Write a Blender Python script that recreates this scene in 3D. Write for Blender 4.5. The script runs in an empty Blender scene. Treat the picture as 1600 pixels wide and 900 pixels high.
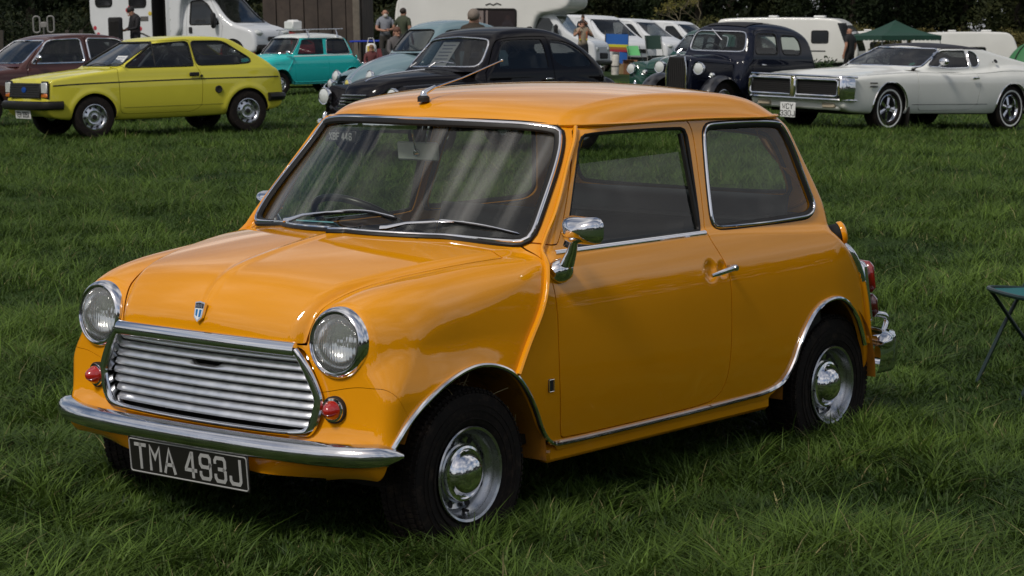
import bpy, math, random
import numpy as np
from mathutils import Vector, Matrix
random.seed(7); rng = np.random.default_rng(7)
PI = math.pi
sc = bpy.context.scene
# ------------------------------------------------------------------ camera
CP = np.array([5.046, 4.972, 1.614]); YAW, PITCH, ROLL = 3.82900, -0.12224, -0.00239
FPX = 3600.0                                            # focal length in pixels of the 1600 wide photo
cam_d = bpy.data.cameras.new('camera'); cam = bpy.data.objects.new('camera', cam_d)
sc.collection.objects.link(cam); sc.camera = cam
cf = np.array([math.cos(PITCH)*math.cos(YAW), math.cos(PITCH)*math.sin(YAW), math.sin(PITCH)])
crt = np.array([math.sin(YAW), -math.cos(YAW), 0.0]); cup = np.cross(crt, cf)
cr_, sr_ = math.cos(ROLL), math.sin(ROLL)
cR = cr_*crt+sr_*cup; cU = -sr_*crt+cr_*cup
cam.matrix_world = Matrix(((cR[0], cU[0], -cf[0], CP[0]), (cR[1], cU[1], -cf[1], CP[1]), (cR[2], cU[2], -cf[2], CP[2]), (0, 0, 0, 1)))
cam_d.sensor_width = 36; cam_d.lens = FPX/1600*36; cam_d.clip_start = .05; cam_d.clip_end = 3000
cam_d.dof.use_dof = True; cam_d.dof.focus_distance = 6.6; cam_d.dof.aperture_fstop = 22.0
# ------------------------------------------------------------------ world, sun, exposure
W = bpy.data.worlds.new('World'); sc.world = W; W.use_nodes = True
wn = W.node_tree.nodes; wl = W.node_tree.links; wn.clear()
SUN_EL, SUN_AZ = math.radians(47), math.radians(3)      # azimuth in the scene: from +X towards +Y
sky = wn.new('ShaderNodeTexSky'); sky.sky_type = 'NISHITA'; sky.sun_disc = False
sky.sun_elevation = SUN_EL; sky.sun_rotation = PI/2-SUN_AZ; sky.dust_density = 2.0
tc = wn.new('ShaderNodeTexCoord'); sep = wn.new('ShaderNodeSeparateXYZ'); wl.new(tc.outputs['Generated'], sep.inputs[0])
def wmath(op, a, b=None):
    n = wn.new('ShaderNodeMath'); n.operation = op
    for i, v in enumerate((a, b)):
        if v is None: continue
        if isinstance(v, (int, float)): n.inputs[i].default_value = v
        else: wl.new(v, n.inputs[i])
    return n.outputs[0]
zc = wmath('MAXIMUM', sep.outputs[2], .06)
cx = wmath('DIVIDE', sep.outputs[0], wmath('ADD', zc, .12)); cy = wmath('DIVIDE', sep.outputs[1], wmath('ADD', zc, .12))
comb = wn.new('ShaderNodeCombineXYZ'); wl.new(cx, comb.inputs[0]); wl.new(cy, comb.inputs[1])
cn = wn.new('ShaderNodeTexNoise'); cn.inputs['Scale'].default_value = 1.05; cn.inputs['Detail'].default_value = 7; cn.inputs['Roughness'].default_value = .56
wl.new(comb.outputs[0], cn.inputs['Vector'])
cr = wn.new('ShaderNodeValToRGB'); cr.color_ramp.elements[0].position = .40; cr.color_ramp.elements[1].position = .60
wl.new(cn.outputs['Fac'], cr.inputs[0])
cn2 = wn.new('ShaderNodeTexNoise'); cn2.inputs['Scale'].default_value = 2.3; cn2.inputs['Detail'].default_value = 4
wl.new(comb.outputs[0], cn2.inputs['Vector'])
cc = wn.new('ShaderNodeValToRGB'); cc.color_ramp.elements[0].position = .3; cc.color_ramp.elements[0].color = (3.4, 3.6, 4.2, 1)
cc.color_ramp.elements[1].position = .75; cc.color_ramp.elements[1].color = (13, 12.6, 12.2, 1)
wl.new(cn2.outputs['Fac'], cc.inputs[0])
mixc = wn.new('ShaderNodeMix'); mixc.data_type = 'RGBA'
wl.new(cr.outputs[0], mixc.inputs[0]); wl.new(sky.outputs[0], mixc.inputs[6]); wl.new(cc.outputs[0], mixc.inputs[7])
bg = wn.new('ShaderNodeBackground'); bg.inputs[1].default_value = .085
wo = wn.new('ShaderNodeOutputWorld'); wl.new(mixc.outputs[2], bg.inputs[0]); wl.new(bg.outputs[0], wo.inputs[0])
sun_d = bpy.data.lights.new('sun', 'SUN'); sun_d.energy = 2.1; sun_d.angle = math.radians(11); sun_d.color = (1, .95, .87)
sun = bpy.data.objects.new('sun', sun_d); sc.collection.objects.link(sun)
sdir = Vector((math.cos(SUN_EL)*math.cos(SUN_AZ), math.cos(SUN_EL)*math.sin(SUN_AZ), math.sin(SUN_EL)))
sun.rotation_euler = sdir.to_track_quat('Z', 'Y').to_euler(); sun.location = sdir*50
sc.view_settings.view_transform = 'Standard'; sc.view_settings.look = 'None'
sc.view_settings.exposure = -0.13; sc.view_settings.gamma = 1.0; sc.view_settings.use_curve_mapping = False
sc.cycles.max_bounces = 8; sc.cycles.transparent_max_bounces = 16
# ------------------------------------------------------------------ ground height and placing
def gz(x, y):
    x = np.asarray(x, float); y = np.asarray(y, float)
    dx, dy = x-CP[0], y-CP[1]
    d = dx*math.cos(YAW)+dy*math.sin(YAW); lat = dx*crt[0]+dy*crt[1]
    t = np.maximum(d-18, 0); base = -.0108*t*t/(t+5)
    e = np.clip((d-12)/16, 0, 1); e = e*e*(3-2*e)
    return base + .045 - .032*np.clip(lat, 0, 14)*e + .020*np.clip(lat, -14, 0)*e
def at(u, d, z=None):
    """a ground point seen in the column u of the photo, d metres in front of the camera"""
    lat = (u-800)/FPX*d
    x = CP[0]+d*math.cos(YAW)+lat*crt[0]; y = CP[1]+d*math.sin(YAW)+lat*crt[1]
    return Vector((x, y, float(gz(x, y)) if z is None else z))
def zat(v, d):                                            # height seen at photo row v, d metres away
    return CP[2]-(v-8)/FPX*d
# ------------------------------------------------------------------ materials
MATS = {}
def mat(name, col=(.5, .5, .5), rough=.5, metal=0., coat=0., spec=.5, noise=0., nscale=8., bump=0., bscale=60., dirt=0., dcol=(.05, .035, .02), coatr=.03, attr=None, sheen=0., trans=0.):
    if name in MATS: return MATS[name]
    m = bpy.data.materials.new(name); m.use_nodes = True; nt = m.node_tree; b = nt.nodes['Principled BSDF']
    b.inputs['Base Color'].default_value = (*col, 1); b.inputs['Roughness'].default_value = rough
    b.inputs['Metallic'].default_value = metal; b.inputs['Coat Weight'].default_value = coat; b.inputs['Coat Roughness'].default_value = coatr
    b.inputs['Coat IOR'].default_value = 1.65; b.inputs['Specular IOR Level'].default_value = spec; b.inputs['Transmission Weight'].default_value = trans
    if sheen: b.inputs['Sheen Weight'].default_value = sheen
    t = nt.nodes.new('ShaderNodeTexCoord'); src = None
    if attr:
        a = nt.nodes.new('ShaderNodeAttribute'); a.attribute_name = attr; src = a.outputs['Color']
    if noise or dirt:
        n = nt.nodes.new('ShaderNodeTexNoise'); n.inputs['Scale'].default_value = nscale; n.inputs['Detail'].default_value = 6
        nt.links.new(t.outputs['Object'], n.inputs['Vector'])
        r = nt.nodes.new('ShaderNodeMapRange'); r.inputs[1].default_value = .3; r.inputs[2].default_value = .7
        r.inputs[3].default_value = 1-noise; r.inputs[4].default_value = 1+noise; nt.links.new(n.outputs['Fac'], r.inputs[0])
        mx = nt.nodes.new('ShaderNodeMix'); mx.data_type = 'RGBA'; mx.blend_type = 'MULTIPLY'; mx.inputs[0].default_value = 1
        if src: nt.links.new(src, mx.inputs[6])
        else: mx.inputs[6].default_value = (*col, 1)
        nt.links.new(r.outputs[0], mx.inputs[7]); src = mx.outputs[2]
        rr = nt.nodes.new('ShaderNodeMapRange'); rr.inputs[1].default_value = .3; rr.inputs[2].default_value = .7
        rr.inputs[3].default_value = max(rough-.06, .02); rr.inputs[4].default_value = rough+.08
        nt.links.new(n.outputs['Fac'], rr.inputs[0]); nt.links.new(rr.outputs[0], b.inputs['Roughness'])
        if dirt:
            n2 = nt.nodes.new('ShaderNodeTexNoise'); n2.inputs['Scale'].default_value = nscale*3; n2.inputs['Detail'].default_value = 8; n2.inputs['Roughness'].default_value = .7
            nt.links.new(t.outputs['Object'], n2.inputs['Vector'])
            r2 = nt.nodes.new('ShaderNodeMapRange'); r2.inputs[1].default_value = .52; r2.inputs[2].default_value = .72
            r2.inputs[3].default_value = 0; r2.inputs[4].default_value = dirt; nt.links.new(n2.outputs['Fac'], r2.inputs[0])
            m3 = nt.nodes.new('ShaderNodeMix'); m3.data_type = 'RGBA'; nt.links.new(r2.outputs[0], m3.inputs[0])
            nt.links.new(src, m3.inputs[6]); m3.inputs[7].default_value = (*dcol, 1); src = m3.outputs[2]
    if src: nt.links.new(src, b.inputs['Base Color'])
    if bump:
        n = nt.nodes.new('ShaderNodeTexNoise'); n.inputs['Scale'].default_value = bscale; n.inputs['Detail'].default_value = 4
        nt.links.new(t.outputs['Object'], n.inputs['Vector'])
        bp = nt.nodes.new('ShaderNodeBump'); bp.inputs['Strength'].default_value = bump; bp.inputs['Distance'].default_value = .01
        nt.links.new(n.outputs['Fac'], bp.inputs['Height']); nt.links.new(bp.outputs[0], b.inputs['Normal'])
    MATS[name] = m; return m
def paint(name, col, rough=.3, noise=.03, coat=1.0, dirt=0.):
    m = mat(name, col, rough=rough, coat=coat, noise=noise, nscale=3.5, coatr=.03, bump=.02, bscale=2.2, dirt=dirt, spec=.0)
    return m
def glass_mat(name, tint=(.80, .84, .80), dust_glare=.0, streak=False, gloss=1.0):
    if name in MATS: return MATS[name]
    m = bpy.data.materials.new(name); m.use_nodes = True; nt = m.node_tree; nt.nodes.clear(); L = nt.links
    o = nt.nodes.new('ShaderNodeOutputMaterial'); tr = nt.nodes.new('ShaderNodeBsdfTransparent'); tr.inputs[0].default_value = (*tint, 1)
    g = nt.nodes.new('ShaderNodeBsdfGlossy'); g.inputs['Roughness'].default_value = .02
    f = nt.nodes.new('ShaderNodeLayerWeight'); f.inputs[0].default_value = .5
    pw = nt.nodes.new('ShaderNodeMath'); pw.operation = 'POWER'; pw.inputs[1].default_value = 4.5; L.new(f.outputs['Facing'], pw.inputs[0])
    fm = nt.nodes.new('ShaderNodeMapRange'); fm.inputs[3].default_value = .05*gloss; fm.inputs[4].default_value = .9; L.new(pw.outputs[0], fm.inputs[0])
    mx = nt.nodes.new('ShaderNodeMixShader'); L.new(fm.outputs[0], mx.inputs[0]); L.new(tr.outputs[0], mx.inputs[1]); L.new(g.outputs[0], mx.inputs[2])
    out = mx.outputs[0]
    if dust_glare:
        d = nt.nodes.new('ShaderNodeBsdfDiffuse'); d.inputs[0].default_value = (.75, .74, .70, 1)
        t = nt.nodes.new('ShaderNodeTexCoord'); mp = nt.nodes.new('ShaderNodeMapping'); L.new(t.outputs['Object'], mp.inputs[0])
        n = nt.nodes.new('ShaderNodeTexNoise'); n.inputs['Detail'].default_value = 2
        if streak:
            mp.inputs['Rotation'].default_value = (.35, 0, 0); mp.inputs['Scale'].default_value = (.6, 11, .9); n.inputs['Scale'].default_value = 1.4  # streaks paint cloud reflections along with dust onto the pane
        else:
            n.inputs['Scale'].default_value = 5
        L.new(mp.outputs[0], n.inputs['Vector'])
        r = nt.nodes.new('ShaderNodeMapRange'); r.inputs[1].default_value = .50; r.inputs[2].default_value = .74; r.inputs[3].default_value = dust_glare*.04; r.inputs[4].default_value = dust_glare
        L.new(n.outputs['Fac'], r.inputs[0])
        m2 = nt.nodes.new('ShaderNodeMixShader'); L.new(r.outputs[0], m2.inputs[0]); L.new(out, m2.inputs[1]); L.new(d.outputs[0], m2.inputs[2]); out = m2.outputs[0]
    L.new(out, o.inputs[0]); MATS[name] = m; return m
M_CHROME = mat('chrome', (.80, .80, .82), rough=.07, metal=1, noise=.03, nscale=9)
M_CHROME2 = mat('worn_chrome', (.72, .72, .74), rough=.13, metal=1, noise=.06, nscale=14, bump=.04, bscale=40)
M_SATIN = mat('satin_aluminium', (.66, .67, .70), rough=.24, metal=1, noise=.05, nscale=20)
M_STEEL = mat('silver_wheel_paint', (.52, .53, .54), rough=.24, metal=.95, noise=.06, nscale=18, dirt=.25)
M_RUB = mat('black_rubber', (.012, .011, .010), rough=.45, spec=.25, noise=.1, nscale=12)
M_TYRE = mat('dirty_tyre_rubber', (.013, .010, .009), rough=.8, spec=.2, noise=.25, nscale=9, dirt=.7, dcol=(.060, .042, .030), bump=.2, bscale=90)
M_BLACK = mat('matt_black', (.010, .009, .009), rough=.7, noise=.1)
M_UNDER = mat('underbody_black', (.012, .010, .009), rough=.9, noise=.2, dirt=.3)
M_VINYL = mat('black_vinyl', (.012, .011, .011), rough=.45, noise=.1, nscale=6, bump=.15, bscale=120)
M_TRIM = mat('grey_interior_trim', (.10, .095, .09), rough=.7, noise=.1)
M_GLASS = glass_mat('window_glass', (.74, .78, .74), dust_glare=.035)
M_WSCREEN = glass_mat('windscreen_glass', (.74, .78, .73), dust_glare=.16, streak=True)
M_FGLASS = glass_mat('dark_window_glass', (.42, .44, .44), dust_glare=.02, gloss=1.2)
M_RED = mat('red_lamp_plastic', (.40, .012, .008), rough=.12, coat=1)
M_AMBER = mat('amber_lamp_plastic', (.65, .17, .02), rough=.15, coat=1)
M_WHITE = mat('white_plastic', (.70, .70, .68), rough=.4, noise=.04)
# ------------------------------------------------------------------ objects
COL = sc.collection
def link(o, parent=None):
    COL.objects.link(o)
    if parent is not None: o.parent = parent
    return o
def props(o, label=None, cat=None, group=None, kind=None):
    if label: o['label'] = label
    if cat: o['category'] = cat
    if group: o['group'] = group
    if kind: o['kind'] = kind
    return o
def thing(name, label, cat, loc=(0, 0, 0), rz=0, group=None, rot=None, scale=1.0):
    o = bpy.data.objects.new(name, None); link(o); o.location = loc
    o.rotation_euler = rot if rot else (0, 0, rz); o.scale = (scale,)*3; o.empty_display_size = .2
    return props(o, label, cat, group)
def mesh_obj(name, V, faces, m, parent=None, smooth=False, normals=None, mats=None, midx=None, colattr=None, colname='Col'):
    me = bpy.data.meshes.new(name)
    V = np.asarray(V, dtype=np.float32)
    if isinstance(faces, np.ndarray):
        nf, k = faces.shape
        me.vertices.add(len(V)); me.vertices.foreach_set('co', V.ravel())
        me.loops.add(nf*k); me.loops.foreach_set('vertex_index', faces.astype(np.int32).ravel())
        me.polygons.add(nf); me.polygons.foreach_set('loop_start', np.arange(0, nf*k, k, dtype=np.int32))
        me.update(calc_edges=True)
    else:
        me.from_pydata(V.tolist(), [], faces); me.update()
    for mm in (mats or [m]): me.materials.append(mm)
    if midx is not None: me.polygons.foreach_set('material_index', np.asarray(midx, dtype=np.int32))
    if smooth is True: me.polygons.foreach_set('use_smooth', [True]*len(me.polygons))
    elif smooth == 'auto':
        me.polygons.foreach_set('use_smooth', [True]*len(me.polygons)); auto_sharp(me)
    if normals is not None: me.normals_split_custom_set_from_vertices(normals)
    if colattr is not None:
        a = me.color_attributes.new(colname, 'FLOAT_COLOR', 'POINT'); a.data.foreach_set('color', np.asarray(colattr, dtype=np.float32).ravel())
    o = bpy.data.objects.new(name, me); link(o, parent); return o
def auto_sharp(me, ang=.65):
    import bmesh
    bm = bmesh.new(); bm.from_mesh(me)
    for e in bm.edges:
        e.smooth = not (len(e.link_faces) == 2 and e.calc_face_angle(0) > ang) and len(e.link_faces) == 2
    bm.to_mesh(me); bm.free()
def frame_of(n):
    n = np.asarray(n, float); n = n/np.linalg.norm(n)
    a = np.array([0, 0, 1.]) if abs(n[2]) < .9 else np.array([1., 0, 0])
    u = np.cross(a, n); u /= np.linalg.norm(u); return u, np.cross(n, u), n
class MB:
    """collects shapes and builds them as one mesh"""
    def __init__(s): s.v = []; s.f = []; s.n = 0
    def add(s, V, F):
        V = np.asarray(V, float); s.v.append(V); s.f += [tuple(int(i)+s.n for i in f) for f in F]; s.n += len(V); return s
    def box(s, c, size, bev=0., R=None, taper=None):
        hx, hy, hz = [q/2 for q in size]; b = min(bev, hx*.95, hy*.95, hz*.95)
        if b <= 0:
            V = np.array([(x, y, z) for x in (-hx, hx) for y in (-hy, hy) for z in (-hz, hz)])
            F = [(0, 1, 3, 2), (4, 6, 7, 5), (0, 4, 5, 1), (2, 3, 7, 6), (0, 2, 6, 4), (1, 5, 7, 3)]
        else:
            V = []; F = []
            idx = {}
            for sx in (-1, 1):
                for sy in (-1, 1):
                    for sz in (-1, 1):
                        for k, (a, bb, cc) in enumerate(((0, b, b), (b, 0, b), (b, b, 0))):
                            idx[(sx, sy, sz, k)] = len(V); V.append((sx*(hx-a), sy*(hy-bb), sz*(hz-cc)))
            V = np.array(V)
            g = lambda sx, sy, sz, k: idx[(sx, sy, sz, k)]
            for q in (-1, 1):
                F.append([g(q, -1, -1, 0), g(q, 1, -1, 0), g(q, 1, 1, 0), g(q, -1, 1, 0)][::q])
                F.append([g(-1, q, -1, 1), g(-1, q, 1, 1), g(1, q, 1, 1), g(1, q, -1, 1)][::q])
                F.append([g(-1, -1, q, 2), g(1, -1, q, 2), g(1, 1, q, 2), g(-1, 1, q, 2)][::q])
            for a in (-1, 1):
                for c2 in (-1, 1):
                    F.append([g(a, c2, -1, 0), g(a, c2, 1, 0), g(a, c2, 1, 1), g(a, c2, -1, 1)][::-a*c2])
                    F.append([g(a, -1, c2, 0), g(a, 1, c2, 0), g(a, 1, c2, 2), g(a, -1, c2, 2)][::a*c2])
                    F.append([g(-1, a, c2, 1), g(1, a, c2, 1), g(1, a, c2, 2), g(-1, a, c2, 2)][::-a*c2])
                    for d2 in (-1, 1):
                        F.append([g(a, c2, d2, 0), g(a, c2, d2, 1), g(a, c2, d2, 2)][::a*c2*d2])
        if taper is not None:                             # shrink the top in x and y
            k = (V[:, 2]+hz)/(2*hz); V = V.copy(); V[:, 0] *= 1+(taper[0]-1)*k; V[:, 1] *= 1+(taper[1]-1)*k
        if R is not None: V = V@np.asarray(R).T
        return s.add(V+np.asarray(c, float), F)
    def tube(s, P, r, n=8, closed=False, cap=True, flat=None, up=None):
        P = np.asarray(P, float); m = len(P); r = np.broadcast_to(np.asarray(r, float), (m,))
        T = np.empty_like(P)
        if closed: T = np.roll(P, -1, 0)-np.roll(P, 1, 0)
        else:
            T[1:-1] = P[2:]-P[:-2]; T[0] = P[1]-P[0]; T[-1] = P[-1]-P[-2]
        T /= np.linalg.norm(T, axis=1)[:, None]+1e-12
        V = []; u = None
        for i in range(m):
            t = T[i]
            if up is not None:
                w = np.asarray(up[i] if np.ndim(up) == 2 else up, float); w = w-(w@t)*t; w /= np.linalg.norm(w)+1e-12; u2 = np.cross(w, t); u_ = u2; v_ = w
            else:
                if u is None: u = frame_of(t)[0]
                u = u-(u@t)*t; u /= np.linalg.norm(u)+1e-12; u_ = u; v_ = np.cross(t, u)
            a = np.arange(n)*2*PI/n + (PI/n if n == 4 else 0)
            fx, fy = (1, 1) if flat is None else flat
            V.append(P[i]+r[i]*(np.outer(np.cos(a)*fx, u_)+np.outer(np.sin(a)*fy, v_)))
        F = []
        for i in range(m if closed else m-1):
            j = (i+1) % m
            for k in range(n):
                k2 = (k+1) % n; F.append((i*n+k, i*n+k2, j*n+k2, j*n+k))
        if cap and not closed: F.append(tuple(range(n))[::-1]); F.append(tuple((m-1)*n+k for k in range(n)))
        return s.add(np.concatenate(V), F)
    def lathe(s, prof, c=(0, 0, 0), axis=(0, 0, 1), n=32, a0=0, a1=2*PI, sx=1., sy=1., cap=False):
        """prof: list of (radius, height along axis)"""
        u, v, w = frame_of(axis); full = abs(a1-a0-2*PI) < 1e-6; m = n if full else n+1
        A = a0+(a1-a0)*np.arange(m)/n; V = []
        for r, h in prof: V.append(np.outer(np.cos(A)*r*sx, u)+np.outer(np.sin(A)*r*sy, v)+np.outer(np.full(m, h), w))
        F = []
        for i in range(len(prof)-1):
            for k in range(n):
                k2 = (k+1) % m if full else k+1; F.append((i*m+k, i*m+k2, (i+1)*m+k2, (i+1)*m+k))
        if full and cap:
            if prof[0][0] > 1e-6: F.append(tuple(range(m))[::-1])
            if prof[-1][0] > 1e-6: F.append(tuple((len(prof)-1)*m+k for k in range(m)))
        return s.add(np.concatenate(V)+np.asarray(c, float), F)
    def prism(s, poly, h0, h1, o=(0, 0, 0), U=(1, 0, 0), Vv=(0, 1, 0), Wd=None):
        U = np.asarray(U, float); Vv = np.asarray(Vv, float); Wd = np.cross(U, Vv) if Wd is None else np.asarray(Wd, float)
        P = np.array(poly, float); n = len(P)
        B = np.outer(P[:, 0], U)+np.outer(P[:, 1], Vv)+np.asarray(o, float)
        return s.add(np.concatenate([B+h0*Wd, B+h1*Wd]), [tuple(range(n))[::-1], tuple(range(n, 2*n))]+[(i, (i+1) % n, n+(i+1) % n, n+i) for i in range(n)])
    def ell(s, c, r, n=16, m=10, R=None):
        V = []; F = []
        for i in range(m+1):
            th = PI*i/m
            for k in range(n): V.append((r[0]*math.sin(th)*math.cos(2*PI*k/n), r[1]*math.sin(th)*math.sin(2*PI*k/n), r[2]*math.cos(th)))
        for i in range(m):
            for k in range(n): F.append((i*n+k, (i+1)*n+k, (i+1)*n+(k+1) % n, i*n+(k+1) % n))
        V = np.array(V)
        if R is not None: V = V@np.asarray(R).T
        return s.add(V+np.asarray(c, float), F)
    def sheet(s, G):                                       # grid of points (a,b,3)
        G = np.asarray(G, float); a, b = G.shape[:2]
        return s.add(G.reshape(-1, 3), [(i*b+j, (i+1)*b+j, (i+1)*b+j+1, i*b+j+1) for i in range(a-1) for j in range(b-1)])
    def build(s, name, m, parent=None, smooth='auto', **k):
        return mesh_obj(name, np.concatenate(s.v), s.f, m, parent, smooth, **k)
def rotz(a): c, s_ = math.cos(a), math.sin(a); return np.array([[c, -s_, 0], [s_, c, 0], [0, 0, 1]])
def rotx(a): c, s_ = math.cos(a), math.sin(a); return np.array([[1, 0, 0], [0, c, -s_], [0, s_, c]])
def roty(a): c, s_ = math.cos(a), math.sin(a); return np.array([[c, 0, s_], [0, 1, 0], [-s_, 0, c]])
def copy_tree(o, parent=None):
    c = o.copy(); COL.objects.link(c); c.parent = parent
    for ch in list(o.children): copy_tree(ch, c)
    return c
def part_copy(o, parent, loc=None, rot=None, scale=None):   # a copy of a part with its sub-parts
    c = copy_tree(o, parent)
    if loc is not None: c.location = loc
    if rot is not None: c.rotation_euler = rot
    if scale is not None: c.scale = scale
    return c
# ------------------------------------------------------------------ stroke lettering
GL = {
 'T': [[(0, 1.6), (1, 1.6)], [(.5, 1.6), (.5, 0)]], 'M': [[(0, 0), (0, 1.6), (.5, .8), (1, 1.6), (1, 0)]],
 'A': [[(0, 0), (.5, 1.6), (1, 0)], [(.2, .5), (.8, .5)]], '4': [[(.72, 0), (.72, 1.6), (.62, 1.6), (0, .5), (0, .42), (1, .42)]],
 '9': [[(1, 1.0), (.85, .8), (.15, .8), (0, 1.0), (0, 1.4), (.15, 1.6), (.85, 1.6), (1, 1.4), (1, .2), (.85, 0), (.15, 0), (0, .2), (0, .35)]],
 '3': [[(0, 1.3), (0, 1.4), (.15, 1.6), (.85, 1.6), (1, 1.4), (1, 1.0), (.85, .83), (.4, .83)], [(.85, .83), (1, .66), (1, .2), (.85, 0), (.15, 0), (0, .2), (0, .35)]],
 'J': [[(1, 1.6), (1, .2), (.85, 0), (.15, 0), (0, .2), (0, .4)]], 'E': [[(1, 1.6), (0, 1.6), (0, 0), (1, 0)], [(0, .83), (.8, .83)]],
 'H': [[(0, 0), (0, 1.6)], [(1, 0), (1, 1.6)], [(0, .8), (1, .8)]], '5': [[(1, 1.6), (0, 1.6), (0, .9), (.85, .95), (1, .75), (1, .2), (.85, 0), (.15, 0), (0, .2)]],
 'X': [[(0, 0), (1, 1.6)], [(0, 1.6), (1, 0)]], 'B': [[(0, 0), (0, 1.6), (.8, 1.6), (1, 1.4), (1, 1.0), (.85, .83), (1, .66), (1, .2), (.85, 0), (0, 0)], [(0, .83), (.85, .83)]],
 'F': [[(1, 1.6), (0, 1.6), (0, 0)], [(0, .83), (.8, .83)]], '6': [[(1, 1.3), (1, 1.4), (.85, 1.6), (.15, 1.6), (0, 1.4), (0, .2), (.15, 0), (.85, 0), (1, .2), (1, .6), (.85, .8), (0, .8)]],
 'W': [[(0, 1.6), (.22, 0), (.5, .9), (.78, 0), (1, 1.6)]], 'C': [[(1, 1.3), (1, 1.4), (.85, 1.6), (.15, 1.6), (0, 1.4), (0, .2), (.15, 0), (.85, 0), (1, .2), (1, .3)]],
 'Y': [[(0, 1.6), (.5, .8), (1, 1.6)], [(.5, .8), (.5, 0)]], '0': [[(0, .2), (0, 1.4), (.15, 1.6), (.85, 1.6), (1, 1.4), (1, .2), (.85, 0), (.15, 0), (0, .2)]],
 'I': [[(.5, 0), (.5, 1.6)]], 'N': [[(0, 0), (0, 1.6), (1, 0), (1, 1.6)]], 'R': [[(0, 0), (0, 1.6), (.85, 1.6), (1, 1.4), (1, 1.0), (.85, .8), (0, .8)], [(.4, .8), (1, 0)]],
 'S': [[(1, 1.35), (.85, 1.6), (.15, 1.6), (0, 1.4), (0, 1.0), (1, .65), (1, .2), (.85, 0), (.15, 0), (0, .25)]], 'D': [[(0, 0), (0, 1.6), (.75, 1.6), (1, 1.3), (1, .3), (.75, 0), (0, 0)]],
 'L': [[(0, 1.6), (0, 0), (1, 0)]], 'V': [[(0, 1.6), (.5, 0), (1, 1.6)]], 'O': [[(0, .2), (0, 1.4), (.15, 1.6), (.85, 1.6), (1, 1.4), (1, .2), (.85, 0), (.15, 0), (0, .2)]],
 'U': [[(0, 1.6), (0, .2), (.15, 0), (.85, 0), (1, .2), (1, 1.6)]], 'K': [[(0, 0), (0, 1.6)], [(1, 1.6), (0, .7)], [(.3, .95), (1, 0)]], ' ': []}
def lettering(text, h, adv, w, th, o, U, Vv, depth=.0015, slant=0.):
    """letters of height h, width w, stroke th, advance adv, centred at o; U to the right, Vv up"""
    U = np.asarray(U, float); Vv = np.asarray(Vv, float); N = np.cross(U, Vv); mb = MB(); sx = w-th; sy = (h-th)/1.6
    tot = sum(adv if ch != ' ' else adv*.45 for ch in text)-(adv-w); x0 = -tot/2
    for ch in text:
        if ch == ' ': x0 += adv*.45; continue
        for st in GL[ch]:
            P = np.array([(x0+th/2+p[0]*sx + slant*p[1]*sy, -h/2+th/2+p[1]*sy) for p in st]); n = len(P)
            cl = n > 2 and np.allclose(P[0], P[-1])
            D = np.diff(P, axis=0); D /= np.linalg.norm(D, axis=1)[:, None]; Nn = np.stack([-D[:, 1], D[:, 0]], 1)
            L = []; R = []
            for i in range(n):
                a = Nn[i-1] if i > 0 else (Nn[-1] if cl else Nn[0]); b = Nn[i] if i < n-1 else (Nn[0] if cl else Nn[-1])
                mth = a+b; q = mth@mth; k = min(2/max(q, .35), 2.2) if q > 0 else 1
                off = mth*k*th/2
                e = np.zeros(2)
                if not cl and i == 0: e = -D[0]*th/2
                if not cl and i == n-1: e = D[-1]*th/2
                L.append(P[i]+off+e); R.append(P[i]-off+e)
            for i in range(n-1):
                mb.prism([R[i], R[i+1], L[i+1], L[i]], 0, depth, o=o, U=U, Vv=Vv, Wd=N)
        x0 += adv
    return mb
# ------------------------------------------------------------------ car bodies: rounded solids bounded by three outlines, cut into panels
def chaikin(P, n=2, closed=True):
    P = np.asarray(P, float)
    for _ in range(n):
        if closed:
            Q = np.roll(P, -1, 0); P = np.stack([.75*P+.25*Q, .25*P+.75*Q], 1).reshape(-1, P.shape[1])
        else:
            Q = P[1:]; R = P[:-1]; P = np.concatenate([P[:1], np.stack([.75*R+.25*Q, .25*R+.75*Q], 1).reshape(-1, P.shape[1]), P[-1:]])
    return P
def rpoly(P, n=2, closed=True):
    """closed outline with rounded corners"""
    if not closed: return chaikin(P, n, False)
    P = np.asarray(P, float); m = len(P); out = []; r = .025+.035*n
    for i in range(m):
        a, b, c = P[i-1], P[i], P[(i+1) % m]; la, lc = np.linalg.norm(a-b), np.linalg.norm(c-b)
        if min(la, lc) < 1e-9: continue
        p = b+(a-b)/la*min(r, la*.48); q = b+(c-b)/lc*min(r, lc*.48)
        for t in (0, .25, .5, .75, 1.): out.append(p*(1-t)**2+2*b*t*(1-t)+q*t*t)
    return np.array(out)
def sd_poly(X, Y, P):
    """signed distance to a closed polygon, negative inside"""
    P = np.asarray(P, float); best = np.full(X.shape, 1e9); ins = np.zeros(X.shape, bool); n = len(P)
    for i in range(n):
        a = P[i]; b = P[(i+1) % n]; e = b-a; L = e@e
        if L < 1e-14: continue
        t = np.clip(((X-a[0])*e[0]+(Y-a[1])*e[1])/L, 0, 1)
        dx = X-a[0]-t*e[0]; dy = Y-a[1]-t*e[1]; best = np.minimum(best, dx*dx+dy*dy)
        if a[1] != b[1]:
            c = ((a[1] <= Y) != (b[1] <= Y)) & (X < a[0]+(Y-a[1])/(b[1]-a[1])*e[0]); ins ^= c
    d = np.sqrt(best); return np.where(ins, -d, d)
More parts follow.
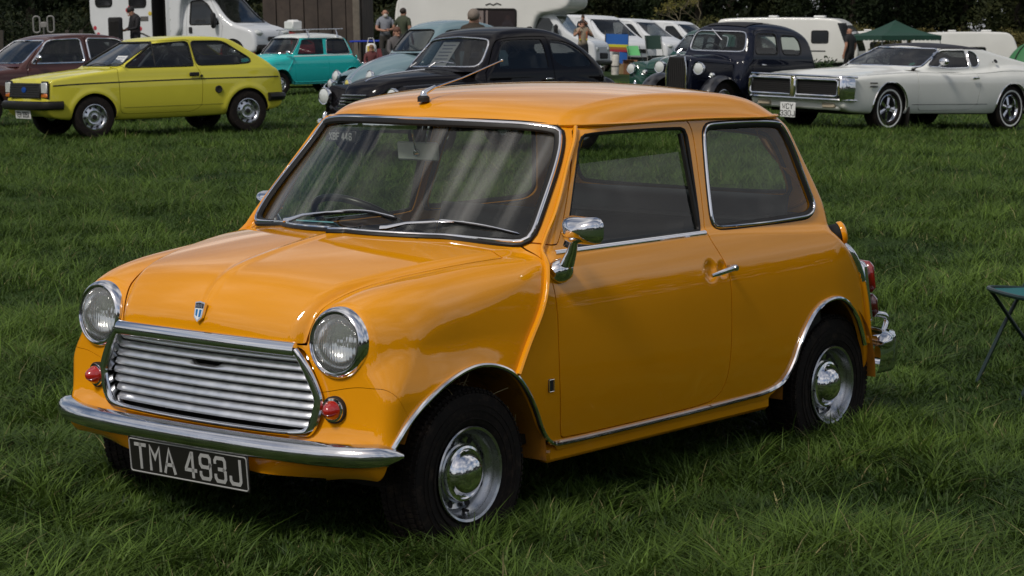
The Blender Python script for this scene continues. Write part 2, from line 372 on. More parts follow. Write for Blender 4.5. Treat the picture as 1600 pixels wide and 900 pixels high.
class Sil:
    def __init__(s, P, sm=2, res=.0125, pad=.35, blur=1.0):
        P = chaikin(P, sm) if sm else np.asarray(P, float)
        s.lo = P.min(0)-pad; hi = P.max(0)+pad; s.res = res; n = np.ceil((hi-s.lo)/res).astype(int)+1
        gx = s.lo[0]+np.arange(n[0])*res; gy = s.lo[1]+np.arange(n[1])*res
        X, Y = np.meshgrid(gx, gy, indexing='ij'); s.g = sd_poly(X, Y, P); s.n = n
        if blur:
            k = np.exp(-.5*(np.arange(-3, 4)/blur)**2); k /= k.sum()
            for ax in (0, 1):
                pdn = [(0, 0), (0, 0)]; pdn[ax] = (3, 3); q = np.pad(s.g, pdn, mode='edge')
                s.g = sum(k[i]*(q[i:i+n[0], :] if ax == 0 else q[:, i:i+n[1]]) for i in range(7))
    def __call__(s, a, b, fine=False):
        u = np.clip((a-s.lo[0])/s.res, 1.001, s.n[0]-2.01); v = np.clip((b-s.lo[1])/s.res, 1.001, s.n[1]-2.01)
        i = u.astype(int); j = v.astype(int); fu = u-i; fv = v-j; g = s.g
        if not fine:
            return (g[i, j]*(1-fu)+g[i+1, j]*fu)*(1-fv)+(g[i, j+1]*(1-fu)+g[i+1, j+1]*fu)*fv
        def w(t): return ((1-t)**3/6, (3*t**3-6*t*t+4)/6, (-3*t**3+3*t*t+3*t+1)/6, t**3/6)
        wu = w(fu); wv = w(fv); r = 0
        for p in range(4):
            q = 0
            for m in range(4): q = q+wv[m]*g[i+p-1, j+m-1]
            r = r+wu[p]*q
        return r
def ss(x, a, b): t = np.clip((x-a)/(b-a), 0, 1); return t*t*(3-2*t)
def rmax(L, r): return np.minimum(np.maximum.reduce(L), -r)+np.sqrt(sum(np.maximum(a+r, 0)**2 for a in L))
def rmin(a, b, r): return -rmax([-a, -b], r)
def mirr(P):
    P = list(P); return P+[(-y, z) for y, z in P[::-1]]
def mirp(P):
    P = list(P); return P+[(x, -y) for x, y in P[::-1]]
def ray_solve(F, A, B, it=13, fine=3):
    """first surface point going from the inside points A to the outside points B"""
    lo = np.zeros(len(A)); hi = np.ones(len(A)); D = B-A
    for _ in range(it):
        m = (lo+hi)/2; P = A+D*m[:, None]; ins = F(P, False) < 0; lo = np.where(ins, m, lo); hi = np.where(ins, hi, m)
    t0 = np.clip(lo-.004, 0, 1); t1 = np.clip(hi+.004, 0, 1); f0 = F(A+D*t0[:, None], True); f1 = F(A+D*t1[:, None], True)
    for _ in range(fine):
        t = np.clip(t0-f0*(t1-t0)/np.where(np.abs(f1-f0) < 1e-9, 1e-9, f1-f0), t0-.02, t1+.02); f = F(A+D*t[:, None], True)
        neg = f < 0; t0 = np.where(neg, t, t0); f0 = np.where(neg, f, f0); t1 = np.where(neg, t1, t); f1 = np.where(neg, f1, f)
    t = np.where(np.abs(f0) < np.abs(f1), t0, t1)
    return A+D*t[:, None]
def grad(F, P, h=.004):
    G = np.empty_like(P)
    for k in range(3):
        e = np.zeros(3); e[k] = h; G[:, k] = F(P+e, True)-F(P-e, True)
    G /= 2*h; return G
def normals_of(F, P, h=.004):
    G = grad(F, P, h); return G/(np.linalg.norm(G, axis=1)[:, None]+1e-12)
def to_surface(F, P, n=2):
    for _ in range(n):
        f = F(P, True); G = grad(F, P); P = P-(f/np.maximum((G*G).sum(1), .2))[:, None]*G
    return P
def shell_mesh(F, inner, outer, h, bottom=False):
    """inner/outer: (lo, hi) corners of a core box and a cage box"""
    (il, ih), (ol, oh) = [(np.array(a, float), np.array(b, float)) for a, b in (inner, outer)]
    n = np.maximum(np.ceil((oh-ol)/h).astype(int), 4); VA = []; T = []; off = 0; K = []
    for ax in range(3):
        for sd in (0, 1):
            if ax == 2 and sd == 0 and not bottom: continue
            b, c = [(1, 2), (2, 0), (0, 1)][ax]
            I, J = np.meshgrid(np.arange(n[b]+1), np.arange(n[c]+1), indexing='ij')
            key = np.zeros(I.shape+(3,), int); key[..., b] = I; key[..., c] = J; key[..., ax] = sd*n[ax]
            K.append(key.reshape(-1, 3)); m = n[c]+1
            i, j = np.meshgrid(np.arange(n[b]), np.arange(n[c]), indexing='ij'); i = i.ravel(); j = j.ravel()
            q = np.stack([i*m+j, (i+1)*m+j, (i+1)*m+j+1, i*m+j+1], 1)+off
            if sd == 0: q = q[:, ::-1]
            T.append(q); off += len(K[-1])
    K = np.concatenate(K); T = np.concatenate(T); U, inv = np.unique(K, axis=0, return_inverse=True); inv = inv.ravel(); T = inv[T]
    f = U/n
    A = il+(ih-il)*f; B = ol+(oh-ol)*f; V = ray_solve(F, A, B)
    T = np.concatenate([T[:, [0, 1, 2]], T[:, [0, 2, 3]]])
    return V, T
def compact(V, T):
    u, inv = np.unique(T, return_inverse=True); return V[u], inv.reshape(T.shape)
def clip(V, T, f):
    """keep the part of a triangle mesh where f<=0, cut cleanly"""
    f = np.where(np.abs(f) < 1e-7, -1e-7, f); ins = f < 0; c = ins[T].sum(1); out = [T[c == 3]]; V2 = [V]; nv = len(V)
    M = T[(c == 1) | (c == 2)]
    if len(M):
        cm = ins[M].sum(1); odd = np.where(cm == 1, 1, 0); a = (ins[M] == odd[:, None].astype(bool)).argmax(1)
        r = np.arange(len(M)); A = M[r, a]; B = M[r, (a+1) % 3]; C = M[r, (a+2) % 3]
        E = np.concatenate([np.stack([A, B], 1), np.stack([A, C], 1)]); Es = np.sort(E, 1)
        U, inv = np.unique(Es, axis=0, return_inverse=True); inv = inv.ravel()
        t = f[U[:, 0]]/(f[U[:, 0]]-f[U[:, 1]]); V2.append(V[U[:, 0]]*(1-t)[:, None]+V[U[:, 1]]*t[:, None])
        AB = nv+inv[:len(M)]; AC = nv+inv[len(M):]; one = cm == 1
        out.append(np.stack([A, AB, AC], 1)[one])
        tw = ~one; out.append(np.stack([AB, B, C], 1)[tw]); out.append(np.stack([AB, C, AC], 1)[tw])
    return compact(np.concatenate(V2), np.concatenate(out))
def panel(name, F, V, T, m, parent, rim=.018, shift=0., h=.004, hollow=True, fixn=True, colf=None, **kw):
    """a sheet of the body with an edge turned inwards"""
    if len(T) == 0: return None
    V = V.copy(); N = normals_of(F, V, h)
    fn = np.cross(V[T[:, 1]]-V[T[:, 0]], V[T[:, 2]]-V[T[:, 0]])
    flip = (fn*N[T[:, 0]]).sum(1) < 0; T = T.copy(); T[flip] = T[flip][:, ::-1]
    V = V+N*shift; nv = len(V); NN = N
    if rim:
        E = np.concatenate([T[:, [0, 1]], T[:, [1, 2]], T[:, [2, 0]]]); key = np.sort(E, 1)
        U, inv, cnt = np.unique(key, axis=0, return_inverse=True, return_counts=True); B = E[cnt[inv.ravel()] == 1]
        if len(B):
            bv, bi = np.unique(B, return_inverse=True); bi = bi.reshape(B.shape); nb = len(bv)
            V = np.concatenate([V, V[bv], V[bv]-N[bv]*rim]); NN = np.concatenate([N, np.zeros((2*nb, 3))])
            a = nv+bi[:, 0]; b = nv+bi[:, 1]
            T = np.concatenate([T, np.stack([b, a, a+nb], 1), np.stack([b, a+nb, b+nb], 1)])
    return mesh_obj(name, V, T, m, parent, True, normals=NN, **kw)
def drape(F, P2, ax, side, A0, span=1.2):
    """put a 2D polyline on the body, looking along axis ax from the given side. P2 in the two other axes"""
    P2 = np.asarray(P2, float); o = [k for k in range(3) if k != ax]
    A = np.zeros((len(P2), 3)); A[:, o[0]] = P2[:, 0]; A[:, o[1]] = P2[:, 1]; B = A.copy(); A[:, ax] = A0; B[:, ax] = A0+side*span
    return ray_solve(F, A, B, 16)
def strip(mb, F, P, w, t, lift=0., n=10, closed=False, h=.006):
    """a bead lying on the body along the points P: w across, t proud"""
    N = normals_of(F, P, h); mb.tube(P+N*lift, 1.0, n=n, closed=closed, up=N, flat=(w/2, t)); return mb
def densify(P, n, closed=True):
    P = np.asarray(P, float); Q = np.concatenate([P, P[:1]]) if closed else P
    L = np.concatenate([[0], np.cumsum(np.linalg.norm(np.diff(Q, axis=0), axis=1))]); t = np.linspace(0, L[-1], n+1 if closed else n)
    R = np.stack([np.interp(t, L, Q[:, k]) for k in range(Q.shape[1])], 1); return R[:-1] if closed else R
def smoothline(P, n=40, it=2): return densify(chaikin(np.asarray(P, float), it, False) if len(P) > 2 else P, n, False)
# ------------------------------------------------------------------ wheels and other fittings shared by the cars
def wheel_proto(parent, R=.25, w=.145, rim=.144, style='steel', off=.0, name='wheel', n=48, tyre_white=False):
    """axis +Y is the outer side; hub at the origin of the returned Empty"""
    e = bpy.data.objects.new(name, None); link(e, parent); e.empty_display_size = .1
    mb = MB(); h = w/2
    prof = [(rim-.012, -h*.8), (rim+.01, -h*.98), (R*.82, -h*1.0), (R*.95, -h*.93), (R*.985, -h*.78), (R, -h*.5), (R, 0), (R, h*.5), (R*.985, h*.78), (R*.95, h*.93), (R*.82, h*1.0), (rim+.014, h*.98), (rim+.002, h*.86), (rim-.014, h*.7)]
    mb.lathe(prof, axis=(0, 1, 0), n=n)
    if n >= 40:                                            # tread blocks and a shoulder rib
        for k in range(84):
            a = 2*PI*k/84
            for row, (yy, ww, dr) in enumerate(((-h*.62, h*.26, 0), (-h*.2, h*.3, .5), (h*.2, h*.3, 0), (h*.62, h*.26, .5), (h*.86, h*.14, 0))):
                aa = a+dr*2*PI/84; rr = R+.0015 if row < 4 else R*.975
                Rm = np.array([[math.cos(aa), 0, -math.sin(aa)], [0, 1, 0], [math.sin(aa), 0, math.cos(aa)]])
                mb.box((math.cos(aa)*rr, yy, math.sin(aa)*rr), (.006, ww, .0125*R/.25), R=Rm)
        for q in (.60, .72, .80): mb.tube([(math.cos(a)*R*(.35*q+.65*q/q*1.0 if 0 else .62+.4*(q-.55)*2.1), h*1.0, math.sin(a)*R*(.62+.4*(q-.55)*2.1)) for a in np.linspace(0, 2*PI, 48, endpoint=False)], .0025, n=4, closed=True)
    ty = mb.build('tyre', M_TYRE, e)
    if tyre_white:
        m2 = MB(); m2.lathe([(R*.74, h*1.0), (R*.80, h*1.03), (R*.81, h*1.0)], axis=(0, 1, 0), n=n); m2.build('tyre_lettering_band', M_WHITE, e)
    o = h*.55+off; mb = MB(); r = rim
    if style == 'steel':
        prof = [(r, o+.030), (r-.003, o+.034), (r-.010, o+.030), (r-.014, o+.008), (r-.022, o-.004), (r-.030, o-.010), (r-.034, o-.024), (r-.050, o-.030), (r*.62, o-.006), (r*.54, o+.002), (r*.50, o-.004), (r*.2, o-.004), (0, o-.004)]
        mb.lathe(prof, axis=(0, 1, 0), n=n); mb.lathe([(r-.004, o+.02), (r-.004, -h*.8)], axis=(0, 1, 0), n=n)
        mb.build('rim', M_STEEL, e)
        hb = MB()
        for k in range(8):
            a = 2*PI*(k+.35)/8; c = np.array([math.cos(a)*r*.70, o-.0135, math.sin(a)*r*.70])
            hb.lathe([(.0105, 0), (.0105, .0035), (0, .0035)], c=c, axis=(-math.cos(a)*.25, .97, -math.sin(a)*.25), n=12)  # no holes cut: black discs carry the dark inside them
        hb.lathe([(.006, 0), (.004, .022), (0, .024)], c=(math.cos(5.2)*r*.80, o-.012, math.sin(5.2)*r*.80), axis=(0, 1, 0), n=8)
        hb.build('vent_hole_disc', M_BLACK, e)['kind'] = 'stuff'
        cp = MB(); q = r*.585
        cp.lathe([(q, o-.002), (q*1.01, o+.004), (q*.98, o+.010), (q*.90, o+.012), (q*.84, o+.009), (q*.80, o+.012), (q*.76, o+.020), (q*.66, o+.032), (q*.5, o+.042), (q*.3, o+.048), (q*.12, o+.050), (0, o+.0505)], axis=(0, 1, 0), n=n)
        cp.build('hub_cap', M_CHROME, e, smooth='auto')
    elif style == 'disc':                                   # plain silver wheel with black discs in place of the dark in its holes
        prof = [(r, o+.028), (r-.008, o+.030), (r-.014, o+.004), (r-.035, o-.016), (r*.66, o-.006), (r*.52, o+.008), (r*.40, o+.002), (r*.22, o+.010), (0, o+.012)]
        mb.lathe(prof, axis=(0, 1, 0), n=n); mb.build('rim', M_SATIN, e); hb = MB()
        for k in range(10):
            a = 2*PI*k/10; hb.lathe([(.017, 0), (.017, .006), (0, .006)], c=(math.cos(a)*r*.72, o-.012, math.sin(a)*r*.72), axis=(0, 1, 0), n=8)
        hb.lathe([(.035, 0), (.033, .012), (0, .014)], c=(0, o+.008, 0), axis=(0, 1, 0), n=12); hb.build('vent_hole_disc', M_BLACK, e)['kind'] = 'stuff'
    elif style == 'magnum':                                 # five chrome spokes with dark gaps
        mb.lathe([(r, o+.03), (r-.01, o+.034), (r-.02, o+.02), (r-.03, o-.01), (r-.035, o-.05)], axis=(0, 1, 0), n=n)
        for k in range(5):
            a = 2*PI*k/5+.3; d = np.array([math.cos(a), 0, math.sin(a)]); t = np.array([-math.sin(a), 0, math.cos(a)])
            mb.add([d*.03+t*.02+[0, o, 0], d*.03-t*.02+[0, o, 0], d*(r-.02)-t*.033+[0, o-.03, 0], d*(r-.02)+t*.033+[0, o-.03, 0],
                    d*.03+[0, o+.012, 0], d*(r-.02)+[0, o-.015, 0]], [(0, 4, 5, 3), (4, 1, 2, 5), (0, 3, 2, 1)])
        mb.lathe([(.05, o), (.045, o+.03), (.03, o+.04), (0, o+.04)], axis=(0, 1, 0), n=16)
        mb.build('rim', M_CHROME2, e)
        hb = MB(); hb.lathe([(r-.02, o-.055), (0, o-.055)], axis=(0, 1, 0), n=n); hb.build('brake_drum', M_BLACK, e)
    elif style == 'cap':                                    # body colour wheel with a big chrome cap
        mb.lathe([(r, o+.02), (r-.01, o+.024), (r-.03, o-.01), (r*.6, o-.005), (0, o)], axis=(0, 1, 0), n=n); mb.build('rim', M_STEEL, e); cp = MB()
        cp.lathe([(r*.66, o-.002), (r*.64, o+.012), (r*.5, o+.02), (r*.42, o+.017), (r*.3, o+.035), (0, o+.045)], axis=(0, 1, 0), n=n); cp.build('hub_cap', M_CHROME, e)
    if style == 'magnum' or n < 40: pass
    return e
def place_wheels(root, proto, pts, steer=0.):
    """pts: (x, y, z); the outer side of the wheel faces away from the car's middle"""
    first = True
    for x, y, z in pts:
        o = proto if first else copy_tree(proto, root)
        first = False; o.location = (x, y, z)
        o.rotation_euler = (0, 0.7*x+y, (0 if y > 0 else PI)+(steer if x > -.5 else 0))
def arch_poly(cx, cz, r, z0, x0=None, x1=None):
    a = np.linspace(-.35, PI+.35, 28); P = [(cx+r*math.cos(t), cz+r*math.sin(t)) for t in a]; return P+[(cx-r*1.1, z0-.4), (cx+r*1.1, z0-.4)]
def wheel_well(mb, cx, cz, r, y0, y1, z0, a0=-.03):
    a = np.linspace(a0, PI+.03, 20); s = 1 if y1 > y0 else -1
    G = np.array([[(cx+r*math.cos(t), y, cz+r*math.sin(t)) for t in a] for y in (y0, y1)]); mb.sheet(G)
    mb.add([(cx+r*math.cos(t), y0, cz+r*math.sin(t)) for t in a], [tuple(range(20))])
# ------------------------------------------------------------------ the small two-door saloon
def small_body():
    SL = Sil([(.36, .255), (.43, .285), (.462, .325), (.466, .352), (.452, .385), (.434, .415), (.428, .52), (.425, .62), (.41, .70), (.375, .765), (.30, .802), (.19, .824), (0, .842), (-.3, .855), (-.45, .868), (-1.2, .874),
              (-1.9, .875), (-2.04, .875), (-2.12, .845), (-2.25, .765), (-2.36, .64), (-2.43, .50), (-2.45, .38), (-2.40, .26), (-2.2, .225), (-1.5, .215), (-.5, .215)])
    SF = Sil(mirr([(.60, .19), (.665, .235), (.683, .29), (.698, .38), (.708, .48), (.711, .58), (.708, .68), (.695, .76), (.675, .82), (.652, .87), (.62, .93), (.3, .96)]))
    SP = Sil(mirp([(-2.6, .58), (-2.45, .635), (-2.25, .69), (-2.0, .715), (-1.6, .72), (.15, .72), (.30, .703), (.44, .672), (.56, .63)]))
    SPs = lambda x, y, f: SP(x, y, f)
    BL = Sil([(.25, .50), (.415, .60), (.44, .64), (.438, .70), (.415, .745), (.383, .782), (.345, .815), (.285, .842), (.151, .870), (.013, .892), (-.115, .908), (-.25, .919), (-.45, .925), (-.6, .7), (-.1, .5)])
    BP = Sil(mirp([(.6, .33), (.50, .352), (.42, .372), (.375, .392), (.33, .41), (.25, .438), (.15, .474), (0, .514), (-.15, .549), (-.3, .577), (-.5, .60), (-.7, .6)]))
    GS = Sil([(-.10, .60), (-.205, .85), (-.235, .885), (-.27, .93), (-.40, 1.083), (-.515, 1.22), (-.545, 1.262), (-.585, 1.293), (-.66, 1.316), (-.80, 1.335), (-.98, 1.346), (-1.2, 1.350), (-1.42, 1.346), (-1.63, 1.332), (-1.77, 1.31),
              (-1.86, 1.278), (-1.915, 1.235), (-1.95, 1.16), (-2.02, 1.0), (-2.08, .87), (-2.0, .60)])
    GF = Sil(mirr([(.66, .55), (.672, .80), (.648, .862), (.625, .95), (.602, 1.04), (.578, 1.14), (.553, 1.235), (.545, 1.30), (.538, 1.45), (.3, 1.5)]))
    def F(P, fine=True):
        x, y, z = P[:, 0], np.abs(P[:, 1]), P[:, 2]; y2 = y*y
        xa = x+.14*y2*ss(x, -.2, .2); xa = xa-.22*y2*ss(-x, 1.6, 2.1)
        dz = np.where(x > -.8, .9*(y-.56)**2*ss(x, -.6, -.2), 0)+.10*y2*ss(-x, 1.2, 2.0)
        r = .022+.098*ss(x, -.42, .05)*ss(z, .50, .66)+.07*ss(-x, 1.95, 2.3)+.02*ss(x, .1, .3)
        lower = rmax([SL(xa, z+dz, fine), SF(y, z, fine), SP(x, y, fine)], r)
        # rounded ridges running back from the headlamps
        ax = np.clip(x, -.30, .335); t = (.335-ax)/.635; cy = .505+.035*t; cz = .668+.075*t; rr = .104+.0*t
        cap = np.sqrt((x-ax)**2*np.where(x > .335, 4.0, 1)+(y-cy)**2+(z-cz)**2)-rr
        lower = rmin(lower, cap, .05)
        bead = -.0045*np.exp(-(y/.016)**2)
        bon = rmax([BL(x+.14*y2, z+.13*y2+bead*1.0, fine), BP(x, y, fine), .50-z], .032)
        lower = rmin(lower, bon, .012)
        kx = .38*ss(x, -1.3, -.8)
        gx = x+kx*y2-.14*y2*ss(-x, 1.5, 1.9)
        rg = .03+.05*ss(z, 1.17, 1.26)+.0*x
        gh = rmax([GS(gx, z+.12*y2*ss(z, .95, 1.2), fine), GF(y, z, fine)], rg)
        return rmin(lower, gh, .018)
    return F
MINI_F = None
WS_POLY = chaikin(mirr([(0, .912), (.30, .906), (.50, .893), (.575, .893), (.590, .93), (.555, 1.08), (.515, 1.205), (.49, 1.228), (.30, 1.240)]), 2)      # windscreen aperture in (y, z)
DW_POLY = chaikin([(-.455, .868), (-1.195, .868), (-1.213, .89), (-1.24, 1.17), (-1.235, 1.205), (-1.20, 1.212), (-.71, 1.214), (-.675, 1.205), (-.64, 1.16), (-.50, .90)], 2)
QW_POLY = chaikin([(-1.285, .885), (-1.32, .872), (-1.80, .872), (-1.88, .876), (-1.922, .905), (-1.91, .945), (-1.862, 1.10), (-1.825, 1.18), (-1.79, 1.206), (-1.40, 1.212), (-1.35, 1.206), (-1.328, 1.17), (-1.285, .93)], 2)
RW_POLY = chaikin(mirr([(0, .925), (.44, .93), (.49, .95), (.46, 1.12), (.43, 1.16), (0, 1.175)]), 2)
F_ARCH = chaikin([(.385, .20), (.365, .34), (.351, .376), (.302, .443), (.237, .498), (.142, .546), (.03, .573), (-.057, .572), (-.146, .542), (-.208, .486), (-.263, .41), (-.307, .334), (-.372, .282), (-.42, .262), (-.42, .10), (.385, .1)], 2)
R_ARCH = chaikin([(-1.57, .10), (-1.57, .268), (-1.63, .288), (-1.693, .355), (-1.735, .456), (-1.808, .538), (-1.87, .567), (-1.932, .580), (-2.0, .575), (-2.066, .546), (-2.13, .50), (-2.175, .45), (-2.225, .375), (-2.25, .30), (-2.24, .1)], 2)
DOOR = [(-.355, .90), (-.362, .86), (-.369, .71), (-.372, .55), (-.385, .42), (-.405, .305), (-.43, .296), (-.9, .294), (-1.19, .298), (-1.255, .315), (-1.295, .36), (-1.306, .45), (-1.303, .60), (-1.301, .70), (-1.290, .745), (-1.262, .796), (-1.235, .84), (-1.228, .87), (-1.245, .93),
        (-1.272, 1.16), (-1.268, 1.215), (-1.24, 1.238), (-.69, 1.238), (-.655, 1.215), (-.50, .955), (-.46, .90), (-.44, .885)]
SEAM = [(-.676, .548, 1.228), (-.58, .583, 1.11), (-.479, .614, .987), (-.40, .645, .90), (-.350, .662, .824), (-.300, .695, .715), (-.235, .705, .62), (-.171, .708, .529)]
def build_small_car(root, body_m, roof_m, detail=True, h=.0115, plate='TMA 493J', glass=None, wheels='steel'):
    F = small_body(); ws_m, sg_m = glass or (M_WSCREEN, M_GLASS)
    V, T = shell_mesh(F, ((-2.1, -.25, .42), (.12, .25, .74)), ((-2.72, -.80, .12), (.62, .80, 1.50)), h)
    # underside removed, wheel arches opened
    V, T = clip(V, T, .262-.0*V[:, 0]-V[:, 2]-.0+(-.045)*ss(np.abs(V[:, 1]), .9, 1.)+ss(V[:, 0], .30, .36)*np.where(np.abs(V[:, 1]) < .46, .012, -.05))
    side = np.abs(V[:, 1]) > .42
    f = np.where(np.abs(V[:, 1]) > .40, -sd_poly(V[:, 0], V[:, 2], F_ARCH), -1.); V, T = clip(V, T, f)
    f = np.where(np.abs(V[:, 1]) > .40, -sd_poly(V[:, 0], V[:, 2], R_ARCH), -1.); V, T = clip(V, T, f)
    # windows: the cut-out piece becomes the pane
    def cut(V, T, poly, ax, region, inset=.0, pane=None, pm=None, parent=root, gap=0.):
        o = [k for k in range(3) if k != ax]; s = sd_poly(V[:, o[0]], V[:, o[1]], poly); s = np.where(region(V), s, 1.)
        if pane:
            v2, t2 = clip(V, T, s+gap); p = panel(pane, F, v2, t2, pm, parent, rim=0, shift=-.007-inset)
        return clip(V, T, -s)
    GV = lambda v: (v[:, 0] > -.95)&(v[:, 2] > .86)
    V, T = cut(V, T, WS_POLY, 0, GV, pane='windscreen', pm=ws_m)
    V, T = cut(V, T, RW_POLY, 0, lambda v: (v[:, 0] < -1.8)&(v[:, 2] > .88), pane='rear_window', pm=sg_m)
    for s_ in (1, -1):
        V, T = cut(V, T, QW_POLY, 1, lambda v: (v[:, 1]*s_ > .42)&(v[:, 2] > .80), pane='quarter_window', pm=sg_m)
    # doors
    DP = chaikin(DOOR, 1)
    for s_ in (1, -1):
        d = np.where(V[:, 1]*s_ > .42, sd_poly(V[:, 0], V[:, 2], DP), 1.)
        v2, t2 = clip(V, T, d+.0022); V, T = clip(V, T, -(d-.0022))
        w = sd_poly(v2[:, 0], v2[:, 2], DW_POLY); v3, t3 = clip(v2, t2, w); v2, t2 = clip(v2, t2, -w)
        if detail:                                           # scalloped hollow behind the handle
            for hx, rr_ in ((-1.195, .030), (-1.262, .022)):
                k = np.exp(-(((v2[:, 0]-hx)**2+(v2[:, 2]-.742)**2)/rr_**2)**2); v2 = v2-np.array([0, s_*.012, 0])*k[:, None]
        def Fd(P, fine=True, s_=s_):
            f0 = F(P, fine)
            if not detail: return f0
            for hx, rr_ in ((-1.195, .030), (-1.262, .022)):
                k = np.exp(-(((P[:, 0]-hx)**2+(P[:, 2]-.742)**2)/rr_**2)**2); f0 = f0+.012*k*(P[:, 1]*s_ > .3)
            return f0
        dr = panel('door', Fd, v2, t2, body_m, root)
        v3, t3 = clip(v3, t3, v3[:, 2]-(1.128-.02*(v3[:, 0]+.9))) if detail else (v3, t3)
        gl = panel('door_window', F, v3, t3, sg_m, dr, rim=0, shift=-.010)
        if detail:
            mb = MB(); q = drape(F, [(-.43, .868), (-1.222, .868)], 1, s_, .3*s_)
            P = drape(F, densify([(-.425, .866), (-1.222, .866)], 14, False), 1, s_, s_*.3); strip(mb, F, P, .016, .006, n=8)
            mb.build('waist_strip', M_CHROME, dr)
            mb = MB(); P = drape(F, densify(DW_POLY, 90), 1, s_, s_*.3); N = normals_of(F, P); mb.tube(P-N*.006, .0075, n=6, closed=True); 
            mb.box((-1.205, s_*.60, 1.03), (.012, .012, .33), R=rotx(s_*.24)); mb.build('window_seal', M_RUB, dr)
            mb = MB(); hy = s_*.728
            mb.tube([(-1.285, s_*.702, .745), (-1.285, hy, .747), (-1.255, hy+s_*.006, .746), (-1.19, hy+s_*.004, .738), (-1.155, hy-s_*.0, .733)], [.010, .0105, .010, .0085, .006], n=10, up=(0, 0, 1), flat=(.7, 1))
            mb.lathe([(.011, -.01), (.0115, .012), (.009, .016), (0, .017)], c=(-1.289, hy-s_*.006, .747), axis=(0, s_, 0), n=14)
            mb.build('door_handle', M_CHROME, dr)
    # bonnet
    def bonnet_f(v):
        x, y, z = v[:, 0], np.abs(v[:, 1]), v[:, 2]
        a = sd_poly(x, y, mirp([(.60, .342), (.50, .362), (.42, .380), (.375, .400), (.33, .419), (.25, .447), (.15, .483), (0, .523), (-.15, .559), (-.255, .583), (-.262, .575), (-.225, .40), (-.19, .2), (-.178, 0)]))
        return np.maximum(a, (.657-.02*y*y)-z)
    bf = bonnet_f(V); bf = np.where(V[:, 0] > -.40, bf, 1.)
    v2, t2 = clip(V, T, bf+.0028); V, T = clip(V, T, -(bf-.0028)); bonnet = panel('bonnet', F, v2, t2, body_m, root, rim=.02, h=.003)
    # roof skin above the drip rail
    def rail_z(x, y): return 1.236+.0*x+.016*ss(x, -.75, -.5)*(1-(np.abs(y)/.56)**2)-.016*ss(-x, 1.2, 2.0)+.012*ss(-x, 1.85, 1.95)*(1-(np.abs(y)/.56)**2)
    rf = rail_z(V[:, 0], V[:, 1])-V[:, 2]
    v2, t2 = clip(V, T, rf); V, T = clip(V, T, -rf); roof = panel('roof', F, v2, t2, roof_m, root, rim=.006)
    hd = np.where(V[:, 0] > .2, np.sqrt((np.abs(V[:, 1])-.505)**2+(V[:, 2]-.668)**2)-.090, 1.); V, T = clip(V, T, -hd)
    if detail:
        def fz(v): return np.where(v[:, 0] > .0, .5215+.03*ss(np.abs(v[:, 1]), .42, .62)-.15*ss(-v[:, 0], -.36, -.24), -1)
        ff = np.where(V[:, 0] > .15, V[:, 2]-fz(V), 1.)
    # grille opening
    GP = chaikin(mirr([(0, .656), (.362, .650), (.39, .638), (.434, .577), (.462, .515), (.462, .485), (.435, .408), (.40, .399), (.2, .397)]), 2)
    gf = np.where(V[:, 0] > .30, sd_poly(V[:, 1], V[:, 2], GP), 1.); V, T = clip(V, T, -gf)
    if detail:
        ff = np.where(V[:, 0] > .10, V[:, 2]-(.521+.027*ss(np.abs(V[:, 1]), .42, .60)-.13*ss(-V[:, 0], -.365, -.245)), 1.)
        v2, t2 = clip(V, T, ff+.0008); V, T = clip(V, T, -(ff-.0008)); panel('front_panel', F, v2, t2, body_m, root, rim=.01)
    body = panel('body', F, V, T, body_m, root, h=.003)
    # drip rail
    rail = MB()
    P = [drape(F, [(x, float(rail_z(x, .55)))], 1, s_, .2*s_)[0] for s_ in (1,) for x in np.linspace(-.60, -1.90, 26)]
    A = np.array(P); ys = np.linspace(.50, -.50, 21)
    def rowf(ys, side, x0): 
        out = []
        for y in ys:
            z = 1.245
            for _ in range(3): q = drape(F, [(y, z)], 0, side, x0)[0]; z = float(rail_z(q[0], y))
            out.append(q)
        return np.array(out)
    fr = rowf(ys, 1, -1.2); rr = rowf(ys, -1, -1.4); B = A*[1, -1, 1]
    loop = np.concatenate([fr[::-1], A, rr, B[::-1]])
    loop = chaikin(loop, 1); N = normals_of(F, loop); N[:, 2] *= .25; N /= np.linalg.norm(N, axis=1)[:, None]
    rail.tube(loop+N*.006, 1., n=8, closed=True, up=N, flat=(.0055, .010)); rail.build('drip_rail', roof_m if not detail else body_m, root)
    if not detail and roof_m is not body_m: pass
    # welded body seams: front wing to door post and rear quarter
    for s_ in (1, -1):
        mb = MB(); S = np.array(SEAM)*[1, s_, 1]; P = drape(F, smoothline(S[:, [0, 2]], 50), 1, s_, .25*s_)
        N = normals_of(F, P, .012); mb.tube(P+N*.004, 1., n=8, up=N, flat=(.0075, .013)); mb.build('wing_seam', body_m, root)
        P2 = smoothline([(-1.895, 1.215), (-1.95, 1.09), (-1.993, .97), (-2.035, .87), (-2.10, .79), (-2.165, .69), (-2.205, .58), (-2.24, .46), (-2.262, .38)], 50); P = drape(F, P2, 1, s_, .12*s_)
        mb = MB(); N = normals_of(F, P, .012); N[:, 0] -= .25; N /= np.linalg.norm(N, axis=1)[:, None]; mb.tube(P[:26]+N[:26]*.004, 1., n=8, up=N[:26], flat=(.008, .012)); mb.build('rear_seam', body_m, root); mb = MB(); mb.tube(P[34:]+N[34:]*.004, 1., n=8, up=N[34:], flat=(.008, .012)); mb.build('rear_seam', body_m, root)
        mb = MB(); mb.tube(P[23:37]+N[23:37]*.007, 1., n=8, up=N[23:37], flat=(.009, .012)); mb.build('seam_cover', M_CHROME, root)
    # windscreen rubber with its bright insert, and the rear side window frames
    P = densify(WS_POLY, 150); P = drape(F, P, 0, 1, -1.0); N = normals_of(F, P, .008)
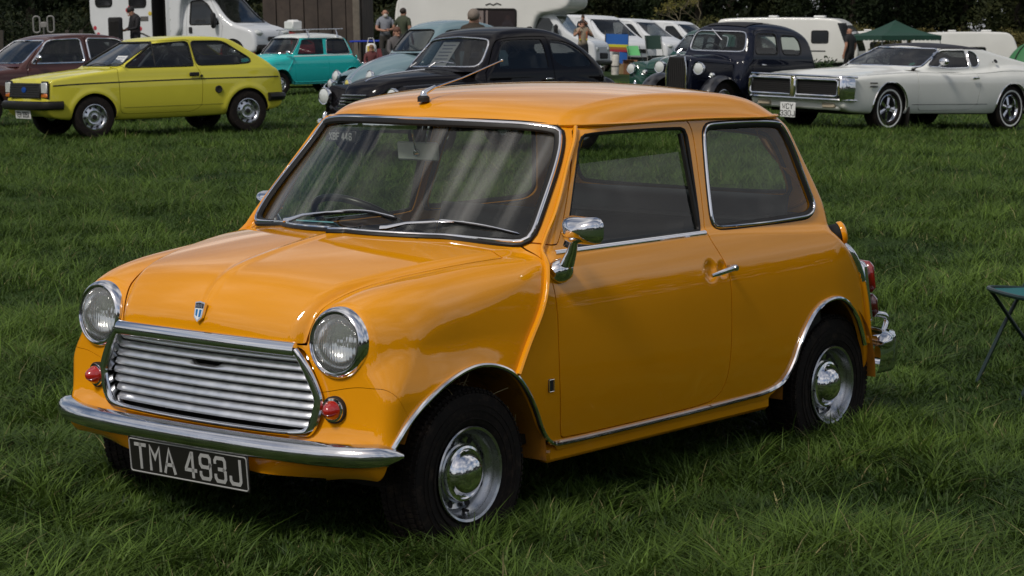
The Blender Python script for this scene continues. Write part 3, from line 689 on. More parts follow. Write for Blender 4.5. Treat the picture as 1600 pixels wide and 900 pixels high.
    Cc = P.mean(0); outw = P-Cc; outw -= (outw*N).sum(1)[:, None]*N; outw /= np.linalg.norm(outw, axis=1)[:, None]
    mb = MB(); mb.tube(P+N*.004, 1., n=10, closed=True, up=N, flat=(.0185, .010)); mb.build('windscreen_seal', M_RUB, root)
    mb = MB(); mb.tube(P+N*.0125+outw*.004, 1., n=8, closed=True, up=N, flat=(.0055, .0042)); mb.build('windscreen_trim', M_CHROME, root)
    for s_ in (1, -1):
        P = drape(F, densify(QW_POLY, 110), 1, s_, s_*.3); N = normals_of(F, P, .008); mb = MB(); mb.tube(P-N*.003, 1., n=8, closed=True, up=N, flat=(.016, .007)); mb.build('window_seal', M_RUB, root)
        mb = MB(); Cc = P.mean(0); ow = P-Cc; ow /= np.linalg.norm(ow, axis=1)[:, None]; mb.tube(P+N*.003+ow*.003, 1., n=8, closed=True, up=N, flat=(.0055, .006)); mb.build('window_frame', M_CHROME, root)
    P = drape(F, densify(RW_POLY, 90), 0, -1, -1.5); N = normals_of(F, P, .008); mb = MB(); mb.tube(P, 1., n=8, closed=True, up=N, flat=(.014, .007)); mb.build('window_seal', M_RUB, root)
    # chrome edge of arches and sill in one run
    for s_ in (1, -1):
        a = [(.372, .335), (.351, .380), (.302, .443), (.237, .498), (.142, .545), (.03, .573), (-.057, .572), (-.146, .542), (-.208, .486), (-.263, .41), (-.307, .334), (-.36, .290), (-.42, .283), (-.9, .2825), (-1.3, .286), (-1.62, .291), (-1.693, .355), (-1.735, .456), (-1.808, .538), (-1.87, .567), (-1.932, .580), (-2.0, .575), (-2.066, .546), (-2.13, .50), (-2.175, .45), (-2.225, .378)]
        P = drape(F, smoothline(a, 170), 1, s_, s_*.3); N = normals_of(F, P, .008); mb = MB(); mb.tube(P+N*.004, 1., n=8, up=N, flat=(.0075, .009)); mb.build('sill_trim', M_CHROME if detail else body_m, root)
        # sill below the trim
        mb = MB(); mb.box((-.99, s_*.640, .250), (1.24, .05, .056), .012); mb.build('sill', body_m, root)
    # wells, floor
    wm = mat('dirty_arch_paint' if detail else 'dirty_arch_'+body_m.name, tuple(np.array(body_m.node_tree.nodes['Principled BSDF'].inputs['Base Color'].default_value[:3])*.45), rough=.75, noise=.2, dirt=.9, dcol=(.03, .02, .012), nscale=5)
    for s_ in (1, -1):
        mb = MB(); wheel_well(mb, 0, .25, .335, s_*.36, s_*.688, .2, .42); mb.build('wheel_well', wm, root)
        mb = MB(); wheel_well(mb, -1.97, .26, .315, s_*.38, s_*.685, .2); mb.build('wheel_well', wm, root)
    mb = MB(); mb.box((-1.0, 0, .26), (2.5, 1.18, .05)); mb.box((-.1, 0, .33), (.75, .62, .2)); mb.box((-2.05, 0, .33), (.6, .7, .2))
    mb.tube([(-.2, .18, .17), (-1.2, .18, .15), (-2.3, .18, .17)], .022, n=8); mb.box((0, 0, .24), (.12, 1.0, .06)); mb.build('underbody', M_UNDER, root)
    # wheels
    pr = wheel_proto(root, .25, .148, .143, style=wheels, n=56 if detail else 28)
    place_wheels(root, pr, [(0, .600, .25), (-2.036, .583, .25), (0, -.600, .25), (-2.036, -.583, .25)])
    # headlamps
    def headlamp(s_):
        e = bpy.data.objects.new('headlight', None); link(e, root); e.location = (.385, s_*.505, .668); e.rotation_euler = (0, -.09, s_*.05); e.empty_display_size = .05
        mb = MB(); mb.lathe([(.101, -.055), (.104, -.03), (.104, -.010), (.101, .002), (.096, .010), (.091, .013), (.0885, .010), (.0885, .004), (.0855, .004), (.0845, .007), (.082, .007), (.081, .002)], axis=(1, 0, 0), n=56); mb.build('headlight_rim', M_CHROME, e)
        mb = MB(); mb.lathe([(.083, -.002), (.079, -.03), (.06, -.055), (.03, -.068), (0, -.07)], axis=(1, 0, 0), n=40); mb.lathe([(.014, -.068), (.014, -.03), (.010, -.022), (0, -.02)], axis=(1, 0, 0), n=12); mb.build('reflector', M_CHROME, e)
        mb = MB(); mb.lathe([(.0835, .004), (.078, .012), (.066, .019), (.05, .0245), (.03, .0285), (.012, .030), (0, .0302)], axis=(1, 0, 0), n=48); mb.build('lens', lens_mat(), e, smooth=True)
    for s_ in (1, -1): headlamp(s_)
    for s_ in (1, -1):
        e = bpy.data.objects.new('indicator_lamp', None); link(e, root); e.location = (.404, s_*.507, .479); e.rotation_euler = (0, 0, s_*.12); e.empty_display_size = .03
        mb = MB(); mb.lathe([(.036, -.015), (.037, .0), (.034, .006), (.028, .007)], axis=(1, 0, 0), n=28); mb.build('lamp_base', M_CHROME, e)
        mb = MB(); mb.lathe([(.039, -.012), (.039, .002), (.035, .003)], axis=(1, 0, 0), n=28); mb.build('lamp_gasket', M_BLACK, e)
        mb = MB(); mb.lathe([(.028, .004), (.0275, .012), (.0245, .016), (.0235, .021), (.020, .025), (.0185, .029), (.014, .033), (.012, .036), (.006, .039), (0, .040)], axis=(1, 0, 0), n=24); mb.build('lens', M_RED if detail else M_AMBER, e)
    # grille
    g = bpy.data.objects.new('grille', None); link(g, root); g.empty_display_size = .05
    def xg(y, z): return .443-.14*y*y-.004*(z-.41)
    def hw(z): return float(np.interp(z, [.405, .42, .50, .575, .635, .65], [.415, .432, .457, .43, .392, .36]))
    mb = MB(); mb.add([(.33, -.46, .39), (.33, .46, .39), (.33, .46, .67), (.33, -.46, .67)], [(0, 1, 2, 3)]); mb.build('backing', M_BLACK, g)
    nsl = 8
    for k in range(nsl):
        zc_ = .6135-k*.0272; q = hw(zc_)-.008; ys = np.linspace(-q, q, 41); S = []
        for dx, dz in ((-.018, .0118), (-.010, .0112), (-.003, .0062), (.001, 0), (.004, -.0062), (.003, -.0092), (-.012, -.0095)):
            row = []
            for y in ys:
                notch = 0
                if k == 2 and detail: notch = .010*ss(.062-abs(y), 0, .02)
                e_ = .012*ss(abs(y), q-.03, q)
                row.append((xg(y, zc_)-.020+dx-e_, y, zc_+(dz-notch if dz > 0 else dz)))
            S.append(row)
        mb = MB(); mb.sheet(S); mb.build('slat', mat('grille_aluminium', (.82, .83, .86), rough=.34, metal=1, noise=.03, nscale=25), g, smooth=True)
    # bright surround: top bar and the lower three sides
    top = [(y, .655-.02*y*y) for y in np.linspace(-.378, .378, 31)]
    mb = MB(); P = np.array([(xg(y, z)+.004, y, z-.010) for y, z in top]); mb.tube(P, 1., n=12, up=(1, 0, .35), flat=(.0215, .012)); mb.build('surround_top', M_CHROME, g)
    low = densify(chaikin([(.378, .640), (.395, .622), (.43, .572), (.458, .515), (.461, .49), (.437, .418), (.405, .399), (.2, .396), (-.2, .396), (-.405, .399), (-.437, .418), (-.461, .49), (-.458, .515), (-.43, .572), (-.395, .622), (-.378, .640)], 2, False), 110, False)
    P = np.array([(xg(y, z)+.002, y, z) for y, z in low]); up = np.tile((1., 0, 0), (len(P), 1)); wv = np.where(np.abs(low[:, 0]) > .40, .0165, .0085)
    mb = MB(); V0 = []
    k = np.convolve(np.pad(wv, 4, mode='edge'), np.ones(9)/9, 'valid')
    n_ = 10; a = np.arange(n_)*2*PI/n_; Tn = np.gradient(P, axis=0); Tn /= np.linalg.norm(Tn, axis=1)[:, None]; Uu = np.cross(up, Tn)
    for i in range(len(P)): V0.append(P[i]+np.outer(np.cos(a)*k[i], Uu[i])+np.outer(np.sin(a)*.010, up[i]))
    mb.add(np.concatenate(V0), [(i*n_+j, i*n_+(j+1) % n_, (i+1)*n_+(j+1) % n_, (i+1)*n_+j) for i in range(len(P)-1) for j in range(n_)])
    for sk in (low[::-1], np.array([(y, z-.022) for y, z in top])):
        mb.sheet([[(xg(y, z)+.002, y*.985, .52+(z-.52)*.985) for y, z in sk], [(xg(y, z)-.05, y*.985, .52+(z-.52)*.985) for y, z in sk]])
    mb.build('surround', M_CHROME, g)
    # bumpers
    def bumper(nm, pts, w=.033, m=M_CHROME2):
        P = densify(chaikin(pts, 3, False), 90, False); Tn = np.gradient(P, axis=0); Tn /= np.linalg.norm(Tn, axis=1)[:, None]; o = np.cross(Tn, (0, 0, 1)); o *= np.sign((o*(P-P.mean(0))).sum(1))[:, None]
        prof = [(-.012, 1.02), (.006, .98), (.022, .72), (.030, .35), (.032, 0), (.030, -.35), (.022, -.72), (.006, -.98), (-.012, -1.02), (-.008, -.9), (.016, -.6), (.022, 0), (.016, .6), (-.008, .9)]
        V0 = []; L = len(P)
        for i in range(L):
            e_ = min(i, L-1-i)/4.; kk = math.sqrt(min(1, .06+e_))
            V0 += [P[i]+o[i]*a_*(.5+.5*kk)+np.array([0, 0, b_*w*kk]) for a_, b_ in prof]
        n_ = len(prof); mb = MB(); mb.add(V0, [(i*n_+j, i*n_+(j+1) % n_, (i+1)*n_+(j+1) % n_, (i+1)*n_+j) for i in range(L-1) for j in range(n_)]+[tuple(range(n_)), tuple((L-1)*n_+j for j in range(n_))[::-1]])
        return mb.build(nm, m, root)
    bumper('front_bumper', [(.335, -.705, .362), (.40, -.665, .362), (.455, -.56, .360), (.485, -.35, .358), (.494, 0, .357), (.485, .35, .358), (.455, .56, .360), (.40, .665, .362), (.335, .705, .362)])
    bumper('rear_bumper', [(-2.30, -.69, .375), (-2.38, -.68, .375), (-2.47, -.58, .373), (-2.51, -.3, .37), (-2.52, 0, .37), (-2.51, .3, .37), (-2.47, .58, .373), (-2.38, .68, .375), (-2.30, .69, .375)])
    if detail:
        for s_ in (1, -1):
            mb = MB(); mb.tube(chaikin([(-2.40, s_*.50, .445), (-2.47, s_*.56, .455), (-2.525, s_*.585, .450), (-2.535, s_*.585, .42), (-2.49, s_*.59, .37)], 2, False), .011, n=10); mb.build('corner_bar', M_CHROME, root)
            P = chaikin([(-2.33, s_*.655, .325), (-2.40, s_*.665, .325), (-2.49, s_*.645, .325), (-2.55, s_*.57, .325), (-2.565, s_*.50, .325)], 2, False); nn = P-np.array([-2.25, s_*.42, .325]); nn /= np.linalg.norm(nn, axis=1)[:, None]
            pr_ = [(-.012, .072), (.006, .070), (.016, .05), (.022, .0), (.016, -.05), (.006, -.070), (-.012, -.072)]; mb = MB()
            mb.sheet([[p+nn[i]*a_+np.array([0, 0, b_]) for a_, b_ in pr_] for i, p in enumerate(P)]); mb.build('bumper_end', M_CHROME, root, smooth=True)
    # number plate
    def plate(nm, c, rx, text, wd, ht, face, ink, frame=None, U=(0, 1, 0), th=.0095, h_=.079, w_=.050, adv=.0605):
        e = bpy.data.objects.new(nm, None); link(e, root); e.location = c; e.rotation_euler = rx; e.empty_display_size = .05
        mb = MB(); mb.box((0, 0, 0), (.006, wd, ht), .002); mb.build('plate', face, e)
        if frame:
            mb = MB(); q_ = .006; P = np.array([(sx_*(wd/2-q_-.008)+.008*math.cos(t_), sz_*(ht/2-q_-.008)+.008*math.sin(t_)) for sx_, sz_, t0_ in ((1, 1, 0), (-1, 1, PI/2), (-1, -1, PI), (1, -1, 1.5*PI)) for t_ in np.linspace(t0_, t0_+PI/2, 5)]); mb.tube([(.0035, y, z) for y, z in P], .0022, n=6, closed=True); mb.build('plate_border', frame, e)
        lettering(text, h_, adv, w_, th, (.0033, 0, 0), (0, 1, 0), (0, 0, 1)).build('plate_lettering', ink, e); return e
    if detail:
        plate('number_plate', (.494, 0, .275), (0, .09, 0), plate_text, .515, .112, mat('plate_black', (.012, .011, .010), rough=.35), mat('plate_silver', (.34, .34, .33), rough=.5, noise=.08), mat('plate_silver', (1, 1, 1)), th=.0105, h_=.080, w_=.052, adv=.0630)
        mb = MB(); mb.box((.47, 0, .31), (.05, .3, .02)); mb.box((.43, .12, .30), (.08, .02, .06)); mb.box((.43, -.12, .30), (.08, .02, .06)); mb.build('plate_bracket', M_BLACK, root)
    # badge on the bonnet nose
    if detail:
        e = bpy.data.objects.new('bonnet_badge', None); link(e, root); e.location = (.4375, 0, .722); e.rotation_euler = (0, -.27, 0); e.empty_display_size = .02
        sh = [(-.020, .026), (-.010, .028), (0, .030), (.010, .028), (.020, .026), (.0185, .004), (.0165, -.018), (0, -.032), (-.0165, -.018), (-.0185, .004)]
        mb = MB(); mb.prism(sh, -.006, .004, U=(0, 1, 0), Vv=(0, 0, 1), Wd=(1, 0, 0)); mb.build('shield', M_CHROME, e, smooth=False)
        mb = MB(); mb.prism([(a*.84, b*.86) for a, b in sh], .004, .0046, U=(0, 1, 0), Vv=(0, 0, 1), Wd=(1, 0, 0)); mb.build('shield_face', mat('badge_white', (.75, .78, .8), rough=.25), e, smooth=False)
        mb = MB(); mb.prism([(-.0168, .0225), (0, .0255), (.0168, .0225), (.0160, .0085), (-.0160, .0085)], .0046, .0052, U=(0, 1, 0), Vv=(0, 0, 1), Wd=(1, 0, 0)); mb.build('shield_band', mat('badge_black', (.012, .012, .016), rough=.3), e, smooth=False)
        mb = MB()
        for a in (-.0125, .003): mb.prism([(a, .005), (a+.0095, .005), (a+.0085 if a > 0 else a+.009, -.0165 if a < 0 else -.0165), (a+.002 if a < 0 else a, -.013 if a < 0 else -.018)], .0046, .0052, U=(0, 1, 0), Vv=(0, 0, 1), Wd=(1, 0, 0))
        mb.build('shield_stripe', mat('badge_blue', (.01, .16, .42), rough=.3), e, smooth=False)
        lettering('MINI', .0115, .0072, .0060, .0013, (.0053, 0, .0155), (0, 1, 0), (0, 0, 1), .0005).build('badge_lettering', M_CHROME, e)
    # rear lamps, fuel cap, chrome
    for s_ in (1, -1):
        e = bpy.data.objects.new('tail_lamp', None); link(e, root); e.location = (-2.37, s_*.570, .555); e.rotation_euler = (0, .16, s_*-.30); e.empty_display_size = .05
        mb = MB(); mb.box((.018, 0, 0), (.05, .115, .235), .018); mb.build('lamp_base', M_CHROME, e)
        mb = MB(); mb.box((-.022, s_*.002, .050), (.046, .100, .120), .020); mb.build('lens', mat('tail_red', (.22, .006, .005), rough=.12, coat=1), e)
        mb = MB(); mb.box((-.022, s_*.002, -.060), (.046, .100, .088), .020); mb.build('lens', mat('dark_red_lens', (.10, .008, .008), rough=.15, coat=1), e)
    e = bpy.data.objects.new('fuel_filler', None); link(e, root); e.location = (-2.105, .622, .790); e.rotation_euler = (0, -.25, math.radians(138)); e.empty_display_size = .03
    mb = MB(); mb.lathe([(.038, -.05), (.038, .010), (.034, .016)], axis=(1, 0, 0), n=24); mb.build('filler_neck', M_BLACK, e)
    mb = MB(); mb.lathe([(.040, .006), (.043, .012), (.042, .022), (.036, .028), (.015, .031), (0, .032)], axis=(1, 0, 0), n=28); mb.build('filler_cap', body_m, e)
    return F, body
def lens_mat():
    if 'headlamp_glass' in MATS: return MATS['headlamp_glass']
    m = bpy.data.materials.new('headlamp_glass'); m.use_nodes = True; nt = m.node_tree; nt.nodes.clear(); L = nt.links
    o = nt.nodes.new('ShaderNodeOutputMaterial'); g = nt.nodes.new('ShaderNodeBsdfGlass'); g.inputs['IOR'].default_value = 1.12; g.inputs['Roughness'].default_value = .04; g.inputs[0].default_value = (.93, .95, .93, 1)
    d = nt.nodes.new('ShaderNodeBsdfDiffuse'); d.inputs[0].default_value = (.85, .86, .84, 1)
    gl = nt.nodes.new('ShaderNodeBsdfGlossy'); gl.inputs['Roughness'].default_value = .03
    t = nt.nodes.new('ShaderNodeTexCoord'); w = nt.nodes.new('ShaderNodeTexWave'); w.wave_type = 'BANDS'; w.bands_direction = 'Y'; w.inputs['Scale'].default_value = 36; w.inputs['Distortion'].default_value = 0
    L.new(t.outputs['Object'], w.inputs['Vector'])
    b = nt.nodes.new('ShaderNodeBump'); b.inputs['Strength'].default_value = 1.0; b.inputs['Distance'].default_value = .003; L.new(w.outputs['Fac'], b.inputs['Height'])
    for q in (g, gl): L.new(b.outputs[0], q.inputs['Normal'])
    mx = nt.nodes.new('ShaderNodeMixShader'); mx.inputs[0].default_value = .15; L.new(g.outputs[0], mx.inputs[1]); L.new(d.outputs[0], mx.inputs[2])
    f = nt.nodes.new('ShaderNodeFresnel'); f.inputs[0].default_value = 1.5; m2 = nt.nodes.new('ShaderNodeMixShader'); L.new(f.outputs[0], m2.inputs[0]); L.new(mx.outputs[0], m2.inputs[1]); L.new(gl.outputs[0], m2.inputs[2])
    L.new(m2.outputs[0], o.inputs[0]); MATS['headlamp_glass'] = m; return m
plate_text = 'TMA 493J'
import time
T0 = time.time()
M_ORANGE = paint('orange_car_paint', (.78, .305, .004))
car = thing('parked_car', 'glossy orange two-door small saloon with chrome grille and black plate, nearest car', 'car')
MF, mbody = build_small_car(car, M_ORANGE, M_ORANGE)
print('mini', time.time()-T0)
# ------------------------------------------------------------------ fittings and inside of the orange car
def tube_obj(name, P, r, m, parent, n=10, **k): mb = MB(); mb.tube(P, r, n=n, **k); return mb.build(name, m, parent)
def sub(name, parent, loc=(0, 0, 0), rot=(0, 0, 0)):
    e = bpy.data.objects.new(name, None); link(e, parent); e.location = loc; e.rotation_euler = rot; e.empty_display_size = .05; return e
def seat(parent, x, y, w=.46, m=None, hb=.44, rows=6, lean=.22, z=.36):
    m = m or M_VINYL; e = sub('seat', parent, (x, y, z))
    def cushion(nm, L, wd, th, R, o):
        G = []; nx, ny = 19, 15; mb = MB()
        for sg in (1, -1):
            G = []
            for i in range(nx):
                u = -1+2*i/(nx-1); row = []
                for j in range(ny):
                    v = -1+2*j/(ny-1); f = max(0, 1-abs(u)**6)**.5*max(0, 1-abs(v)**6)**.5
                    q = sg*th*(.55+.45*f)*(f**.4)+ (sg > 0)*.006*math.cos(u*rows*PI)*f
                    row.append(np.array([u*L/2*(1 if f > 0 else 1), v*wd/2, q]))
                G.append(row)
            mb.sheet(np.array(G)@np.asarray(R).T+np.asarray(o))
        mb.build(nm, m, e, smooth=True)
    cushion('seat_base', .46, w, .07, roty(-.12), (0, 0, 0)); cushion('backrest', hb, w*.98, .05, roty(PI/2-lean)@np.diag([1, 1, -1]), (-.28, 0, .29))
    return e
def small_car_inside(root, body_m, detail=True):
    mb = MB(); mb.box((-1.0, 0, .30), (1.9, 1.22, .03)); mb.box((-.98, 0, .36), (1.3, .16, .10), .03); mb.build('floor_pan', M_BLACK, root)
    mb = MB()
    for s_ in (1, -1): mb.box((-.9, s_*.648, .60), (.9, .03, .46), .01); mb.box((-1.68, s_*.62, .60), (.6, .04, .46), .01)
    mb.build('door_card', M_VINYL, root)
    mb = MB(); G = []
    for y in np.linspace(-.60, .60, 17): G.append([(-.30-.38*y*y-.0, y, .875), (-.38-.3*y*y, y, .850), (-.52, y, .835), (-.55, y, .825), (-.60, y, .80), (-.56, y, .70), (-.50, y, .45)])
    mb.sheet(G); mb.build('dashboard', M_VINYL, root, smooth=True)
    mb = MB(); mb.box((-.60, 0, .80), (.05, .36, .13), .03); mb.lathe([(.05, 0), (.05, .012), (.044, .014)], c=(-.625, 0, .80), axis=(-1, 0, 0), n=20); mb.build('instrument_panel', M_BLACK, root)
    e = sub('steering_wheel', root, (-.64, -.33, .868), (0, -.62, 0))
    a = np.linspace(0, 2*PI, 56, endpoint=False); mb = MB(); mb.tube([(.193*math.cos(t), .193*math.sin(t), 0) for t in a], .0125, n=10, closed=True); mb.build('wheel_rim', mat('steering_black', (.012, .012, .012), rough=.3), e)
    mb = MB(); mb.tube([(0, -.19, 0), (-.02, -.08, -.03), (-.02, .08, -.03), (0, .19, 0)], .009, n=8, flat=(1.6, .6), up=(0, 0, 1)); mb.lathe([(.035, -.05), (.032, -.02), (0, -.015)], n=18); mb.tube([(0, 0, -.04), (0, 0, -.38)], .018, n=8); mb.build('steering_spoke', M_BLACK, e)
    seat(root, -.95, .30, w=.47, z=.40); seat(root, -.95, -.32, w=.47, z=.40)
    seat(root, -1.62, 0, w=1.05, hb=.46, rows=5, z=.42)
    mb = MB(); G = [[(-1.86, y, .845), (-1.90, y, .862), (-2.10, y, .868)] for y in np.linspace(-.58, .58, 9)]; mb.sheet(G); mb.build('rear_shelf', M_TRIM, root)
    # roof lining and the padded rail above the screen
    mb = MB(); mb.sheet([[(-.62-.3*y*y, y, 1.222-.03*y*y), (-.72-.2*y*y, y, 1.255-.06*y*y), (-1.1, y, 1.285-.15*y*y), (-1.5, y, 1.28-.15*y*y), (-1.86, y, 1.235-.12*y*y)] for y in np.linspace(-.52, .52, 13)]); mb.build('headlining', mat('headlining', (.14, .13, .115), rough=.9), root, smooth=True)
    e = sub('interior_mirror', root, (-.645, -.10, 1.135), (0, .1, .12))
    mb = MB(); mb.box((0, 0, 0), (.012, .165, .062), .006); mb.build('mirror_back', mat('mirror_back_grey', (.62, .66, .62), rough=.4), e)
    mb = MB(); mb.tube([(.008, 0, .0), (.022, .004, .015), (.028, -.0, .075)], .0042, n=8); mb.lathe([(.012, 0), (.011, .008), (.005, .01), (0, .01)], c=(.006, .0, -.004), axis=(1, 0, 0), n=16); mb.build('mirror_stem', M_CHROME2, e)
def small_car_outside(root, F):
    # wipers
    for pv, el, bl in (((-.262, -.326, .898), (-.300, -.10, .955), ((-.293, -.250, .934), (-.310, -.04, .963), (-.300, .115, .946))), ((-.236, .125, .901), (-.338, .365, .946), ((-.318, .285, .945), (-.350, .42, .938), (-.392, .545, .912)))):
        e = sub('wiper', root)
        mb = MB(); mb.lathe([(.019, -.012), (.018, .004), (.013, .012), (.010, .022), (0, .024)], c=pv, axis=(.45, 0, .89), n=16); mb.build('wiper_spindle', M_BLACK, e)
        p = np.array(pv)+[.010, 0, .024]; q = np.array(el); L = q-p
        mb = MB(); mb.tube([p-L*.04, p+L*.05, p+L*.3+[.006, 0, .010], p+L*.7+[.005, 0, .010], q+[.004, 0, .004]], [.009, .0095, .0062, .0033, .003], n=8, up=(.7, 0, .7), flat=(1, .7)); mb.build('wiper_arm', M_CHROME, e)
        B = chaikin(bl, 2, False); mb = MB(); mb.tube(B+np.array([.010, 0, .008]), [.002]+[.0048]*(len(B)-2)+[.002], n=6, up=(.7, 0, .7), flat=(.7, .8)); mb.build('wiper_blade', M_CHROME2, e)
        mb = MB(); mb.tube(B+np.array([.003, 0, .002]), .0035, n=6); mb.build('wiper_rubber', M_BLACK, e)
    for c_, sx, sy in (((-.205, .155, .899), .008, .008), ((-.215, .235, .897), .014, .022), ((-.200, -.18, .904), .012, .020)):
        mb = MB(); mb.lathe([(1, -.006), (1, .005), (.7, .008), (0, .009)], c=(0, 0, 0), axis=(0, 0, 1), n=14)
        V = np.concatenate(mb.v)*[sx, sy, 1.0]+np.array(c_); mb.v = [V]; mb.build('washer_jet' if sx < .01 else 'scuttle_bung', M_BLACK, root)
    # aerial on the roof edge
    e = sub('aerial', root, (-.60, -.035, 1.313)); tip = np.array([-.30, .085, .118])
    mb = MB(); mb.lathe([(.020, -.012), (.020, .002), (.015, .008), (0, .010)], n=18); mb.build('aerial_base', M_BLACK, e)
    mb = MB(); mb.tube([(0, 0, 0), (-.004, 0, .018), (-.045, .012, .036)], [.012, .010, .006], n=10); mb.lathe([(.011, .0), (.012, .012), (.008, .02), (0, .022)], n=12); mb.build('aerial_swivel', M_CHROME, e)
    mb = MB(); mb.tube([(-.03, .008, .030), tip*.5+[0, 0, .005], tip], [.0035, .0022, .0018], n=6); mb.ell(tip, (.004, .004, .004), 8, 6); mb.build('aerial_rod', M_CHROME2, e)
    # door mirrors
    for s_ in (1, -1):
        e = sub('door_mirror', root, (-.405 if s_ > 0 else -.60, s_*.70, .825 if s_ > 0 else .845)); e.scale = (1,)*3 if s_ > 0 else (.8,)*3
        mb = MB(); mb.lathe([(.036, -.03), (.037, -.006), (.030, .006), (.016, .02), (0, .022)], axis=(0, s_*.8, .6), n=24, sx=1.25); mb.build('mirror_foot_gasket' if 0 else 'mirror_foot', M_CHROME, e)
        mb = MB(); P = [(0, s_*.012, .012), (-.0, s_*.030, .05), (.006, s_*.045, .085)]; mb.tube(P, [.026, .018, .012], n=14, up=(1, 0, 0), flat=(.8, 1.1)); mb.build('mirror_stem', M_CHROME, e)
        G = []; nx, ny = 14, 24
        mb = MB()
        for i in range(nx):
            u = i/(nx-1); k = math.sin(min(1, u*1.0+.0)*PI/2)**.55 if u > 0 else 0; row = []
            for j in range(ny):
                t = 2*PI*j/ny; ct, st = math.cos(t), math.sin(t); q = (abs(ct)**4+abs(st)**4)**-.25
                row.append((.052-.062*u*1.0, s_*(.068+.075*k*q*ct), .118+.0*u+.043*k*q*st))
            G.append(row+[row[0]])
        mb.sheet(G); mb.build('mirror_shell', M_CHROME, e, smooth=True)
        mb = MB(); mb.add([g for g in G[-1][:-1]], [tuple(range(ny))]); mb.build('mirror_glass', M_CHROME, e)
    mb = MB(); mb.box((-.333, .7065, .474), (.024, .006, .040), .003); mb.build('wing_badge', M_BLACK, root)
    mb = MB(); P = [(-.333+a*.011, .7105, .474+b*.018) for a, b in ((-1, -1), (1, -1), (1, 1), (-1, 1))]; mb.tube(P, .0018, n=6, closed=True); mb.build('wing_badge_frame', M_CHROME, root)
mb = MB(); rs = np.random.default_rng(3)
for _ in range(34):
    a = PI*(.15+.95*rs.random()); y = .53+.14*rs.random(); rr = .252+.004*rs.random(); t = rs.normal(size=3)*.016; p = np.array([rr*math.cos(a), y, .25+rr*math.sin(a)]); t[1] = min(t[1], .02)
    mb.tube([p-t, p+np.array([math.cos(a), 0, math.sin(a)])*.006, p+t], .0011, n=4)
mb.build('dry_grass_bits', mat('straw', (.30, .24, .12), rough=.9), car)['kind'] = 'stuff'
small_car_inside(car, M_ORANGE); small_car_outside(car, MF)
mb = MB(); mb.box((0, 0, 0), (.11, .15, .004)); note = mb.build('paper_leaflet', mat('pale_blue_paper', (.22, .55, .66), rough=.7, noise=.1, nscale=30), None, smooth=False); note.location = (-.43, -.33, .885); note.rotation_euler = (0, -.45, .15)
props(note, 'light blue leaflet lying on the dashboard of the orange car', 'leaflet')
print('mini all', time.time()-T0)
# ------------------------------------------------------------------ the field
def vnoise(x, y, scale, seed=0):
    r = np.random.default_rng(1000+seed); G = r.random((256, 256)); u = x/scale; v = y/scale
    i = np.floor(u).astype(int); j = np.floor(v).astype(int); fu = u-i; fv = v-j; fu = fu*fu*(3-2*fu); fv = fv*fv*(3-2*fv)
    g = lambda a, b: G[a % 256, b % 256]
    return (g(i, j)*(1-fu)+g(i+1, j)*fu)*(1-fv)+(g(i, j+1)*(1-fu)+g(i+1, j+1)*fu)*fv
def ground_bump(x, y): return .050*(vnoise(x, y, .8, 1)-.5)+.045*(vnoise(x, y, .30, 2)-.5)+.095*np.exp(-((x-.45)**2+(y+.95)**2)/.75)+.030*np.exp(-((x+2.0)**2+(y-.85)**2)/.5)
def make_field():
    m = bpy.data.materials.new('field_turf'); m.use_nodes = True; nt = m.node_tree; b = nt.nodes['Principled BSDF']; L = nt.links
    b.inputs['Roughness'].default_value = .95; b.inputs['Specular IOR Level'].default_value = .1
    g = nt.nodes.new('ShaderNodeNewGeometry'); n1 = nt.nodes.new('ShaderNodeTexNoise'); n1.inputs['Scale'].default_value = 1.3; n1.inputs['Detail'].default_value = 8; n1.inputs['Roughness'].default_value = .7
    L.new(g.outputs['Position'], n1.inputs['Vector'])
    r = nt.nodes.new('ShaderNodeValToRGB'); e = r.color_ramp.elements; e[0].position = .32; e[0].color = (.012, .022, .006, 1); e[1].position = .70; e[1].color = (.040, .075, .016, 1)
    k = e.new(.52); k.color = (.024, .045, .010, 1); L.new(n1.outputs['Fac'], r.inputs[0]); L.new(r.outputs[0], b.inputs['Base Color'])
    n2 = nt.nodes.new('ShaderNodeTexNoise'); n2.inputs['Scale'].default_value = 14; n2.inputs['Detail'].default_value = 6; L.new(g.outputs['Position'], n2.inputs['Vector'])
    bp = nt.nodes.new('ShaderNodeBump'); bp.inputs['Strength'].default_value = .9; bp.inputs['Distance'].default_value = .05; L.new(n2.outputs['Fac'], bp.inputs['Height']); L.new(bp.outputs[0], b.inputs['Normal'])
    # rows along the view direction, wider and coarser with distance
    ds = np.concatenate([np.arange(-60, -2, 6.), np.arange(-2, 14, .14), np.arange(14, 60, .8), np.arange(60, 180, 6), np.arange(180, 900, 60.)])
    ts = np.linspace(-1, 1, 121); G = []
    for d in ds:
        w = 3.2+max(d, 0)*.30+(np.abs(ts)**6)*420; lat = ts*w
        x = CP[0]+d*math.cos(YAW)+lat*crt[0]; y = CP[1]+d*math.sin(YAW)+lat*crt[1]
        G.append(np.stack([x, y, gz(x, y)+ground_bump(x, y)*(d < 60)], 1))
    mb = MB(); mb.sheet(G); o = mb.build('field', m, None, smooth=True); props(o, kind='structure')
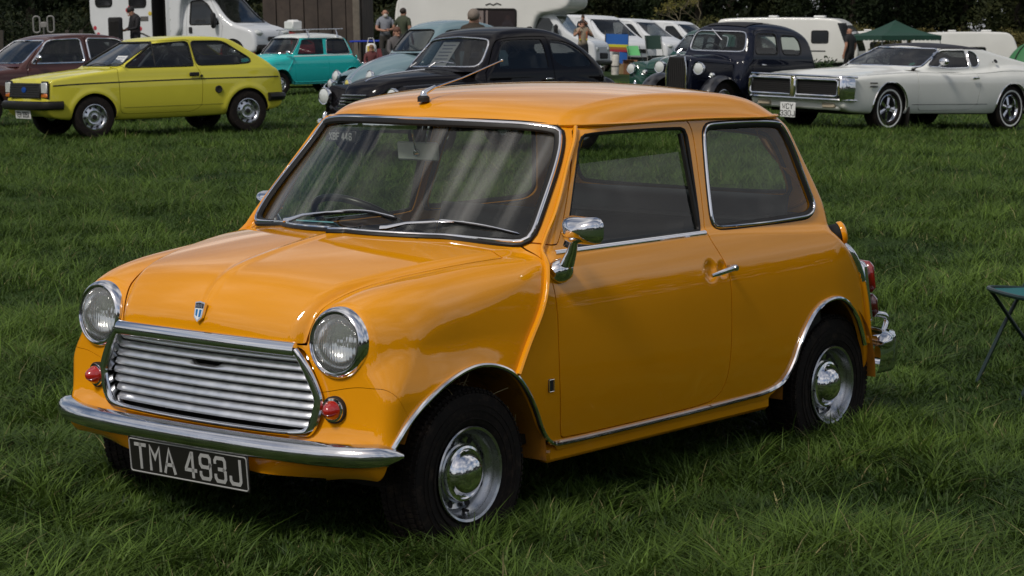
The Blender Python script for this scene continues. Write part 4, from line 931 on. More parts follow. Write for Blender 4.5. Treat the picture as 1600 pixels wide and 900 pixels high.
def make_grass():
    def band(d0, d1, dens, side):
        A = (d1-d0)*(.4444*(d0+d1)/2+2*side); n = int(A*dens); d = d0+(d1-d0)*rng.random(n)
        w = .2222*d+side; keep = rng.random(n) < w/(.2222*d1+side); d = d[keep]; w = w[keep]; lat = (rng.random(len(d))*2-1)*w
        return d, lat
    V = []; Fc = []; Cc = []; off = 0; F3 = []
    for (d0, d1, dens, side, kind) in ((5.2, 8.2, 8200, .9, 3), (8.2, 11.5, 5400, 1.0, 2), (11.5, 20, 2900, 1.0, 1), (20, 34, 1150, 1.0, 0), (34, 62, 330, 1.0, 0)):
        d, lat = band(d0, d1, dens, side); n = len(d)
        x = CP[0]+d*math.cos(YAW)+lat*crt[0]; y = CP[1]+d*math.sin(YAW)+lat*crt[1]
        # gather the blades into tufts
        cs = .11; tx = np.floor(x/cs); ty = np.floor(y/cs); hsh = (np.sin(tx*127.1+ty*311.7)*43758.5453) % 1; hs2 = (np.sin(tx*269.5+ty*183.3)*43758.5453) % 1
        cx_ = (tx+.25+.5*hsh)*cs; cy_ = (ty+.25+.5*hs2)*cs; k = .45*rng.random(n); ox = x-cx_; oy = y-cy_; x = x-ox*k; y = y-oy*k
        nz = vnoise(x, y, .55, 3); nz2 = vnoise(x, y, .17, 4); nz3 = vnoise(x, y, 2.6, 5)
        h = (.026+.090*nz**1.6*(.5+nz3)+.080*(nz2*hsh)**1.3)*(.55+.9*rng.random(n)); tall = rng.random(n) < .012; h = np.where(tall, h*1.7, h)
        # flattened below the near car
        wd_ = np.minimum.reduce([np.hypot(x-a_, y-b_) for a_, b_ in ((.05, .68), (-2.0, .66), (.12, -.58), (-.15, .70), (.22, .62))]); h = h+.055*np.exp(-(wd_/.24)**2)
        under = (x < .45)&(x > -2.45)&(np.abs(y) < .62); h = np.where(under, h*.55, h)
        w = np.maximum(.0048+.0050*rng.random(n)**1.5, d*.00036*(1.25 if kind == 0 else 1.0)); h = np.where(d > 20, h*1.12, h)
        ang = 2*PI*vnoise(x, y, .35, 6)*1.6+rng.normal(0, .9, n); rad = np.arctan2(oy, ox); mixk = rng.random(n) < .5; ang = np.where(mixk, rad+rng.normal(0, .6, n), ang+rng.normal(0, .8, n))
        lean = (.35+1.15*rng.random(n))*h*(.75+.8*nz2); lx, ly = np.cos(ang)*lean, np.sin(ang)*lean
        a2 = ang+PI/2+rng.normal(0, .6, n); wx, wy = np.cos(a2)*w/2, np.sin(a2)*w/2
        z = gz(x, y)+ground_bump(x, y)-.004
        def pt(t, s):
            q = t**1.9; wd = (1-t**1.6)
            return np.stack([x+lx*q+s*wx*wd, y+ly*q+s*wy*wd, z+h*(t-.22*q*np.minimum(lean/h, 1.3))], 1)
        if kind == 3: ts = (0, .38, .72)
        elif kind == 2: ts = (0, .5)
        elif kind == 1: ts = (0, .5)
        else: ts = (0,)
        R = []
        for t in ts: R.append(pt(t, -1)); R.append(pt(t, 1))
        R.append(pt(1., 0)); m = len(R); P = np.stack(R, 1).reshape(-1, 3); V.append(P); b = off+np.arange(n)*m
        for i in range(len(ts)-1): F3.append(np.stack([b+2*i, b+2*i+1, b+2*i+3], 1)); F3.append(np.stack([b+2*i, b+2*i+3, b+2*i+2], 1))
        i = len(ts)-1; F3.append(np.stack([b+2*i, b+2*i+1, b+2*i+2], 1)); off += n*m
        # colour of each blade
        c1 = np.array([.016, .040, .008]); c2 = np.array([.145, .232, .034]); c3 = np.array([.26, .23, .10]); t = np.clip(.02+.75*nz*hsh+.55*vnoise(x, y, 1.1, 8)*rng.random(n), 0, 1)[:, None]
        c = c1*(1-t)+c2*t; dry = rng.random(n) < .022; c = np.where(dry[:, None], c3*(.5+.7*rng.random(n))[:, None], c)
        c = c*(.75+.5*rng.random(n))[:, None]; Cc.append(np.repeat(np.concatenate([c, np.ones((n, 1))], 1), m, 0))
    V = np.concatenate(V); T = np.concatenate(F3); C = np.concatenate(Cc)
    m = bpy.data.materials.new('grass_blades'); m.use_nodes = True; nt = m.node_tree; nt.nodes.clear(); L = nt.links
    at_ = nt.nodes.new('ShaderNodeAttribute'); at_.attribute_name = 'Col'; p = nt.nodes.new('ShaderNodeBsdfPrincipled'); p.inputs['Roughness'].default_value = .55; p.inputs['Specular IOR Level'].default_value = .24
    tl = nt.nodes.new('ShaderNodeBsdfTranslucent'); mx = nt.nodes.new('ShaderNodeMixShader'); mx.inputs[0].default_value = .28; o = nt.nodes.new('ShaderNodeOutputMaterial')
    L.new(at_.outputs['Color'], p.inputs['Base Color']); L.new(at_.outputs['Color'], tl.inputs[0]); L.new(p.outputs[0], mx.inputs[1]); L.new(tl.outputs[0], mx.inputs[2]); L.new(mx.outputs[0], o.inputs[0])
    g = mesh_obj('grass', V, T, m, None, False, colattr=C); props(g, 'green meadow grass in long soft tufts covering the whole field', 'grass', kind='stuff')
    print('grass tris', len(T), time.time()-T0)
make_field(); make_grass()
# ------------------------------------------------------------------ the other vehicles
def heading(phi):
    h = -math.cos(phi)*crt[:2]-math.sin(phi)*np.array([math.cos(YAW), math.sin(YAW)]); return math.atan2(h[1], h[0])
def park(root, u, d, phi, x=0., y=0., dz=0.):
    """puts the car's own point (x, y) at photo column u, depth d; phi: nose turned towards the camera"""
    return settle(root, at(u, d), heading(phi), x, y, dz+.02)
def settle(root, p, a, x=0., y=0., dz=0., Lw=2.4, Ww=1.4):
    """stands a thing on the sloping field"""
    c, s = math.cos(a), math.sin(a); ox, oy = p.x-(c*x-s*y), p.y-(s*x+c*y)
    g = lambda lx, ly: float(gz(ox+c*lx-s*ly, oy+s*lx+c*ly))
    pitch = math.atan2(g(-Lw, 0)-g(0, 0), Lw); roll = math.atan2(g(-Lw/2, Ww/2)-g(-Lw/2, -Ww/2), Ww)
    root.location = (ox, oy, g(0, 0)+dz); root.rotation_euler = (roll, pitch, a); return root
def on_car(root, lx, ly, lz, rot):
    from mathutils import Euler
    M = root.rotation_euler.to_matrix(); v = root.location+M@Vector((lx, ly, lz)); return tuple(v), tuple((M@Euler(rot).to_matrix()).to_euler())
def solve_phi(WB, uF, uR, dF):
    best = None
    for k in range(0, 900):
        p = math.radians(k/10); dR = dF+WB*math.sin(p); e = (uR-800)/FPX*dR-(uF-800)/FPX*dF-WB*math.cos(p)
        if best is None or abs(e) < best[0]: best = (abs(e), p)
    return best[1]
def generic_body(root, F, inner, outer, h, body_m, glass_m, zlow, arches=(), side_windows=(), ws=None, rw=None, ws_x=None, rw_x=None, doors=(), roof=None, roof_m=None, ymin=.35, zwin=.7, trim=None, trim_m=None, rim=.02, well_m=None, well_r=None, both=True, gh=.006, names=('door',)):
    V, T = shell_mesh(F, inner, outer, h); zl = zlow(V) if callable(zlow) else zlow; V, T = clip(V, T, zl-V[:, 2])
    for a in arches:
        V, T = clip(V, T, np.where(np.abs(V[:, 1]) > ymin, -sd_poly(V[:, 0], V[:, 2], arch_poly(*a)), -1.))
    if ws is not None:
        s = np.where((V[:, 0] > ws_x)&(V[:, 2] > zwin), sd_poly(V[:, 1], V[:, 2], ws), 1.); v2, t2 = clip(V, T, s); panel('windscreen', F, v2, t2, glass_m, root, rim=0, shift=-.008); V, T = clip(V, T, -s)
    if rw is not None:
        s = np.where((V[:, 0] < rw_x)&(V[:, 2] > zwin), sd_poly(V[:, 1], V[:, 2], rw), 1.); v2, t2 = clip(V, T, s); panel('rear_window', F, v2, t2, glass_m, root, rim=0, shift=-.008); V, T = clip(V, T, -s)
    sides = (1, -1) if both else (1,)
    for s_ in sides:
        parts = []
        for dp in doors:
            d = np.where(V[:, 1]*s_ > ymin, sd_poly(V[:, 0], V[:, 2], dp), 1.); v2, t2 = clip(V, T, d+.004); V, T = clip(V, T, -(d-.004)); parts.append((v2, t2))
        wn_ = []
        for w in side_windows:
            for i in range(len(parts)):
                v2, t2 = parts[i]
                if len(t2) == 0: continue
                q = np.where(v2[:, 2] > zwin, sd_poly(v2[:, 0], v2[:, 2], w), 1.)
                if (q < 0).any(): v3, t3 = clip(v2, t2, q); wn_.append((v3, t3)); parts[i] = clip(v2, t2, -q)
            q = np.where((V[:, 1]*s_ > ymin*.8)&(V[:, 2] > zwin), sd_poly(V[:, 0], V[:, 2], w), 1.)
            if (q < 0).any(): v3, t3 = clip(V, T, q); wn_.append((v3, t3)); V, T = clip(V, T, -q)
        for v2, t2 in parts: panel('door', F, v2, t2, body_m, root, rim=rim)
        for v3, t3 in wn_: panel('side_window', F, v3, t3, glass_m, root, rim=0, shift=-.008)
        if trim is not None:
            for w in side_windows:
                P = drape(F, densify(w, 60), 1, s_, s_*.2); N = normals_of(F, P, .01); mb = MB(); mb.tube(P, 1., n=6, closed=True, up=N, flat=(trim, .008)); mb.build('window_surround', trim_m, root)
    if ws is not None and trim is not None:
        x0 = ws_x; P = drape(F, densify(ws, 70), 0, 1, x0-.1, 2.2); N = normals_of(F, P, .01); mb = MB(); mb.tube(P, 1., n=6, closed=True, up=N, flat=(trim*1.15, .010)); mb.build('windscreen_surround', trim_m, root)
    if roof is not None:
        f = roof(V); v2, t2 = clip(V, T, f); panel('roof', F, v2, t2, roof_m or body_m, root, rim=rim*.5, h=gh); V, T = clip(V, T, -f)
    panel('body', F, V, T, body_m, root, rim=rim, h=gh)
    for a in arches:
        for s_ in (1, -1): mb = MB(); wheel_well(mb, a[0], a[1], a[2]+.01, s_*ymin, s_*(outer[1][1]*.86 if well_r is None else well_r), .2); mb.build('wheel_well', well_m or M_UNDER, root)
def cabin(root, x0, x1, z0, z1, w, wheel=(-.9, -.35, .9), seats=((-1.1, .33), (-1.1, -.33)), bench=None, dash=None):
    mb = MB(); mb.box(((x0+x1)/2, 0, z0), (abs(x1-x0), 2*w, .06))
    for s_ in (1, -1): mb.box(((x0+x1)/2, s_*(w-.02), (z0+z1)/2), (abs(x1-x0), .03, z1-z0))
    mb.build('floor_pan', M_BLACK, root)
    if dash is not None: mb = MB(); mb.sheet([[(dash+.30, y, z1+.02), (dash, y, z1+.01), (dash-.05, y, z1-.05), (dash-.02, y, z0+.1)] for y in np.linspace(-w+.02, w-.02, 5)]); mb.build('dashboard', M_VINYL, root)
    if wheel:
        e = sub('steering_wheel', root, wheel, (0, -1.0, 0)); a = np.linspace(0, 2*PI, 24, endpoint=False); mb = MB(); mb.tube([(.19*math.cos(t), .19*math.sin(t), 0) for t in a], .012, n=6, closed=True); mb.tube([(0, -.19, 0), (0, .19, 0)], .01, n=6); mb.tube([(0, 0, 0), (0, 0, -.25)], .015, n=6); mb.build('wheel_rim', M_BLACK, e)
    for x, y in seats:
        mb = MB(); mb.box((x, y, z0+.22), (.48, .48, .14), .05); mb.box((x-.30, y, z0+.50), (.12, .46, .52), .05, R=roty(.2)); mb.build('seat', M_VINYL, root)
    if bench: mb = MB(); mb.box((bench, 0, z0+.25), (.45, 2*w-.15, .14), .05); mb.box((bench-.27, 0, z0+.5), (.12, 2*w-.15, .48), .05, R=roty(.2)); mb.build('rear_seat', M_VINYL, root)
def round_lamp(root, loc, r, name='headlight', tilt=(0, 0, 0), lens=None, rim_m=None, bowl=0.):
    e = sub(name, root, loc, tilt); mb = MB()
    if bowl: mb.lathe([(r*.3, -bowl), (r*.8, -bowl*.8), (r*1.02, -bowl*.3), (r*1.06, 0)], axis=(1, 0, 0), n=24)
    mb.lathe([(r*1.04, -.03), (r*1.08, 0), (r*1.02, .012), (r*.93, .010)], axis=(1, 0, 0), n=24); mb.build('lamp_rim', rim_m or M_CHROME, e)
    mb = MB(); mb.lathe([(r*.93, .006), (r*.7, .018), (r*.35, .026), (0, .028)], axis=(1, 0, 0), n=20); mb.build('lens', lens or mat('lamp_glass_simple', (.62, .64, .62), rough=.12, coat=1), e, smooth=True); return e
def number_plate(root, loc, text, wd, ht, face, ink, rot=(0, 0, 0), lines=None, name='number_plate', h=.079, w=.050, adv=.0605, th=.013):
    e = sub(name, root, loc, rot); mb = MB(); mb.box((0, 0, 0), (.012, wd, ht), .004); mb.build('plate', face, e); L = lines or [text]; mb = MB()
    for i, t in enumerate(L):
        q = lettering(t, h, adv, w, th, (.0065, 0, (len(L)-1)*.05-i*.10), (0, 1, 0), (0, 0, 1), .002); mb.add(np.concatenate(q.v), q.f)
    mb.build('plate_lettering', ink, e); return e
M_PWHITE = mat('plate_white', (.72, .72, .70), rough=.4); M_INK = mat('plate_ink', (.01, .01, .01), rough=.5)
def side_line(root, F, pts, w, t, m, name, side=1, n=60):
    P = drape(F, smoothline(pts, n), 1, side, side*.2); N = normals_of(F, P, .01); mb = MB(); mb.tube(P, 1., n=6, up=N, flat=(w, t)); return mb.build(name, m, root)
# ---- yellow hatchback
def yellow_hatchback():
    m = paint('yellow_car_paint', (.62, .56, .055), coat=.7)
    r = thing('parked_car', 'yellow two-door hatchback with black bumpers and white plate, leftmost on the grass', 'car', group='classic cars parked in the row behind')
    SL = Sil([(.52, .27), (.66, .36), (.685, .45), (.67, .52), (.655, .60), (.635, .79), (.60, .815), (.30, .858), (0, .888), (-.35, .925), (-.5, .94), (-1.5, .945), (-2.6, .93), (-2.80, .88), (-2.86, .70), (-2.87, .45), (-2.80, .30), (-1.5, .23), (-.5, .23)], res=.02)
    SF = Sil(mirr([(.66, .20), (.735, .28), (.77, .42), (.785, .60), (.78, .72), (.757, .76), (.735, .93), (.6, .99)]), res=.02)
    SP = Sil(mirp([(-3.0, .66), (-2.8, .73), (-2.3, .79), (.2, .79), (.55, .745), (.75, .70)]), res=.02)
    GS = Sil([(-.1, .6), (-.26, .86), (-.36, .935), (-.93, 1.275), (-1.02, 1.315), (-1.20, 1.335), (-1.6, 1.345), (-2.0, 1.325), (-2.16, 1.285), (-2.50, 1.06), (-2.78, .86), (-2.7, .5)], res=.02)
    GF = Sil(mirr([(.735, .5), (.735, .90), (.715, .94), (.60, 1.27), (.585, 1.45)]), res=.02)
    def F(P, fine=True):
        x, y, z = P[:, 0], np.abs(P[:, 1]), P[:, 2]; y2 = y*y
        lo = rmax([SL(x+.05*y2*ss(x, 0, .4), z+.03*y2-.010*ss(.33-y, -.03, .03)*ss(x, -.4, 0), fine), SF(y, z, fine), SP(x, y, fine)], .035)
        for ax_ in (0., -2.286):                              # flared wheel arches
            d = np.sqrt((x-ax_)**2+(z-.28)**2); lo = lo-.018*np.exp(-((d-.345)/.045)**2)*ss(z, .25, .35)
        g = rmax([GS(x+.12*y2*ss(x, -1.3, -.9), z+.05*y2*ss(z, 1.0, 1.25), fine), GF(y, z, fine)], .045); return rmin(lo, g, .015)
    SW = [[(-.47, .945), (-.90, 1.215), (-.93, 1.235), (-1.42, 1.262), (-1.465, 1.25), (-1.49, .935), (-1.48, .928), (-.50, .930)], [(-1.545, .935), (-1.51, 1.245), (-1.53, 1.262), (-1.94, 1.257), (-2.02, 1.235), (-2.36, 1.015), (-2.375, .975), (-2.34, .950), (-2.1, .938)]]
    SW = [rpoly(w, 1) for w in SW]
    D = rpoly([(-.36, .90), (-.37, .34), (-.45, .31), (-1.45, .31), (-1.58, .38), (-1.60, .8), (-1.525, .93), (-1.49, 1.285), (-.93, 1.275), (-.40, .955)], 1)
    WS = rpoly(mirr([(0, .958), (.60, .952), (.645, .965), (.56, 1.235), (.53, 1.262), (0, 1.275)]), 1)
    ar = ((0, .28, .325, .2), (-2.286, .28, .325, .2))
    generic_body(r, F, ((-2.45, -.3, .45), (.2, .3, .8)), ((-3.1, -.9, .1), (.85, .9, 1.5)), .028, m, M_FGLASS, .235, ar, SW, WS, rpoly(mirr([(0, .93), (.5, .93), (.42, 1.22), (0, 1.23)]), 1), -1.3, -2.0, [D], trim=.012, trim_m=M_RUB, zwin=.85, ymin=.42, well_r=.74)
    for s_ in (1, -1):
        side_line(r, F, [(.62, .715), (.2, .735), (-1.5, .752), (-2.84, .745)], .009, .006, M_BLACK, 'side_stripe', s_)
        side_line(r, F, [(-.42, .40), (-1.9, .40)], .004, .003, mat('olive_shadow_line', (.25, .23, .02)), 'sill_crease_shade', s_)  # darker strip stands in for the shade along the crease
    mb = MB(); pts = rpoly([(.45, .79, .46), (.66, .745, .46), (.735, .60, .46), (.755, 0, .46), (.735, -.60, .46), (.66, -.745, .46), (.45, -.79, .46)], 2, False); mb.tube(pts, 1., n=8, up=(0, 0, 1), flat=(.045, .058)); mb.build('front_bumper', M_RUB, r)
    mb = MB(); pts = rpoly([(-2.60, .78, .47), (-2.85, .72, .47), (-2.95, .5, .47), (-2.96, 0, .47), (-2.95, -.5, .47), (-2.85, -.72, .47), (-2.60, -.78, .47)], 2, False); mb.tube(pts, 1., n=8, up=(0, 0, 1), flat=(.05, .06)); mb.build('rear_bumper', M_RUB, r)
    g = sub('grille', r); mb = MB(); mb.box((.662, 0, .655), (.03, 1.06, .20), .008, R=roty(-.1)); mb.build('grille_panel', M_BLACK, g)
    for k in range(6): mb = MB(); mb.box((.680-.003*k, 0, .575+k*.031), (.018, 1.02, .009), .003); mb.build('slat', M_RUB, g)
    mb = MB(); mb.lathe([(.038, 0), (.038, .008), (0, .012)], c=(.678, 0, .665), axis=(1, 0, 0), n=20, sx=2.0); o = mb.build('grille_emblem', mat('emblem_blue', (.01, .06, .30), rough=.3), g)
    for s_ in (1, -1):
        e = sub('headlight', r, (.635, s_*.635, .665)); mb = MB(); mb.box((.012, 0, .025), (.03, .19, .15), .02); mb.build('lens', mat('lamp_glass_simple', (.62, .64, .62), rough=.12, coat=1), e)
        mb = MB(); mb.box((.010, 0, -.078), (.035, .19, .055), .012); mb.build('indicator_lens', M_AMBER, e)
        mb = MB(); mb.box((0, 0, 0), (.03, .205, .235), .01); mb.build('lamp_bezel', M_BLACK, e)
    number_plate(r, (.705, 0, .335), 'TEH 335X', .53, .115, M_PWHITE, M_INK, rot=(0, .1, 0))
    mb = MB(); mb.box((-1.47, .783, .815), (.15, .02, .055), .012); mb.build('door_handle', M_BLACK, r)
    mb = MB(); mb.lathe([(.018, -.01), (.018, .01), (0, .012)], c=(-1.58, .778, .79), axis=(0, 1, 0), n=12); mb.build('door_lock', M_BLACK, r)
    mb = MB(); mb.lathe([(.050, -.03), (.052, .004), (.04, .008), (.03, .002), (0, .004)], c=(-1.83, .786, .60), axis=(0, 1, 0), n=20); mb.build('fuel_filler', M_BLACK, r)
    for q in ((-.40, -.35), (-.40, .25)): tube_obj('wiper', [(q[0], q[1], .955), (q[0]-.02, q[1]+.25, .985), (q[0]-.03, q[1]+.52, .975)], .007, M_BLACK, r, 6)
    tube_obj('window_divider', [(-.93, .70, .93), (-.93, .605, 1.245)], .012, M_BLACK, r, 6)
    cabin(r, -.4, -2.5, .32, .86, .70, wheel=(-.85, -.34, .86), bench=-2.0, dash=-.62)
    for c_ in (((-.75, .3, .8), (-1.2, .32, 1.28)), ((-1.2, .32, 1.28), (-1.9, .3, .8)), ((-1.2, -.45, 1.27), (-1.2, .55, 1.27)), ((-1.25, .55, 1.25), (-1.25, -.5, .6))): tube_obj('roll_cage', c_, .02, mat('cage_grey', (.25, .26, .28), rough=.4), r, 8)
    pr = wheel_proto(r, .285, .165, .175, style='disc', n=32); place_wheels(r, pr, [(0, .685, .285), (-2.286, .685, .285), (0, -.685, .285), (-2.286, -.685, .285)])
    ph = solve_phi(2.286, 150, 388, 31.); park(r, 150, 30.8, ph, 0, .74)
    t = thing('paper_notice', 'white notice with small print behind the windscreen of the yellow hatchback', 'notice')
    mb = MB(); mb.box((0, 0, 0), (.004, .32, .20)); mb.build('sheet_of_paper', M_PWHITE, t, smooth=False); mb = MB()
    for k in range(4): mb.box((.003, 0, .06-.04*k), (.003, .25-.03*(k % 2), .014))
    mb.build('printed_lines', mat('grey_print', (.2, .22, .3)), t, smooth=False)
    t.location, t.rotation_euler = on_car(r, -.54, .38, 1.015, (0, -.80, 0))
    return r
# ---- white fastback coupe
def white_coupe():
    m = paint('cream_white_car_paint', (.76, .76, .71), coat=.7); vin = mat('black_vinyl_roof', (.018, .016, .020), rough=.6)
    r = thing('parked_car', 'pale green-white long coupe with black vinyl roof and wide dark split grille', 'car', group='classic cars parked in the row behind')
    SL = Sil([(.78, .30), (.95, .36), (1.02, .42), (1.03, .60), (1.02, .74), (.96, .80), (.4, .855), (-.3, .895), (-.8, .93), (-1.3, .93), (-2.4, .95), (-3.4, .98), (-3.95, .955), (-4.17, .90), (-4.20, .70), (-4.12, .45), (-3.9, .34), (-2.5, .24), (-.4, .24)], res=.025)
    SF = Sil(mirr([(.80, .20), (.90, .30), (.945, .45), (.965, .62), (.945, .76), (.90, .83), (.86, .90), (.80, 1.05), (.5, 1.1)]), res=.025)
    SP = Sil(mirp([(-4.3, .80), (-4.0, .90), (-3.4, .955), (-2.7, .965), (-1.8, .925), (-1.0, .93), (-.2, .955), (.5, .95), (.9, .915), (1.1, .87)]), res=.025)
    GS = Sil([(-.4, .6), (-.62, .88), (-.80, .94), (-1.36, 1.235), (-1.52, 1.285), (-1.8, 1.31), (-2.2, 1.305), (-2.6, 1.26), (-3.2, 1.13), (-3.9, .965), (-3.7, .6)], res=.025)
    GF = Sil(mirr([(.80, .5), (.80, .93), (.765, 1.0), (.64, 1.24), (.60, 1.4)]), res=.025)
    def F(P, fine=True):
        x, y, z = P[:, 0], np.abs(P[:, 1]), P[:, 2]; y2 = y*y
        bul = .028*np.exp(-((y-.28)/.22)**2)*0+.026*ss(.40-y, -.08, .08)*ss(x, -.9, -.2)*ss(-x, -.95, -.5)
        hip = -.045*np.exp(-((x+2.95)/.55)**2)*ss(y, .55, .85); dip = .035*np.exp(-((x+1.55)/.6)**2)*ss(y, .5, .8)
        frt = -.02*np.exp(-((x-.1)/.8)**2)*ss(y, .6, .9)
        lo = rmax([SL(x, z+.06*y2-bul+hip+dip+frt, fine), SF(y, z-.04*ss(-x, 2.2, 2.9), fine), SP(x, y, fine)], .045)
        g = rmax([GS(x+.20*y2*ss(x, -1.9, -1.3), z+.10*y2*ss(z, 1., 1.2), fine), GF(y+.0*x, z, fine)], .06); return rmin(lo, g, .05)
    SW = [rpoly([(-1.00, .965), (-1.36, 1.165), (-1.50, 1.20), (-1.98, 1.215), (-2.02, 1.20), (-2.00, .955), (-1.5, .94)], 1), chaikin([(-2.04, .955), (-2.06, 1.21), (-2.18, 1.205), (-2.27, 1.16), (-2.29, 1.07), (-2.25, 1.0), (-2.15, .962)], 2)]
    D = rpoly([(-.62, .86), (-.64, .36), (-.70, .31), (-1.9, .32), (-2.05, .40), (-2.12, .75), (-2.03, .93), (-2.03, 1.235), (-1.5, 1.225), (-.95, .965)], 1)
    WS = rpoly(mirr([(0, .955), (.68, .950), (.725, .965), (.605, 1.20), (.57, 1.222), (0, 1.245)]), 1)
    ar = ((0, .34, .385, .2), (-2.92, .34, .385, .2))
    generic_body(r, F, ((-3.6, -.4, .45), (.5, .4, .78)), ((-4.5, -1.1, .1), (1.3, 1.1, 1.5)), .036, m, M_FGLASS, .27, ar, SW, WS, rpoly(mirr([(0, .98), (.5, .99), (.45, 1.19), (0, 1.20)]), 1), -1.9, -2.6, [D], trim=.010, trim_m=M_CHROME, zwin=.9, ymin=.55, well_r=.90,
                 roof=lambda v: np.maximum.reduce([1.225-.01*0-v[:, 2]-.0*v[:, 0], v[:, 0]+1.42, -2.55-v[:, 0]]), roof_m=vin)
    for s_ in (1, -1):
        for cx_ in (0, -2.92):
            a = np.linspace(.05, PI-.05, 24); side_line(r, F, [(cx_+.39*math.cos(t), .34+.39*math.sin(t)) for t in a], .012, .012, M_CHROME, 'arch_trim', s_, 40)
        side_line(r, F, [(.75, .80), (0, .85), (-.9, .875), (-1.6, .85), (-2.2, .87), (-3., .93), (-3.8, .89)], .004, .003, mat('shadow_grey_line', (.2, .21, .19)), 'body_crease_shade', s_)  # grey strip puts the shade of the crease into colour
        side_line(r, F, [(-.5, .40), (-2.3, .41)], .004, .003, M_BLACK, 'sill_crease_shade', s_)  # black strip drawn for the shade at the sill
        for k in range(2): mb = MB(); mb.box((.42, s_*.953, .66+.05*k), (.16, .012, .018), .003); mb.build('fender_vent', M_BLACK, r)
        mb = MB(); mb.box((.1, s_*.0, -9), (.01, .01, .01)) if 0 else None
    # the loop bumper with two dark openings
    g = sub('grille', r); mb = MB(); mb.box((1.02, 0, .625), (.06, 1.68, .27), .02); mb.build('grille_panel', M_BLACK, g)
    for s_ in (1, -1):
        P = [(1.075, s_*(.445+.395*a), .625+.115*b) for a, b in ((-1, -.8), (-.97, -1), (.9, -1), (1, -.8), (1, .8), (.9, 1), (-.97, 1), (-1, .8))]
        mb = MB(); mb.tube(P, .020, n=8, closed=True); mb.build('grille_loop', M_CHROME, g)
        for k in range(7): mb = MB(); mb.box((1.052, s_*.445, .54+.028*k), (.012, .76, .008), .002); mb.build('slat', M_RUB, g)
    P = rpoly([(.86, .955, .62), (.985, .925, .62), (1.045, .885, .62), (1.06, .86, .62)], 2, False)
    for s_ in (1, -1): mb = MB(); mb.tube(P*[1, s_, 1], 1., n=8, up=(0, 0, 1), flat=(.03, .165)); mb.build('bumper_end', M_CHROME, r)
    mb = MB(); P = rpoly([(.80, .95, .785), (.98, .92, .79), (1.075, .80, .79), (1.09, 0, .79), (1.075, -.80, .79), (.98, -.92, .79), (.80, -.95, .785)], 2, False); mb.tube(P, 1., n=8, up=(0, 0, 1), flat=(.025, .018)); mb.box((1.08, 0, .625), (.06, .10, .34), .02)
    P = P-np.array([0, 0, .33]); mb.tube(P, 1., n=8, up=(0, 0, 1), flat=(.028, .022)); mb.build('front_bumper', M_CHROME, r)
    for s_ in (1, -1): mb = MB(); mb.box((1.0, s_*.62, .375), (.06, .24, .07), .015); mb.build('indicator_lamp', mat('cream_lamp', (.45, .38, .28), rough=.3), r); 
    mb = MB(); mb.box((.93, 0, .37), (.12, 1.6, .12), .03); mb.build('front_valance', m, r)
    number_plate(r, (1.115, -.06, .285), '', .29, .215, M_PWHITE, M_INK, lines=['WCY', '330J'], h=.080, w=.060, adv=.074, th=.0105)
    mb = MB(); mb.box((-1.96, .955, .80), (.16, .025, .04), .012); mb.build('door_handle', M_CHROME, r)
    e = sub('door_mirror', r, (-1.10, .95, .99)); mb = MB(); mb.ell((0, .05, .05), (.04, .09, .055), 14, 8); mb.tube([(0, -.04, -.03), (0, .04, .03)], .014, n=6); mb.build('mirror_shell', M_CHROME, e)
    for s_ in (1,): mb = MB(); mb.box((-.43, .80, .22), (.02, .28, .30), .008); mb.build('mud_flap', M_RUB, r)
    mb = MB(); mb.lathe([(.035, -.005), (.035, .006), (0, .008)], c=(-2.62, .80, 1.06), axis=(0, .8, .6), n=14); mb.build('pillar_emblem', M_BLACK, r)
    mb = MB(); mb.lathe([(.05, 0), (.05, .002), (0, .003)], c=(-.98, .50, .985), axis=(.45, 0, .89), n=14); mb.build('screen_sticker', mat('green_sticker', (.03, .30, .20)), r)
    cabin(r, -.8, -3.0, .36, .88, .82, wheel=(-1.25, -.4, .90), seats=((-1.55, .38), (-1.55, -.38)), bench=-2.4, dash=-.98)
    mb = MB(); mb.box((-1.6, 0, .30), (4.6, 1.5, .10)); mb.build('underbody', M_UNDER, r)
    pr = wheel_proto(r, .345, .225, .205, style='magnum', n=36, tyre_white=True); place_wheels(r, pr, [(0, .80, .345), (-2.92, .80, .345), (0, -.80, .345), (-2.92, -.80, .345)])
    ph = solve_phi(2.92, 1385.5, 1575, 33.6); print('coupe phi', math.degrees(ph)); park(r, 1385.5, 33.6, ph, 0, .88)
    for k, (dx, dy) in enumerate(((.12, .32), (.10, .16))): pass
    return r
